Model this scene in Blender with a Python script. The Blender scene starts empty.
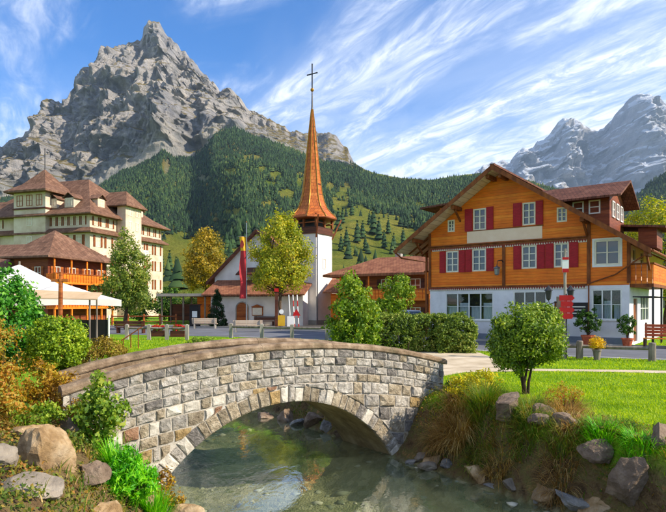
import bpy, bmesh, math, random
import numpy as np
from mathutils import Vector, Matrix
R = math.radians
RNG = np.random.default_rng(7)
random.seed(11)
SC = bpy.context.scene
COL = SC.collection

# ---------------------------------------------------------------- camera, sky, sun, exposure
FPX, CXP, HYP, CZ = 560.0, 333.0, 304.0, 2.2       # focal length and principal point measured on the photograph
cam_d = bpy.data.cameras.new('camera'); cam = bpy.data.objects.new('camera', cam_d); COL.objects.link(cam)
cam.location = (0, 0, CZ); cam.rotation_euler = (R(90), 0, 0)
cam_d.sensor_width = 36; cam_d.lens = 36 * FPX / 666; cam_d.shift_y = (HYP - 256) / 666
cam_d.clip_start = 0.1; cam_d.clip_end = 60000
SC.camera = cam
SUN_H = Vector((0.962, -0.273)); SUN_EL = R(36)
SUN_ROT = math.atan2(SUN_H.x, SUN_H.y)
sun_d = bpy.data.lights.new('sun', 'SUN'); sun_d.energy = 3.6; sun_d.angle = R(0.53); sun_d.color = (1.0, 0.90, 0.74)
sun = bpy.data.objects.new('sun', sun_d); COL.objects.link(sun); sun.location = (30, -15, 40)
sv = Vector((SUN_H.x * math.cos(SUN_EL), SUN_H.y * math.cos(SUN_EL), math.sin(SUN_EL)))
sun.rotation_euler = sv.to_track_quat('Z', 'Y').to_euler()
SC.view_settings.view_transform = 'Standard'; SC.view_settings.look = 'None'
SC.view_settings.exposure = 1.32; SC.view_settings.gamma = 1.0; SC.view_settings.use_curve_mapping = False
SC.render.engine = 'CYCLES'
SC.cycles.use_denoising = True; SC.cycles.max_bounces = 8; SC.cycles.transparent_max_bounces = 12
SC.cycles.volume_bounces = 0; SC.cycles.caustics_reflective = False; SC.cycles.caustics_refractive = False

W = bpy.data.worlds.new('World'); SC.world = W; W.use_nodes = True
def build_world():
    nt = W.node_tree; N = nt.nodes; L = nt.links; N.clear()
    def nd(t, **k):
        n = N.new(t)
        for a, b in k.items(): setattr(n, a, b)
        return n
    def math_(op, a, b=None, c=None):
        n = nd('ShaderNodeMath', operation=op)
        for i, v in enumerate((a, b, c)):
            if v is None: continue
            if isinstance(v, (int, float)): n.inputs[i].default_value = v
            else: L.new(v, n.inputs[i])
        return n.outputs[0]
    sky = nd('ShaderNodeTexSky', sky_type='NISHITA', sun_disc=False, sun_elevation=SUN_EL, sun_rotation=SUN_ROT,
             altitude=1200.0, air_density=1.0, dust_density=0.6, ozone_density=2.5)
    hs = nd('ShaderNodeHueSaturation'); hs.inputs['Saturation'].default_value = 2.3; hs.inputs['Value'].default_value = 0.54
    hs.inputs['Hue'].default_value = 0.503
    L.new(sky.outputs[0], hs.inputs['Color'])
    tint = nd('ShaderNodeMix', data_type='RGBA', blend_type='MULTIPLY'); tint.inputs['Factor'].default_value = 1.0; L.new(hs.outputs[0], tint.inputs['A']); tint.inputs['B'].default_value = (0.48, 1.02, 1.14, 1)
    tc = nd('ShaderNodeTexCoord')
    sp = nd('ShaderNodeSeparateXYZ'); L.new(tc.outputs['Generated'], sp.inputs[0])
    zz = math_('MAXIMUM', sp.outputs[2], 0.0)
    zz = math_('ADD', zz, 0.10)
    px = math_('DIVIDE', sp.outputs[0], zz); py = math_('DIVIDE', sp.outputs[1], zz)
    a = R(-31); ca, sa = math.cos(a), math.sin(a)
    # u runs along the wind, v across it
    u = math_('ADD', math_('MULTIPLY', px, sa), math_('MULTIPLY', py, ca))
    v = math_('SUBTRACT', math_('MULTIPLY', px, ca), math_('MULTIPLY', py, sa))
    def layer(su, sv_, scale, detail, rough, off, dist=0.6):
        cb = nd('ShaderNodeCombineXYZ')
        L.new(math_('MULTIPLY', u, su), cb.inputs[0]); L.new(math_('MULTIPLY', v, sv_), cb.inputs[1]); cb.inputs[2].default_value = off
        n = nd('ShaderNodeTexNoise'); n.inputs['Scale'].default_value = scale; n.inputs['Detail'].default_value = detail
        n.inputs['Roughness'].default_value = rough; n.inputs['Distortion'].default_value = dist
        L.new(cb.outputs[0], n.inputs['Vector']); return n.outputs['Fac']
    def ramp(x, lo, hi):
        m = nd('ShaderNodeMapRange', interpolation_type='SMOOTHSTEP')
        L.new(x, m.inputs['Value']); m.inputs['From Min'].default_value = lo; m.inputs['From Max'].default_value = hi
        return m.outputs[0]
    streak = ramp(layer(0.24, 1.0, 1.9, 10, 0.62, 21.7, 1.5), 0.365, 0.63)
    fine = ramp(layer(0.6, 1.5, 5.0, 9, 0.68, 3.3, 2.0), 0.34, 0.66)
    patch = ramp(layer(0.8, 0.8, 0.55, 3, 0.5, 9.2, 0.3), 0.26, 0.50)
    m = math_('MULTIPLY', streak, math_('ADD', math_('MULTIPLY', fine, 0.75), 0.25))
    m = math_('MULTIPLY', m, math_('ADD', math_('MULTIPLY', patch, 0.85), 0.15))
    low = nd('ShaderNodeMapRange', interpolation_type='SMOOTHSTEP'); L.new(sp.outputs[2], low.inputs['Value'])
    low.inputs['From Min'].default_value = 0.05; low.inputs['From Max'].default_value = 0.42
    low.inputs['To Min'].default_value = 0.62; low.inputs['To Max'].default_value = 0.0
    veil = math_('MULTIPLY', low.outputs[0], math_('ADD', math_('MULTIPLY', fine, 0.45), 0.55))
    soft = math_('MULTIPLY', ramp(layer(0.35, 0.9, 0.9, 6, 0.55, 5.3, 0.6), 0.42, 0.66), math_('ADD', math_('MULTIPLY', patch, 0.5), 0.05))
    m = math_('MINIMUM', math_('ADD', math_('ADD', math_('MULTIPLY', m, 0.9), math_('MULTIPLY', soft, 0.4)), veil), 0.95)
    mx = nd('ShaderNodeMix', data_type='RGBA'); L.new(m, mx.inputs['Factor']); L.new(tint.outputs['Result'], mx.inputs['A'])
    mx.inputs['B'].default_value = (3.7, 3.8, 4.0, 1)
    bg = nd('ShaderNodeBackground'); bg.inputs['Strength'].default_value = 0.15; L.new(mx.outputs['Result'], bg.inputs['Color'])
    o = nd('ShaderNodeOutputWorld'); L.new(bg.outputs[0], o.inputs['Surface'])
build_world()

# ---------------------------------------------------------------- helpers
def hexc(h, k=1.0):
    h = h.lstrip('#'); out = []
    for i in (0, 2, 4):
        c = int(h[i:i+2], 16) / 255
        out.append(min(1, (c / 12.92 if c <= 0.04045 else ((c + 0.055) / 1.055) ** 2.4) * k))
    return out
def tag(o, label=None, cat=None, group=None, kind=None):
    if label: o['label'] = label
    if cat: o['category'] = cat
    if group: o['group'] = group
    if kind: o['kind'] = kind
    return o
def empty(name, loc=(0, 0, 0), rz=0, label=None, cat=None, group=None):
    o = bpy.data.objects.new(name, None); COL.objects.link(o); o.empty_display_size = 0.2
    o.location = loc; o.rotation_euler = (0, 0, rz); return tag(o, label, cat, group)
def link(name, me, parent=None, loc=None, rz=None):
    o = bpy.data.objects.new(name, me); COL.objects.link(o)
    if parent is not None: o.parent = parent
    if loc is not None: o.location = loc
    if rz is not None: o.rotation_euler = (0, 0, rz)
    return o
def np_mesh(name, V, F, mat, smooth=False):
    """V (n,3) array, F (m,k) int array: one mesh made quickly."""
    me = bpy.data.meshes.new(name); V = np.asarray(V, np.float32); F = np.asarray(F, np.int32)
    me.vertices.add(len(V)); me.vertices.foreach_set('co', V.ravel())
    k = F.shape[1]; me.loops.add(F.size); me.loops.foreach_set('vertex_index', F.ravel())
    me.polygons.add(len(F)); me.polygons.foreach_set('loop_start', np.arange(0, F.size, k, dtype=np.int32))
    me.polygons.foreach_set('loop_total', np.full(len(F), k, np.int32))
    if smooth: me.polygons.foreach_set('use_smooth', np.ones(len(F), bool))
    me.update(calc_edges=True); me.validate()
    if mat: me.materials.append(mat)
    return me
class MB:
    def __init__(s): s.v = []; s.f = []
    def add(s, vs, fs):
        b = len(s.v); s.v += [tuple(p) for p in vs]; s.f += [tuple(b + i for i in f) for f in fs]; return s
    def box(s, x0, x1, y0, y1, z0, z1):
        return s.add([(x0,y0,z0),(x1,y0,z0),(x1,y1,z0),(x0,y1,z0),(x0,y0,z1),(x1,y0,z1),(x1,y1,z1),(x0,y1,z1)],
                     [(0,3,2,1),(4,5,6,7),(0,1,5,4),(1,2,6,5),(2,3,7,6),(3,0,4,7)])
    def bar(s, a, b, w, h, up=(0, 0, 1)):
        a = Vector(a); b = Vector(b); d = (b - a).normalized(); u = Vector(up)
        if abs(d.dot(u)) > 0.98: u = Vector((1, 0, 0))
        r = d.cross(u).normalized(); u = r.cross(d).normalized()
        vs = [p + r * i * w / 2 + u * j * h / 2 for p in (a, b) for i, j in ((-1,-1),(1,-1),(1,1),(-1,1))]
        return s.add(vs, [(3,2,1,0),(4,5,6,7),(0,1,5,4),(1,2,6,5),(2,3,7,6),(3,0,4,7)])
    def poly(s, pts): return s.add(pts, [tuple(range(len(pts)))])
    def slab(s, pts, off):
        """polygon extruded by the vector off"""
        n = len(pts); o = Vector(off); b = [Vector(p) + o for p in pts]
        return s.add(list(pts) + b, [tuple(range(n)), tuple(range(2*n-1, n-1, -1))] + [(i, n+i, n+(i+1) % n, (i+1) % n) for i in range(n)])
    def tube(s, pts, rad, n=8, cap=True):
        pts = [Vector(p) for p in pts]
        if isinstance(rad, (int, float)): rad = [rad] * len(pts)
        vs = []; fs = []; ref = Vector((0.31, 0.17, 0.93)).normalized()
        for i, p in enumerate(pts):
            d = (pts[min(i+1, len(pts)-1)] - pts[max(i-1, 0)]).normalized()
            a = d.cross(ref)
            if a.length < 1e-3: a = d.cross(Vector((1, 0, 0)))
            a.normalize(); b = d.cross(a)
            for k in range(n):
                t = 2 * math.pi * k / n; vs.append(p + (a * math.cos(t) + b * math.sin(t)) * rad[i])
        for i in range(len(pts) - 1):
            for k in range(n): fs.append((i*n+k, i*n+(k+1) % n, (i+1)*n+(k+1) % n, (i+1)*n+k))
        if cap: fs += [tuple(range(n-1, -1, -1)), tuple((len(pts)-1)*n+k for k in range(n))]
        return s.add(vs, fs)
    def lathe(s, prof, n=16, c=(0, 0, 0), ph=0.0):
        vs = []; fs = []
        for r, z in prof:
            for k in range(n):
                t = 2 * math.pi * k / n + ph; vs.append((c[0] + r * math.cos(t), c[1] + r * math.sin(t), c[2] + z))
        m = len(prof)
        for i in range(m - 1):
            for k in range(n): fs.append((i*n+k, i*n+(k+1) % n, (i+1)*n+(k+1) % n, (i+1)*n+k))
        fs += [tuple(range(n-1, -1, -1)), tuple((m-1)*n+k for k in range(n))]
        return s.add(vs, fs)
    def mesh(s, name, mat, smooth=False, fix=True):
        me = bpy.data.meshes.new(name); me.from_pydata(s.v, [], s.f)
        if fix:
            bm = bmesh.new(); bm.from_mesh(me); bmesh.ops.recalc_face_normals(bm, faces=bm.faces); bm.to_mesh(me); bm.free()
        if smooth: me.polygons.foreach_set('use_smooth', np.ones(len(me.polygons), bool))
        if mat: me.materials.append(mat)
        me.update(); return me
    def build(s, name, mat, parent=None, loc=None, rz=None, smooth=False):
        return link(name, s.mesh(name, mat, smooth), parent, loc, rz)

# vectorised gradient noise
_P = np.random.default_rng(3).permutation(256); _P = np.concatenate([_P, _P, _P])
_G = np.random.default_rng(5).normal(size=(256, 3)); _G /= np.linalg.norm(_G, axis=1)[:, None]
def perlin(p):
    p = np.asarray(p, float); i = np.floor(p).astype(int); f = p - i; i &= 255
    w = f * f * f * (f * (f * 6 - 15) + 10); out = 0
    for dx in (0, 1):
        for dy in (0, 1):
            for dz in (0, 1):
                h = _P[_P[_P[(i[..., 0] + dx) & 255] + ((i[..., 1] + dy) & 255)] + ((i[..., 2] + dz) & 255)]
                g = _G[h]; d = f - np.array([dx, dy, dz])
                k = (w[..., 0] if dx else 1 - w[..., 0]) * (w[..., 1] if dy else 1 - w[..., 1]) * (w[..., 2] if dz else 1 - w[..., 2])
                out = out + k * (g * d).sum(-1)
    return out * 1.5
def fbm(p, o=5, lac=2.03, gain=0.5):
    a = 1.0; s = 0; p = np.asarray(p, float)
    for k in range(o): s = s + a * perlin(p + 17.3 * k); p = p * lac; a *= gain
    return s
def ridged(p, o=5, lac=2.1, gain=0.55):
    a = 1.0; s = 0; w = 1.0; p = np.asarray(p, float)
    for k in range(o):
        n = (1 - np.abs(perlin(p + 9.1 * k))) ** 2 * w; s = s + a * n; w = np.clip(n * 1.6, 0, 1); p = p * lac; a *= gain
    return s

# ---------------------------------------------------------------- materials
MATS = {}
def new_mat(name):
    m = bpy.data.materials.new(name); m.use_nodes = True; nt = m.node_tree; nt.nodes.clear()
    out = nt.nodes.new('ShaderNodeOutputMaterial'); return m, nt, out
def nnode(nt, t, ins=None, **k):
    n = nt.nodes.new(t)
    for a, b in k.items(): setattr(n, a, b)
    for a, b in (ins or {}).items():
        if isinstance(b, bpy.types.NodeSocket): nt.links.new(b, n.inputs[a])
        else: n.inputs[a].default_value = b
    return n
def c4(c): return (c[0], c[1], c[2], 1)
def ramp_node(nt, fac, stops):
    r = nt.nodes.new('ShaderNodeValToRGB'); nt.links.new(fac, r.inputs[0]); e = r.color_ramp.elements
    while len(e) < len(stops): e.new(0.5)
    for i, (p, c) in enumerate(stops): e[i].position = p; e[i].color = c4(c)
    return r
def pmat(name, cols, scale=3.0, rough=0.8, bump=0.0, bscale=None, spec=0.3, detail=6, metal=0.0, coord='Object', stretch=(1, 1, 1), rand=0.0, contrast=(0.3, 0.7), dirt=None, bdist=0.02):
    """noise-mottled surface: cols is a list of colours from dark to light; rand varies it a little from object to object"""
    m, nt, out = new_mat(name); tc = nnode(nt, 'ShaderNodeTexCoord')
    mp = nnode(nt, 'ShaderNodeMapping', {'Vector': tc.outputs[coord], 'Scale': stretch})
    vec = mp.outputs[0]
    n = nnode(nt, 'ShaderNodeTexNoise', {'Vector': vec, 'Scale': scale, 'Detail': detail, 'Roughness': 0.6})
    lo, hi = contrast; k = len(cols)
    r = ramp_node(nt, n.outputs['Fac'], [(lo + (hi - lo) * i / max(1, k - 1), c) for i, c in enumerate(cols)])
    col = r.outputs[0]
    if dirt:
        n2 = nnode(nt, 'ShaderNodeTexNoise', {'Vector': vec, 'Scale': scale * 0.35, 'Detail': 8, 'Roughness': 0.7})
        mr = nnode(nt, 'ShaderNodeMapRange', {'Value': n2.outputs['Fac'], 'From Min': 0.5, 'From Max': 0.72})
        mr.inputs['To Max'].default_value = 0.8
        mx = nnode(nt, 'ShaderNodeMix', {'Factor': mr.outputs[0], 'A': col, 'B': c4(dirt)}, data_type='RGBA'); col = mx.outputs['Result']
    if rand:
        oi = nnode(nt, 'ShaderNodeObjectInfo'); mr = nnode(nt, 'ShaderNodeMapRange', {'Value': oi.outputs['Random'], 'To Min': 1 - rand, 'To Max': 1 + rand})
        hs = nnode(nt, 'ShaderNodeHueSaturation', {'Color': col, 'Value': mr.outputs[0]}); col = hs.outputs[0]
    b = nnode(nt, 'ShaderNodeBsdfPrincipled', {'Base Color': col, 'Roughness': rough, 'Specular IOR Level': spec, 'Metallic': metal})
    if bump:
        n3 = nnode(nt, 'ShaderNodeTexNoise', {'Vector': vec, 'Scale': bscale or scale * 4, 'Detail': 8, 'Roughness': 0.65})
        bp = nnode(nt, 'ShaderNodeBump', {'Height': n3.outputs['Fac'], 'Strength': bump, 'Distance': bdist}); nt.links.new(bp.outputs[0], b.inputs['Normal'])
    nt.links.new(b.outputs[0], out.inputs[0]); MATS[name] = m; return m
def plank_mat(name, cols, board=0.16, axis=2, rough=0.6, gap=hexc('7a4014'), bump=0.35):
    m, nt, out = new_mat(name); tc = nnode(nt, 'ShaderNodeTexCoord'); sp = nnode(nt, 'ShaderNodeSeparateXYZ', {0: tc.outputs['Object']})
    v = nnode(nt, 'ShaderNodeMath', {0: sp.outputs[axis], 1: 1 / board}, operation='MULTIPLY')
    fr = nnode(nt, 'ShaderNodeMath', {0: v.outputs[0]}, operation='FRACT'); fl = nnode(nt, 'ShaderNodeMath', {0: v.outputs[0]}, operation='FLOOR')
    wn = nnode(nt, 'ShaderNodeTexWhiteNoise', {'W': fl.outputs[0]}, noise_dimensions='1D')
    st = [7.0, 7.0, 7.0]
    for i in range(3):
        if i != axis: st[i] = 0.6
    mp = nnode(nt, 'ShaderNodeMapping', {'Vector': tc.outputs['Object'], 'Scale': st})
    n = nnode(nt, 'ShaderNodeTexNoise', {'Vector': mp.outputs[0], 'Scale': 2.2, 'Detail': 7, 'Roughness': 0.65})
    ad = nnode(nt, 'ShaderNodeMath', {0: wn.outputs['Value'], 1: 0.35, 2: n.outputs['Fac']}, operation='MULTIPLY_ADD')
    sb = nnode(nt, 'ShaderNodeMath', {0: ad.outputs[0], 1: 0.17}, operation='SUBTRACT')
    k = len(cols); r = ramp_node(nt, sb.outputs[0], [(0.28 + 0.44 * i / (k - 1), c) for i, c in enumerate(cols)])
    wx = nnode(nt, 'ShaderNodeTexNoise', {'Vector': tc.outputs['Object'], 'Scale': 0.7, 'Detail': 6, 'Roughness': 0.65}); wv = nnode(nt, 'ShaderNodeMapRange', {'Value': wx.outputs['Fac'], 'From Min': 0.35, 'From Max': 0.65, 'To Min': 0.82, 'To Max': 1.1})
    r = nnode(nt, 'ShaderNodeHueSaturation', {'Color': r.outputs[0], 'Value': wv.outputs[0]})
    ed = nnode(nt, 'ShaderNodeMapRange', {'Value': fr.outputs[0], 'From Min': 0.0, 'From Max': 0.09})
    mx = nnode(nt, 'ShaderNodeMix', {'Factor': ed.outputs[0], 'A': c4(gap), 'B': r.outputs[0]}, data_type='RGBA')
    b = nnode(nt, 'ShaderNodeBsdfPrincipled', {'Base Color': mx.outputs['Result'], 'Roughness': rough, 'Specular IOR Level': 0.3})
    bp = nnode(nt, 'ShaderNodeBump', {'Height': ed.outputs[0], 'Strength': bump, 'Distance': 0.02}); nt.links.new(bp.outputs[0], b.inputs['Normal'])
    nt.links.new(b.outputs[0], out.inputs[0]); MATS[name] = m; return m
def tile_mat(name, cols, tw=0.22, th=0.28, axis_u=0, axis_v=1, rough=0.8):
    """roof tiles too small to pick apart: courses and joints as fine relief"""
    m, nt, out = new_mat(name); tc = nnode(nt, 'ShaderNodeTexCoord'); sp = nnode(nt, 'ShaderNodeSeparateXYZ', {0: tc.outputs['Object']})
    cb = nnode(nt, 'ShaderNodeCombineXYZ', {0: sp.outputs[axis_u], 1: sp.outputs[axis_v]})
    br = nnode(nt, 'ShaderNodeTexBrick', {'Vector': cb.outputs[0], 'Color1': c4((0, 0, 0)), 'Color2': c4((1, 1, 1)), 'Mortar': c4((0.5, 0.5, 0.5)), 'Scale': 1.0, 'Mortar Size': 0.012, 'Brick Width': tw, 'Row Height': th, 'Bias': 0.0})
    n = nnode(nt, 'ShaderNodeTexNoise', {'Vector': tc.outputs['Object'], 'Scale': 1.1, 'Detail': 9, 'Roughness': 0.7})
    a = nnode(nt, 'ShaderNodeMath', {0: br.outputs['Color'], 1: 0.22, 2: n.outputs['Fac']}, operation='MULTIPLY_ADD')
    k = len(cols); r = ramp_node(nt, a.outputs[0], [(0.36 + 0.5 * i / (k - 1), c) for i, c in enumerate(cols)])
    mx = nnode(nt, 'ShaderNodeMix', {'Factor': br.outputs['Fac'], 'A': r.outputs[0], 'B': c4([x * 0.35 for x in cols[0]])}, data_type='RGBA')
    b = nnode(nt, 'ShaderNodeBsdfPrincipled', {'Base Color': mx.outputs['Result'], 'Roughness': rough, 'Specular IOR Level': 0.25})
    fv = nnode(nt, 'ShaderNodeMath', {0: sp.outputs[axis_v], 1: 1 / th}, operation='MULTIPLY'); fr = nnode(nt, 'ShaderNodeMath', {0: fv.outputs[0]}, operation='FRACT')
    bp = nnode(nt, 'ShaderNodeBump', {'Height': fr.outputs[0], 'Strength': 0.6, 'Distance': 0.05}); nt.links.new(bp.outputs[0], b.inputs['Normal'])
    nt.links.new(b.outputs[0], out.inputs[0]); MATS[name] = m; return m
def leaf_mat(name, cols, trans=0.35, rough=0.5, clump=0.6):
    m, nt, out = new_mat(name); g = nnode(nt, 'ShaderNodeNewGeometry'); tc = nnode(nt, 'ShaderNodeTexCoord')
    n = nnode(nt, 'ShaderNodeTexNoise', {'Vector': tc.outputs['Object'], 'Scale': clump, 'Detail': 3})
    a = nnode(nt, 'ShaderNodeMath', {0: g.outputs['Random Per Island'], 1: 0.55, 2: 0.0}, operation='MULTIPLY_ADD')
    s = nnode(nt, 'ShaderNodeMath', {0: n.outputs['Fac'], 1: 0.9, 2: a.outputs[0]}, operation='MULTIPLY_ADD')
    k = len(cols); r = ramp_node(nt, s.outputs[0], [(0.35 + 0.75 * i / (k - 1) if k > 1 else 0.5, c) for i, c in enumerate(cols)])
    d = nnode(nt, 'ShaderNodeBsdfPrincipled', {'Base Color': r.outputs[0], 'Roughness': rough, 'Specular IOR Level': 0.25})
    hs = nnode(nt, 'ShaderNodeHueSaturation', {'Color': r.outputs[0], 'Saturation': 1.1, 'Value': 1.5})
    t = nnode(nt, 'ShaderNodeBsdfTranslucent', {'Color': hs.outputs[0]})
    x = nnode(nt, 'ShaderNodeMixShader', {0: trans, 1: d.outputs[0], 2: t.outputs[0]})
    nt.links.new(x.outputs[0], out.inputs[0]); MATS[name] = m; return m

# colours read off the things themselves
pmat('white_stucco', [hexc('cfcdd0'), hexc('dddadc'), hexc('e6e3e3')], 1.2, 0.9, 0.15, 30, dirt=hexc('c2bdbc'))
pmat('church_white', [hexc('cfc8c2'), hexc('dcd6d0'), hexc('e6e1db')], 0.9, 0.9, 0.1, 20)
pmat('cream_wall', [hexc('b8a088'), hexc('cdb8a0'), hexc('dac9b4')], 0.5, 0.9)
plank_mat('orange_timber', [hexc('dc6610'), hexc('ea7a1a'), hexc('f4902a')], 0.17)
plank_mat('brown_timber', [hexc('7a3a14'), hexc('97501f'), hexc('b3672c')], 0.2)
plank_mat('dark_timber', [hexc('3c1f12'), hexc('50291a'), hexc('63361f')], 0.2)
plank_mat('red_timber', [hexc('5e2a18'), hexc('7c3e22'), hexc('92502e')], 0.2)
plank_mat('soffit_boards', [hexc('d0b898'), hexc('e0ccb0'), hexc('ecdcc4')], 0.30, 0, gap=hexc('7a6048'))
pmat('beam_brown', [hexc('5a2d12'), hexc('7c421b'), hexc('945424')], 4, 0.7, 0.2, stretch=(1, 1, 0.4))
pmat('crimson_shutter', [hexc('860c18'), hexc('a0141e'), hexc('b41c26')], 5, 0.55, stretch=(1, 1, 6))
pmat('white_paint', [hexc('d8d6d0'), hexc('e8e6e0')], 4, 0.5)
pmat('cream_paint', [hexc('d8cfbb'), hexc('e6dfcd')], 4, 0.6)
pmat('panel_paint', [hexc('e4c4a8'), hexc('ecd0b8')], 2, 0.7)
pmat('trim_red', [hexc('7c2a20'), hexc('94352a')], 6, 0.6)
pmat('dark_metal', [hexc('1e1d1f'), hexc('2d2c2e')], 6, 0.45, spec=0.5)
pmat('steel', [hexc('7d8084'), hexc('93969a')], 6, 0.4, metal=0.7)
pmat('red_paint', [hexc('b01416'), hexc('c22020')], 3, 0.5)
pmat('white_sign', [hexc('e6e4de'), hexc('f0efea')], 3, 0.5)
pmat('yellow_sign', [hexc('c99a1c'), hexc('dbb030')], 3, 0.5)
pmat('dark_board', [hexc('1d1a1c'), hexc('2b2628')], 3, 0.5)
pmat('terracotta', [hexc('9c4428'), hexc('b65a38'), hexc('c4704c')], 6, 0.85, 0.2)
pmat('grey_wood', [hexc('5d5348'), hexc('7d7266'), hexc('978b7c')], 5, 0.85, 0.4, stretch=(1, 1, 0.3), rand=0.15)
pmat('pale_post', [hexc('7c756a'), hexc('989084'), hexc('aea698')], 5, 0.85, 0.3, stretch=(1, 1, 0.3), rand=0.1)
pmat('bark', [hexc('2e241a'), hexc('4b3b2b'), hexc('655340')], 6, 0.9, 0.8, 14, stretch=(1, 1, 0.3), bdist=0.03)
pmat('canvas_white', [hexc('c4beb6'), hexc('d2cdc6')], 1.5, 0.85)
pmat('canvas_tan', [hexc('b89a74'), hexc('cbb08b')], 2, 0.85)
pmat('concrete', [hexc('8d8880'), hexc('a39e95')], 2, 0.9, 0.2)
pmat('soil', [hexc('2c2016'), hexc('44331f')], 8, 1.0, 0.6)
pmat('banner_red', [hexc('a0262a'), hexc('b43034')], 3, 0.7)
pmat('banner_yellow', [hexc('d69a16'), hexc('e6b02a')], 3, 0.7)
pmat('gold', [hexc('9a6a24'), hexc('c08c38')], 4, 0.35, metal=0.7)
pmat('curtain', [hexc('b8bcc4'), hexc('d6d9de')], 3, 0.9, stretch=(6, 1, 0.5))
tile_mat('chalet_tiles', [hexc('4a2c22'), hexc('6b4232'), hexc('7f5644')])
tile_mat('hotel_tiles', [hexc('563c2c'), hexc('745340'), hexc('8c6a54')], 0.35, 0.42)
tile_mat('church_tiles', [hexc('6b3d28'), hexc('8e5a40'), hexc('a5714f')], 0.3, 0.34)
tile_mat('spire_shingles', [hexc('94481a'), hexc('b86226'), hexc('cc7c3a')], 0.3, 0.36, 0, 2, 0.5)
def schlick(nt, f0, normal=None):
    """surface reflectance that is the same from both sides of a thin sheet"""
    g = nnode(nt, 'ShaderNodeNewGeometry'); d = nnode(nt, 'ShaderNodeVectorMath', {0: g.outputs['Incoming'], 1: normal if normal is not None else g.outputs['Normal']}, operation='DOT_PRODUCT')
    a = nnode(nt, 'ShaderNodeMath', {0: d.outputs['Value']}, operation='ABSOLUTE'); b = nnode(nt, 'ShaderNodeMath', {0: 1.0, 1: a.outputs[0]}, operation='SUBTRACT', use_clamp=True)
    p = nnode(nt, 'ShaderNodeMath', {0: b.outputs[0], 1: 5.0}, operation='POWER'); return nnode(nt, 'ShaderNodeMath', {0: p.outputs[0], 1: 1 - f0, 2: f0}, operation='MULTIPLY_ADD')
def glass_mat():
    m, nt, out = new_mat('window_glass')
    b = nnode(nt, 'ShaderNodeBsdfPrincipled', {'Base Color': c4(hexc('3a4048')), 'Roughness': 0.04, 'Specular IOR Level': 0.9})
    n = nnode(nt, 'ShaderNodeTexNoise', {'Scale': 0.8}); bp = nnode(nt, 'ShaderNodeBump', {'Height': n.outputs['Fac'], 'Strength': 0.06, 'Distance': 0.1}); nt.links.new(bp.outputs[0], b.inputs['Normal'])
    nt.links.new(b.outputs[0], out.inputs[0]); MATS['window_glass'] = m
    m, nt, out = new_mat('clear_glass'); lw = schlick(nt, 0.04)
    g = nnode(nt, 'ShaderNodeBsdfGlossy', {'Roughness': 0.03}); t = nnode(nt, 'ShaderNodeBsdfTransparent', {'Color': (0.86, 0.9, 0.9, 1)})
    x = nnode(nt, 'ShaderNodeMixShader', {0: lw.outputs[0], 1: t.outputs[0], 2: g.outputs[0]}); nt.links.new(x.outputs[0], out.inputs[0]); MATS['clear_glass'] = m
glass_mat()
M = MATS
# ---------------------------------------------------------------- ground, river, road
WZ = -1.35
RIV_L = np.array([(-2.4, -30), (-2.2, 3), (-2.3, 7), (-2.6, 9.0), (-3.25, 9.72), (-4.41, 11.35), (-4.45, 13.5), (-5.6, 17), (-11, 20.2), (-20, 22), (-60, 24)], float)
RIV_R = np.array([(9, -30), (7, 3), (5.3, 7), (4.3, 9.0), (3.52, 10.0), (2.3, 11.75), (1.42, 13.06), (0.26, 14.69), (-1.3, 17.2), (-3.2, 20.3), (-8, 23.6), (-20, 25.8), (-60, 28)], float)
RIV = np.vstack([RIV_L, RIV_R[::-1]])
def river_d(x, y):
    """signed distance to the shoreline, positive on land"""
    x = np.asarray(x, float); y = np.asarray(y, float); best = np.full(x.shape, 1e9); ins = np.zeros(x.shape, bool); n = len(RIV)
    for i in range(n):
        a = RIV[i]; b = RIV[(i + 1) % n]; ab = b - a
        t = np.clip(((x - a[0]) * ab[0] + (y - a[1]) * ab[1]) / (ab @ ab), 0, 1)
        best = np.minimum(best, np.hypot(x - a[0] - t * ab[0], y - a[1] - t * ab[1]))
        c = (a[1] > y) != (b[1] > y)
        with np.errstate(divide='ignore', invalid='ignore'):
            xi = (b[0] - a[0]) * (y - a[1]) / (b[1] - a[1] + 1e-12) + a[0]
        ins ^= c & (x < xi)
    return np.where(ins, -best, best)
def sstep(t): t = np.clip(t, 0, 1); return t * t * (3 - 2 * t)
def ground_z(x, y, d=None):
    x = np.asarray(x, float); y = np.asarray(y, float)
    if d is None: d = river_d(x, y)
    p = np.stack([x * 0.9, y * 0.9, x * 0 + 4.0], -1); n = perlin(p); n2 = perlin(p * 3.1)
    bw = 1.25 - 0.5 * sstep((x - 2.6) / 1.0) + 0.25 * n
    up = sstep((d + 0.1) / bw)
    z = WZ - 0.02 + (-WZ + 0.02) * up + (0.12 * n2 + 0.10 * n) * (1 - sstep((d - 1.2) / 1.2)) * sstep((d + 0.6) / 1.0)
    z = np.where(d < -0.1, WZ - 0.02 - 0.6 * sstep((-d - 0.1) / 1.6) + 0.06 * n2, z)
    hump = 0.55 * np.exp(-((x + 5.6) / 1.9) ** 2 - ((y - 7.2) / 1.9) ** 2) + 0.35 * np.exp(-((x + 7.5) / 2.5) ** 2 - ((y - 11) / 2.5) ** 2)
    return z + hump * up
def gz(x, y): return float(ground_z(np.array([x]), np.array([y]))[0])
def axis_pts(lo, hi, step, far_lo, far_hi, g=1.22):
    c = list(np.arange(lo, hi, step)); s = step; a = c[0]; left = []
    while a > far_lo: s *= g; a -= s; left.append(a)
    s = step; b = c[-1]; right = []
    while b < far_hi: s *= g; b += s; right.append(b)
    return np.array(left[::-1] + c + right)
def grid_faces(nr, nc):
    i = np.arange(nr - 1)[:, None] * nc + np.arange(nc - 1)[None]
    return np.stack([i, i + 1, i + nc + 1, i + nc], -1).reshape(-1, 4)
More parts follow.
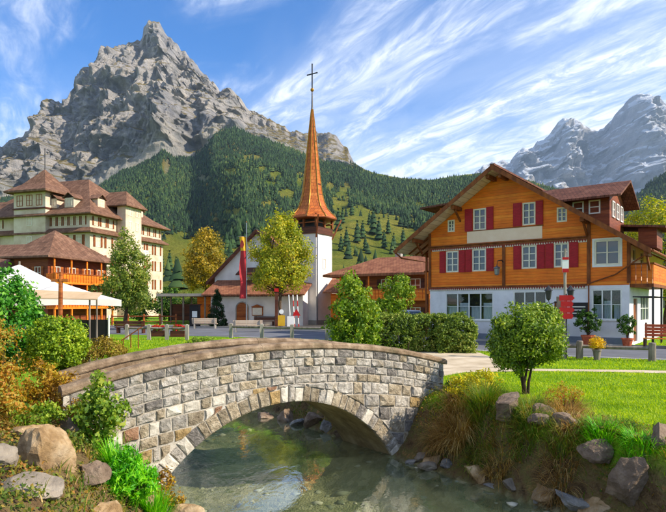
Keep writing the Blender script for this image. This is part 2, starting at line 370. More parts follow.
def ground_mat():
    m, nt, out = new_mat('ground_turf'); tc = nnode(nt, 'ShaderNodeTexCoord'); at = nnode(nt, 'ShaderNodeAttribute', attribute_name='soil')
    n1 = nnode(nt, 'ShaderNodeTexNoise', {'Vector': tc.outputs['Object'], 'Scale': 0.55, 'Detail': 9, 'Roughness': 0.68})
    g = ramp_node(nt, n1.outputs['Fac'], [(0.3, hexc('4c7610')), (0.5, hexc('6c9414')), (0.7, hexc('8ea822'))])
    n2 = nnode(nt, 'ShaderNodeTexNoise', {'Vector': tc.outputs['Object'], 'Scale': 3.0, 'Detail': 9, 'Roughness': 0.7})
    s = ramp_node(nt, n2.outputs['Fac'], [(0.32, hexc('3c2e1e')), (0.46, hexc('705a3c')), (0.56, hexc('6a6438')), (0.66, hexc('9a7248'))])
    wig = nnode(nt, 'ShaderNodeMath', {0: n2.outputs['Fac'], 1: 0.9, 2: at.outputs['Fac']}, operation='MULTIPLY_ADD')
    mr = nnode(nt, 'ShaderNodeMapRange', {'Value': wig.outputs[0], 'From Min': 0.72, 'From Max': 1.1})
    bed = nnode(nt, 'ShaderNodeAttribute', attribute_name='bed')
    n3 = nnode(nt, 'ShaderNodeTexVoronoi', {'Vector': tc.outputs['Object'], 'Scale': 7.0, 'Randomness': 1.0})
    n5 = nnode(nt, 'ShaderNodeTexNoise', {'Vector': tc.outputs['Object'], 'Scale': 1.1, 'Detail': 7})
    bc0 = ramp_node(nt, n3.outputs['Color'], [(0.1, hexc('5c6444')), (0.5, hexc('969268')), (0.9, hexc('c2ba94'))])
    bc1 = ramp_node(nt, n5.outputs['Fac'], [(0.35, hexc('4c5c34')), (0.6, hexc('aaa47a'))])
    bc = nnode(nt, 'ShaderNodeMix', {'Factor': 0.5, 'A': bc0.outputs[0], 'B': bc1.outputs[0]}, data_type='RGBA')
    mx = nnode(nt, 'ShaderNodeMix', {'Factor': mr.outputs[0], 'A': g.outputs[0], 'B': s.outputs[0]}, data_type='RGBA')
    mx2 = nnode(nt, 'ShaderNodeMix', {'Factor': bed.outputs['Fac'], 'A': mx.outputs['Result'], 'B': bc.outputs['Result']}, data_type='RGBA')
    b = nnode(nt, 'ShaderNodeBsdfPrincipled', {'Base Color': mx2.outputs['Result'], 'Roughness': 0.95, 'Specular IOR Level': 0.15})
    n4 = nnode(nt, 'ShaderNodeTexNoise', {'Vector': tc.outputs['Object'], 'Scale': 22.0, 'Detail': 6})
    bp = nnode(nt, 'ShaderNodeBump', {'Height': n4.outputs['Fac'], 'Strength': 1.0, 'Distance': 0.08}); nt.links.new(bp.outputs[0], b.inputs['Normal'])
    nt.links.new(b.outputs[0], out.inputs[0]); return m
def build_ground():
    xs = axis_pts(-9, 9, 0.14, -11000, 11000); ys = axis_pts(5, 25, 0.14, -3000, 11500)
    X, Y = np.meshgrid(xs, ys); d = river_d(X, Y); Z = ground_z(X, Y, d)
    me = np_mesh('ground', np.stack([X, Y, Z], -1).reshape(-1, 3), grid_faces(len(ys), len(xs)), ground_mat(), True)
    soil = 1 - sstep((d - 0.55 + 0.42 * sstep((X - 2.9) / 1.0)) / 0.5); hump = np.exp(-((X + 5.0) / 2.2) ** 2 - ((Y - 7.5) / 2.6) ** 2); soil = np.maximum(soil, hump); soil = np.maximum(soil, sstep((-2.4 - X) / 0.4) * sstep((10.2 - Y) / 0.8) * sstep((X + 9) / 1.0))
    a = me.attributes.new('soil', 'FLOAT', 'POINT'); a.data.foreach_set('value', soil.ravel().astype(np.float32))
    a = me.attributes.new('bed', 'FLOAT', 'POINT'); a.data.foreach_set('value', sstep(-d / 0.15).ravel().astype(np.float32))
    tag(link('ground', me), 'green turf ground with bare soil along the stream bank', 'ground', kind='structure')
build_ground()
def water_mat():
    m, nt, out = new_mat('stream_water'); tc = nnode(nt, 'ShaderNodeTexCoord')
    mp = nnode(nt, 'ShaderNodeMapping', {'Vector': tc.outputs['Object'], 'Rotation': (0, 0, R(-35)), 'Scale': (1.0, 0.6, 1)})
    n = nnode(nt, 'ShaderNodeTexNoise', {'Vector': mp.outputs[0], 'Scale': 3.0, 'Detail': 4, 'Roughness': 0.55, 'Distortion': 0.5})
    bp = nnode(nt, 'ShaderNodeBump', {'Height': n.outputs['Fac'], 'Strength': 0.15, 'Distance': 0.05})
    fr = schlick(nt, 0.02, bp.outputs[0])
    fm = nnode(nt, 'ShaderNodeMath', {0: fr.outputs[0], 1: 1.9, 2: 0.03}, operation='MULTIPLY_ADD', use_clamp=True)
    g = nnode(nt, 'ShaderNodeBsdfGlossy', {'Roughness': 0.03, 'Normal': bp.outputs[0], 'Color': (0.95, 0.97, 0.95, 1)})
    t = nnode(nt, 'ShaderNodeBsdfTransparent', {'Color': c4((0.90, 0.95, 0.86))})
    mur = nnode(nt, 'ShaderNodeBsdfDiffuse', {'Color': c4(hexc('84947c'))})
    body = nnode(nt, 'ShaderNodeMixShader', {0: 0.12, 1: t.outputs[0], 2: mur.outputs[0]})
    x = nnode(nt, 'ShaderNodeMixShader', {0: fm.outputs[0], 1: body.outputs[0], 2: g.outputs[0]})
    nt.links.new(x.outputs[0], out.inputs[0]); return m
o = MB().poly([(-60, -28, WZ), (12, -28, WZ), (12, 30, WZ), (-60, 30, WZ)]).build('water', water_mat())
tag(o, 'clear shallow greenish stream flowing under the stone bridge', 'water', kind='structure')
pmat('asphalt', [hexc('54565c'), hexc('63656b'), hexc('717379')], 0.6, 0.9, 0.3, 40, dirt=hexc('5a564f'))
pmat('gravel_path', [hexc('a8977c'), hexc('bfae92'), hexc('cfc0a6')], 1.2, 0.95, 0.4, 40)
def strip(name, near, far, z, mat, label, cat):
    n = len(near); V = [(x, y, z) for x, y in near] + [(x, y, z) for x, y in far]
    F = [(i, i + 1, n + i + 1, n + i) for i in range(n - 1)]
    return tag(MB().add(V, F).build(name, mat), label, cat, kind='structure')
strip('road', [(-60, 52), (-20, 42), (-6.5, 37.3), (-0.4, 34.2), (3.5, 30.5), (6.5, 26.5), (9.6, 23.4), (14, 21.4), (34, 14)],
      [(-60, 62), (-20, 54), (-6, 50), (1, 44), (5.2, 36.4), (8.5, 33.4), (14.3, 28.9), (20, 26), (40, 17)], 0.012, M['asphalt'], 'grey asphalt road passing in front of the orange chalet', 'road')
strip('path', [(2.3, 15.0), (3.0, 16.6), (4.2, 17.9), (6.5, 18.3), (9.0, 18.0), (14, 17.0), (26, 14)],
      [(1.6, 15.9), (2.3, 18.2), (4.4, 19.6), (6.5, 18.95), (9.0, 18.7), (14, 17.8), (26, 14.8)], 0.016, M['gravel_path'], 'narrow pale gravel path crossing the lawn behind the bush', 'path')
strip('forecourt', [(2.6, 18.4), (4.6, 19.3), (6.4, 19.3)], [(3.6, 29.8), (5.2, 28.2), (6.6, 26.0)], 0.020, M['gravel_path'], 'pale gravel way from the bridge to the road beside the hedge', 'path')
strip('church_yard', [(-24, 55.2), (-12, 53.0), (2, 46)], [(-24, 58), (-12, 60), (2, 58)], 0.008, M['gravel_path'], 'pale paved yard in front of the white church', 'pavement')
# painted road edge line
strip('road_marking', [(-6.3, 37.5), (-0.3, 34.45), (3.6, 30.75), (6.65, 26.75), (9.7, 23.65), (14, 21.7)], [(-6.26, 37.6), (-0.23, 34.55), (3.7, 30.83), (6.74, 26.83), (9.77, 23.74), (14.04, 21.8)], 0.018, M['white_paint'], 'thin white line along the near road edge', 'road marking')

def kerb():
    pts = [(-60, 62), (-20, 54), (-6, 50), (1, 44), (5.2, 36.4), (8.5, 33.4), (14.3, 28.9), (20, 26), (40, 17)]; mb = MB()
    for (ax, ay), (bx, by) in zip(pts, pts[1:]): mb.bar((ax, ay + 0.08, 0.05), (bx, by + 0.08, 0.05), 0.16, 0.14)
    tag(mb.build('kerb', M['concrete']), 'low grey kerb along the chalet side of the road', 'kerb', kind='structure')
kerb()

# ---------------------------------------------------------------- mountains
def interp(pts, x): p = np.array(pts, float); return np.interp(x, p[:, 0], p[:, 1])
CREST = [(-260, 190), (-150, 178), (-60, 160), (0, 147), (23, 134), (38, 124), (42, 108), (46, 101), (56, 101), (61, 105), (63, 106), (78, 89), (83, 75), (90, 68), (98, 70), (103, 67), (107, 57), (111, 50), (120, 47), (129, 45), (142, 39), (145, 31), (149, 26), (154, 24), (162, 26), (165, 33), (169, 38), (180, 49), (191, 57), (199, 69), (207, 76), (219, 89), (232, 93), (239, 96), (246, 109), (270, 119), (289, 130), (305, 135), (316, 133), (328, 134), (336, 136), (341, 144), (348, 149), (354, 163), (364, 169), (375, 173), (400, 178), (430, 180), (455, 176), (480, 173), (520, 178), (560, 190), (640, 215)]
FTOP = [(-260, 215), (-60, 205), (0, 200), (60, 196), (95, 190), (110, 180), (125, 171), (140, 166), (152, 158), (163, 150), (176, 158), (192, 160), (206, 150), (214, 136), (235, 128), (250, 136), (290, 149), (330, 164), (348, 166), (356, 168), (364, 172), (375, 176), (400, 181), (430, 183), (455, 179), (480, 176), (520, 181), (560, 193), (640, 218)]
CRY = [(-260, 2700), (0, 2700), (160, 2800), (240, 2500), (300, 2250), (345, 2050), (365, 1750), (400, 1650), (480, 1650), (640, 1800)]
FTY = [(-260, 1650), (0, 1700), (110, 1750), (165, 1750), (215, 1800), (240, 1850), (300, 1800), (345, 1750), (365, 1680), (400, 1600), (480, 1600), (640, 1750)]
# buttress lines read on the photograph: points (x, y), half width (px), amplitude (m)
SPINES = [([(154, 26), (166, 55), (176, 90), (172, 120), (166, 150)], 12, 190), ([(122, 84), (140, 92), (158, 108), (165, 128), (150, 150)], 10, 110), ([(112, 52), (104, 72), (84, 96), (66, 118), (56, 150), (60, 180)], 9, 110),
          ([(191, 58), (205, 90), (214, 115), (206, 140)], 10, 120), ([(50, 103), (46, 130), (40, 165), (46, 190)], 7, 120), ([(232, 95), (240, 112), (236, 124)], 9, 90), ([(130, 48), (136, 70), (122, 84), (104, 108), (96, 140)], 8, 90),
          ([(300, 136), (304, 150)], 7, 70), ([(326, 136), (330, 158)], 7, 60), ([(10, 148), (6, 175), (14, 196)], 8, 100), ([(92, 110), (80, 140), (88, 175)], 8, 70)]
def spine_disp(px, py):
    d = np.zeros(px.shape)
    for pts, w, amp in SPINES:
        best = np.full(px.shape, 1e9); side = np.zeros(px.shape)
        for (ax, ay), (bx, by) in zip(pts, pts[1:]):
            ex, ey = bx - ax, by - ay; t = np.clip(((px - ax) * ex + (py - ay) * ey) / (ex * ex + ey * ey), 0, 1)
            dx = px - ax - t * ex; dy = py - ay - t * ey; q = np.hypot(dx, dy)
            side = np.where(q < best, dx, side); best = np.minimum(best, q)
        ww = np.where(side > 0, w * 2.4, w * 1.3)
        d = d + amp * np.clip(1 - best / ww, 0, 1) ** 1.2
    return d
def rock_mat(name, rock, grass, snow=None, gmin=0.62, bscale=0.02, snow_z=(1500, 2400), green=None, green_z=(0, 1)):
    m, nt, out = new_mat(name); tc = nnode(nt, 'ShaderNodeTexCoord'); g = nnode(nt, 'ShaderNodeNewGeometry')
    mp = nnode(nt, 'ShaderNodeMapping', {'Vector': tc.outputs['Object'], 'Scale': (1, 1, 0.3)})
    n = nnode(nt, 'ShaderNodeTexNoise', {'Vector': mp.outputs[0], 'Scale': bscale * 0.35, 'Detail': 12, 'Roughness': 0.68})
    mp2 = nnode(nt, 'ShaderNodeMapping', {'Vector': tc.outputs['Object'], 'Scale': (0.25, 0.25, 2.2), 'Rotation': (0, R(14), 0)})
    st = nnode(nt, 'ShaderNodeTexNoise', {'Vector': mp2.outputs[0], 'Scale': bscale, 'Detail': 8, 'Roughness': 0.6})
    ad = nnode(nt, 'ShaderNodeMath', {0: st.outputs['Fac'], 1: 0.45, 2: n.outputs['Fac']}, operation='MULTIPLY_ADD')
    sb = nnode(nt, 'ShaderNodeMath', {0: ad.outputs[0], 1: 0.22}, operation='SUBTRACT')
    k = len(rock); r = ramp_node(nt, sb.outputs[0], [(0.28 + 0.44 * i / (k - 1), c) for i, c in enumerate(rock)])
    sp = nnode(nt, 'ShaderNodeSeparateXYZ', {0: g.outputs['Normal']}); pos = nnode(nt, 'ShaderNodeSeparateXYZ', {0: g.outputs['Position']})
    fz = nnode(nt, 'ShaderNodeMath', {0: n.outputs['Fac'], 1: 0.35, 2: sp.outputs[2]}, operation='MULTIPLY_ADD')
    mr = nnode(nt, 'ShaderNodeMapRange', {'Value': fz.outputs[0], 'From Min': gmin + 0.1, 'From Max': gmin + 0.28})
    mx = nnode(nt, 'ShaderNodeMix', {'Factor': mr.outputs[0], 'A': r.outputs[0], 'B': c4(grass)}, data_type='RGBA'); col = mx.outputs['Result']
    if green:
        at = nnode(nt, 'ShaderNodeAttribute', attribute_name='meadow')
        gr = ramp_node(nt, n.outputs['Fac'], [(0.35, green[0]), (0.6, green[1])])
        mx = nnode(nt, 'ShaderNodeMix', {'Factor': at.outputs['Fac'], 'A': col, 'B': gr.outputs[0]}, data_type='RGBA'); col = mx.outputs['Result']
    if snow:
        at = nnode(nt, 'ShaderNodeMath', {0: pos.outputs[2], 1: 1 / (snow_z[1] - snow_z[0]), 2: -snow_z[0] / (snow_z[1] - snow_z[0])}, operation='MULTIPLY_ADD', use_clamp=True)
        q = nnode(nt, 'ShaderNodeMath', {0: at.outputs[0], 1: 0.12, 2: fz.outputs[0]}, operation='MULTIPLY_ADD')
        mr2 = nnode(nt, 'ShaderNodeMapRange', {'Value': q.outputs[0], 'From Min': 0.89, 'From Max': 0.97})
        mx2 = nnode(nt, 'ShaderNodeMix', {'Factor': mr2.outputs[0], 'A': col, 'B': c4(snow)}, data_type='RGBA'); col = mx2.outputs['Result']
    b = nnode(nt, 'ShaderNodeBsdfPrincipled', {'Base Color': col, 'Roughness': 0.95, 'Specular IOR Level': 0.1})
    n3 = nnode(nt, 'ShaderNodeTexNoise', {'Vector': mp.outputs[0], 'Scale': bscale, 'Detail': 12, 'Roughness': 0.7})
    vo = nnode(nt, 'ShaderNodeTexVoronoi', {'Vector': mp.outputs[0], 'Scale': bscale * 1.6}, feature='DISTANCE_TO_EDGE')
    mpv = nnode(nt, 'ShaderNodeMapping', {'Vector': tc.outputs['Object'], 'Scale': (1, 1, 0.14)})
    rib = nnode(nt, 'ShaderNodeTexNoise', {'Vector': mpv.outputs[0], 'Scale': bscale * 1.5, 'Detail': 10, 'Roughness': 0.72})
    vm = nnode(nt, 'ShaderNodeMath', {0: rib.outputs['Fac'], 1: 0.9, 2: n3.outputs['Fac']}, operation='MULTIPLY_ADD')
    hsum = nnode(nt, 'ShaderNodeMath', {0: st.outputs['Fac'], 1: 0.7, 2: vm.outputs[0]}, operation='MULTIPLY_ADD')
    bp = nnode(nt, 'ShaderNodeBump', {'Height': hsum.outputs[0], 'Strength': 1.0, 'Distance': 1.0 / bscale}); nt.links.new(bp.outputs[0], b.inputs['Normal'])
    nt.links.new(b.outputs[0], out.inputs[0]); return m
def w_of(px, py, Y):
    px, py, Y = np.broadcast_arrays(px, py, Y); return np.stack([(px - CXP) / FPX * Y, Y, CZ + (HYP - py) / FPX * Y], -1)
def build_main_mountain():
    xs = np.arange(-230, 620, 1.35); nx = len(xs)
    yc = interp(CREST, xs); yf = interp(FTOP, xs); Yc = interp(CRY, xs); Yf = interp(FTY, xs)
    jag = fbm(np.stack([xs * 0.17, xs * 0 + 2, xs * 0], -1), 4) * np.where(xs < 355, 3.0, 0.5); yc = yc + jag
    rows = []
    q1 = np.linspace(0, 1, 110)[:, None]
    Y1 = 170 * (Yf[None] / 170) ** q1; y1 = 312 + (yf[None] - 312) * q1 ** 1.25
    q2 = np.linspace(0, 1, 210)[1:, None]
    g = q2 ** 0.9
    Y2 = Yf + (Yc - Yf) * q2; y2 = yf + (yc - yf) * g
    PX1 = np.broadcast_to(xs, y1.shape); PX2 = np.broadcast_to(xs, y2.shape)
    A = w_of(PX1, y1, Y1); B = w_of(PX2, y2, Y2)
    # lower slope: gullies and shoulders
    k1 = sstep(q1 * 2.2) * (1 - 0.85 * sstep((q1 - 0.8) / 0.2))
    A[..., 2] += k1 * 26 * fbm(np.stack([A[..., 0] / 330, A[..., 1] / 420, A[..., 2] * 0], -1), 5)
    # a deep wooded gully whose right wall turns away from the sun
    A[..., 2] -= 105 * interp([(70, 0), (120, 0.35), (185, 0.9), (206, 1), (222, 0.55), (246, 0)], PX1) * interp([(140, 0), (175, 1), (222, 1), (252, 0)], y1) * (0.85 + 0.3 * fbm(A / 200, 3)) * (1 - sstep((q1 - 0.72) / 0.26))
    # cliff: buttresses, gullies, ledges
    hgt = np.clip((B[-1:, :, 2] - B[:1, :, 2]) / 500, 0, 1)
    env = sstep(q2 / 0.12) * (1 - 0.75 * sstep((q2 - 0.9) / 0.1)) * hgt
    P = B.copy(); wv = 60 * fbm(P / 400, 3); Pw = P + np.stack([wv, wv * 0, wv * 0.6], -1)
    big = ridged(Pw / np.array([420, 600, 900]), 4) - 0.9
    mid = ridged(Pw / np.array([105, 220, 430]) + 5, 5) - 0.9
    led = fbm(np.stack([P[..., 0] / 600, P[..., 1] / 600, (P[..., 2] + 0.08 * P[..., 0]) / 46], -1), 4)
    def terrace(step, tilt, wob, seed):
        s = (P[..., 2] + tilt * P[..., 0] + wob * fbm(P / np.array([260, 300, 900]) + seed, 4)) / step; s = s - np.floor(s)
        return 0.62 * step * np.where(s < 0.82, s, 0.82 * (1 - s) / 0.18) - 0.25 * step
    cliffs = terrace(135, 0.10, 90, 3.0) + 0.8 * terrace(47, 0.16, 40, 11.0)
    disp = env * (62 * big + 36 * mid + 0.6 * cliffs + 8 * np.tanh(3.2 * led) + 20 * (ridged(Pw / np.array([36, 90, 240]) + 2, 5, gain=0.6) - 0.9) + spine_disp(PX2, y2) * 0.42)
    B[..., 1] -= disp; B[..., 0] += env * 14 * fbm(P / 90, 4)
    B[..., 2] += env * 18 * fbm(P / 120 + 3, 4)
    C = []
    for k in range(1, 9):
        c = B[-1].copy(); c[:, 1] += k * 90; c[:, 2] -= 0.03 * (k * 90) ** 1.35; C.append(c)
    V = np.concatenate([A, B, np.array(C)], 0); nr = V.shape[0]
    forest_hill = interp([(-260, 0), (352, 0), (366, 1), (640, 1)], xs)
    mead = np.concatenate([np.broadcast_to(1 - 0.85 * sstep((q1 - 0.84) / 0.14) * (1 - forest_hill), (110, nx)), np.maximum(np.broadcast_to(forest_hill, (209, nx)), 0.15 * (1 - sstep(q2 / 0.25))), np.broadcast_to(forest_hill, (8, nx))], 0)
    mat = rock_mat('alpine_rock', [hexc('7e7d82'), hexc('a5a2a1'), hexc('c8c0b8'), hexc('e0d3c2')], hexc('8a7a45'), gmin=0.76, bscale=0.02, green=(hexc('5c7a22'), hexc('a29c3c')))
    me = np_mesh('mountain', V.reshape(-1, 3), grid_faces(nr, nx), mat, False)
    a = me.attributes.new('meadow', 'FLOAT', 'POINT'); a.data.foreach_set('value', np.ascontiguousarray(mead, dtype=np.float32).ravel())
    tag(link('mountain', me), 'jagged grey limestone peak above forested slopes behind the village', 'mountain', kind='structure')
    return xs, A, B, y1, y2
MX, MA, MBK, MY1, MY2 = build_main_mountain()
FAR = [(400, 200), (450, 185), (470, 176), (477, 171), (483, 165), (494, 162), (504, 162), (508, 166), (511, 158), (517, 152), (521, 149), (526, 150), (538, 144), (546, 138), (550, 133), (556, 124), (561, 119), (566, 122), (571, 119), (576, 118), (583, 125), (588, 127), (597, 130), (604, 127), (610, 122), (616, 114), (622, 107), (630, 98), (635, 96), (647, 97), (656, 101), (665, 103), (680, 112), (720, 104), (780, 130), (860, 160)]
def build_far_mountain():
    xs = np.arange(400, 860, 1.3); nx = len(xs); yc = interp(FAR, xs) + 2.4 * fbm(np.stack([xs * 0.15, xs * 0, xs * 0 + 6], -1), 4)
    Yc = 8800 + 500 * np.sin(xs / 40.0); q = np.linspace(0, 1, 170)[:, None]
    Yb = 5200.0; Y = Yb + (Yc[None] - Yb) * q; y = 262 + (yc[None] - 262) * q ** 0.85
    B = w_of(np.broadcast_to(xs, y.shape), y, Y); env = sstep(q / 0.15) * (1 - 0.7 * sstep((q - 0.9) / 0.1)); P = B.copy()
    B[..., 1] -= env * (300 * (ridged(P / np.array([1100, 1600, 2600]), 6) - 0.9) + 160 * (ridged(P / np.array([420, 600, 800]) + 3, 5) - 0.9) + 70 * (ridged(P / np.array([150, 240, 460]) + 1, 4) - 0.9))
    B[..., 2] += env * 70 * fbm(P / 500 + 8, 5); B[..., 0] += env * 50 * fbm(P / 300 + 2, 4)
    C = []
    for k in range(1, 7): c = B[-1].copy(); c[:, 1] += k * 300; c[:, 2] -= k * 170; C.append(c)
    V = np.concatenate([B, np.array(C)], 0)
    mat = rock_mat('high_alpine_rock', [hexc('82848c'), hexc('a6a7ac'), hexc('c4c1c0'), hexc('d8d0c8')], hexc('b5b0aa'), snow=hexc('eef2f8'), gmin=0.75, bscale=0.006, snow_z=(1500, 3000))
    tag(link('mountain', np_mesh('far_mountain', V.reshape(-1, 3), grid_faces(V.shape[0], nx), mat, False)), 'distant pale blue mountain range with snow patches behind the chalet', 'mountain', kind='structure')
build_far_mountain()
def build_side_hill():
    xs = np.arange(560, 900, 2.0); nx = len(xs); yc = interp([(560, 240), (600, 218), (632, 197), (650, 184), (666, 172), (720, 140), (800, 110), (900, 90)], xs)
    q = np.linspace(0, 1, 90)[:, None]; Y = 260 + (2300 - 260) * q; y = 312 + (yc[None] - 312) * q ** 0.9
    B = w_of(np.broadcast_to(xs, y.shape), y, Y); B[..., 2] += sstep(q * 3) * 25 * fbm(B / 260, 4)
    c = B[-1:].copy(); c[..., 1] += 800; c[..., 2] -= 250; V = np.concatenate([B, c], 0)
    mat = rock_mat('wooded_slope', [hexc('2c3b22'), hexc('3a4a2a'), hexc('4a5a30')], hexc('445428'), bscale=0.03)
    tag(link('hill', np_mesh('side_hill', V.reshape(-1, 3), grid_faces(91, nx), mat, True)), 'steep dark wooded slope at the right edge below the snowy range', 'hill', kind='structure')
    return B
SIDE = build_side_hill()

# ---------------------------------------------------------------- far wood on the slopes (one mass)
leaf_mat('far_conifer', [hexc('142414'), hexc('20341c'), hexc('2f4824'), hexc('48592a')], 0.0, 0.9, 0.004)
def conifer_template(tiers=4, n=7):
    vs = []; fs = []
    for t in range(tiers):
        z0 = 0.08 + 0.21 * t; z1 = min(1.0, z0 + 0.40); r = 0.20 * (1 - t / (tiers + 0.4)) + 0.02; b = len(vs)
        for k in range(n):
            a = 2 * math.pi * (k + 0.5 * t) / n; rr = r * (1 + 0.16 * math.sin(3.1 * k + 2 * t)); vs.append((rr * math.cos(a), rr * math.sin(a), z0 + 0.03 * math.sin(2.3 * k)))
        vs.append((0, 0, z1)); fs += [(b + k, b + (k + 1) % n, b + n) for k in range(n)]
    return np.array(vs), np.array(fs)
def scatter_mesh(name, pts, h, mat, tpl, rng):
    tv, tf = tpl; n = len(pts); ang = rng.uniform(0, 6.28, n); c, s = np.cos(ang), np.sin(ang); wid = rng.uniform(0.65, 1.4, n)
    x = tv[None, :, 0] * c[:, None] - tv[None, :, 1] * s[:, None]; y = tv[None, :, 0] * s[:, None] + tv[None, :, 1] * c[:, None]
    V = np.stack([x * (h * wid)[:, None], y * (h * wid)[:, None], np.broadcast_to(tv[None, :, 2], x.shape) * h[:, None]], -1) + pts[:, None, :]
    F = tf[None] + (np.arange(n) * len(tv))[:, None, None]
    return np_mesh(name, V.reshape(-1, 3), F.reshape(-1, 3), mat)
def sample_surface(G, n, rng):
    a = G[:-1, :-1]; b = G[:-1, 1:]; c = G[1:, :-1]
    area = np.linalg.norm(np.cross(b - a, c - a), axis=-1).ravel(); area /= area.sum()
    i = rng.choice(len(area), n, p=area); u, v = rng.random(n)[:, None], rng.random(n)[:, None]
    A_, B_, C_ = a.reshape(-1, 3)[i], b.reshape(-1, 3)[i], c.reshape(-1, 3)[i]
    return A_ + (B_ - A_) * u + (C_ - A_) * v
def to_px(p): return CXP + FPX * p[:, 0] / p[:, 1], HYP - FPX * (p[:, 2] - CZ) / p[:, 1]
# clearings: alpine meadows seen as pale openings in the wood (centre x, y, half sizes)
CLEAR = [(191, 246, 34, 14), (205, 180, 9, 4), (232, 172, 7, 3), (286, 195, 9, 5), (150, 200, 5, 3), (420, 205, 6, 3), (236, 214, 12, 4), (268, 206, 10, 4), (300, 214, 12, 6), (318, 226, 14, 8),  (252, 160, 12, 5), (262, 170, 7, 4), (276, 176, 8, 5), (268, 185, 6, 4), (166, 168, 5, 9), (340, 205, 9, 13), (352, 226, 16, 12), (380, 222, 26, 8), (398, 240, 34, 12), (372, 245, 40, 9), (345, 188, 6, 5), (412, 222, 5, 4), (336, 235, 16, 14), (185, 262, 40, 8), (300, 180, 5, 8), (330, 188, 5, 5)]
def build_forest():
    rng = np.random.default_rng(21)
    p1 = sample_surface(MA[18:], 80000, rng); p2 = sample_surface(MBK[:70], 9000, rng); p = np.concatenate([p1, p2]); sx, sy = to_px(p)
    nz = perlin(p / np.array([120, 160, 1e9]))
    keep = np.ones(len(p), bool)
    for cx, cy, rx, ry in CLEAR: keep &= (((sx - cx) / rx) ** 2 + ((sy - cy) / ry) ** 2 + 0.5 * nz > 1) | (rng.random(len(p)) < 0.035)
    top = interp(FTOP, sx) + 6 * nz; keep &= (sy > top) | (sx > 366); keep &= (sy > interp(FTOP, sx) - 14)
    lowedge = interp([(-260, 262), (150, 246), (200, 238), (230, 246), (300, 236), (330, 214), (360, 205), (400, 225), (440, 236), (640, 240)], sx) + 8 * nz
    keep &= (sy < lowedge) | (rng.random(len(p)) < 0.02 + 0.05 * (nz > 0.2)); keep &= (sx > -60) & (sx < 560)
    # thin out what is too near to be mass
    p = p[keep]; h = 6 + 13 * rng.random(len(p)) ** 1.3 * (0.75 + 0.5 * np.clip(nz[keep] + 0.5, 0, 1))
    p[:, 2] -= 0.6
    tag(link('forest', scatter_mesh('forest', p, h, M['far_conifer'], conifer_template(3, 6), rng)), 'dense dark spruce forest covering the lower mountain slopes', 'forest', kind='stuff')
    q = sample_surface(SIDE[10:], 9000, rng); h = rng.uniform(12, 22, len(q)); q[:, 2] -= 0.6
    tag(link('forest', scatter_mesh('side_forest', q, h, M['far_conifer'], conifer_template(3, 6), rng)), 'dark spruce forest on the shaded slope at the right edge', 'forest', kind='stuff')
    # broadleaved trees scattered through the wood
    sel = rng.random(len(p)) < 0.025; b = p[sel] + rng.normal(0, 3, (sel.sum(), 3)) * np.array([1, 1, 0]); ico = np.array([(math.cos(a) * c, math.sin(a) * c, s) for s, c, n0 in ((-0.5, 0.75, 0), (0.25, 0.95, 0.5), (0.8, 0.5, 0)) for a in [2 * math.pi * (k + n0) / 6 for k in range(6)]] + [(0, 0, 1.05)])
    f = [(r * 6 + k, r * 6 + (k + 1) % 6, (r + 1) * 6 + k) for r in range(2) for k in range(6)] + [(r * 6 + (k + 1) % 6, (r + 1) * 6 + (k + 1) % 6, (r + 1) * 6 + k) for r in range(2) for k in range(6)] + [(12 + k, 12 + (k + 1) % 6, 18) for k in range(6)]
    ico = ico * np.array([0.42, 0.42, 0.5]) + np.array([0, 0, 0.5])
    tag(link('forest', scatter_mesh('broadleaf_forest', b, rng.uniform(5, 10, len(b)), leaf_mat('far_broadleaf', [hexc('1e2c14'), hexc('34401c'), hexc('4c5022'), hexc('665a28')], 0.0, 0.9, 0.006), (ico, np.array(f)), rng)), 'olive and yellow broadleaved trees dotted through the spruce forest', 'forest', kind='stuff')
build_forest()
def surface_at(px, py):
    """world point on the lower slope nearest to a sight line"""
    i = np.abs(MX - px).argmin(); col = MA[:, i]; sx, sy = to_px(col); k = np.abs(sy - py).argmin(); return col[k]
def lone_conifers():
    spots = [(338, 232, 20), (346, 247, 17), (357, 244, 20), (362, 238, 16), (374, 236, 24), (379, 241, 20), (384, 247, 16), (394, 252, 17), (352, 216, 13), (343, 224, 14), (366, 252, 14), (388, 234, 14), (403, 246, 15), (349, 254, 13), (341, 251, 15), (369, 226, 12),
             (170, 270, 18), (176, 274, 15), (181, 268, 19), (188, 276, 16), (173, 258, 13), (162, 268, 15)]
    tv, tf = conifer_template(6, 9)
    for k, (px, py, hp) in enumerate(spots):
        p = surface_at(px, py); h = hp / FPX * p[1]
        left = px < 300
        o = empty('spruce_tree', p, RNG.uniform(0, 6), None, None)
        tr = MB().tube([(0, 0, -0.5), (0, 0, 0.55 * h)], [0.018 * h, 0.006 * h], 5).build('trunk', M['bark'], o)
        link('crown', np_mesh('spruce_crown', tv * np.array([h * 1.05, h * 1.05, h]), tf, M['far_conifer']), o)
        same = sorted([q for q in spots if (q[0] < 300) == left]); k = same.index((px, py, hp))
        word = 'leftmost second third fourth fifth sixth seventh eighth ninth tenth eleventh twelfth thirteenth fourteenth fifteenth sixteenth'.split()[k]
        word = word if k == 0 else word + ' from the left'
        if left: tag(o, f'dark spruce at the forest foot right of the hotel, {word}', 'tree', 'spruces at the forest foot behind the hotel')
        else: tag(o, f'lone spruce on the sunlit meadow slope left of the chalet, {word}', 'tree', 'lone spruces on the meadow slope')
lone_conifers()
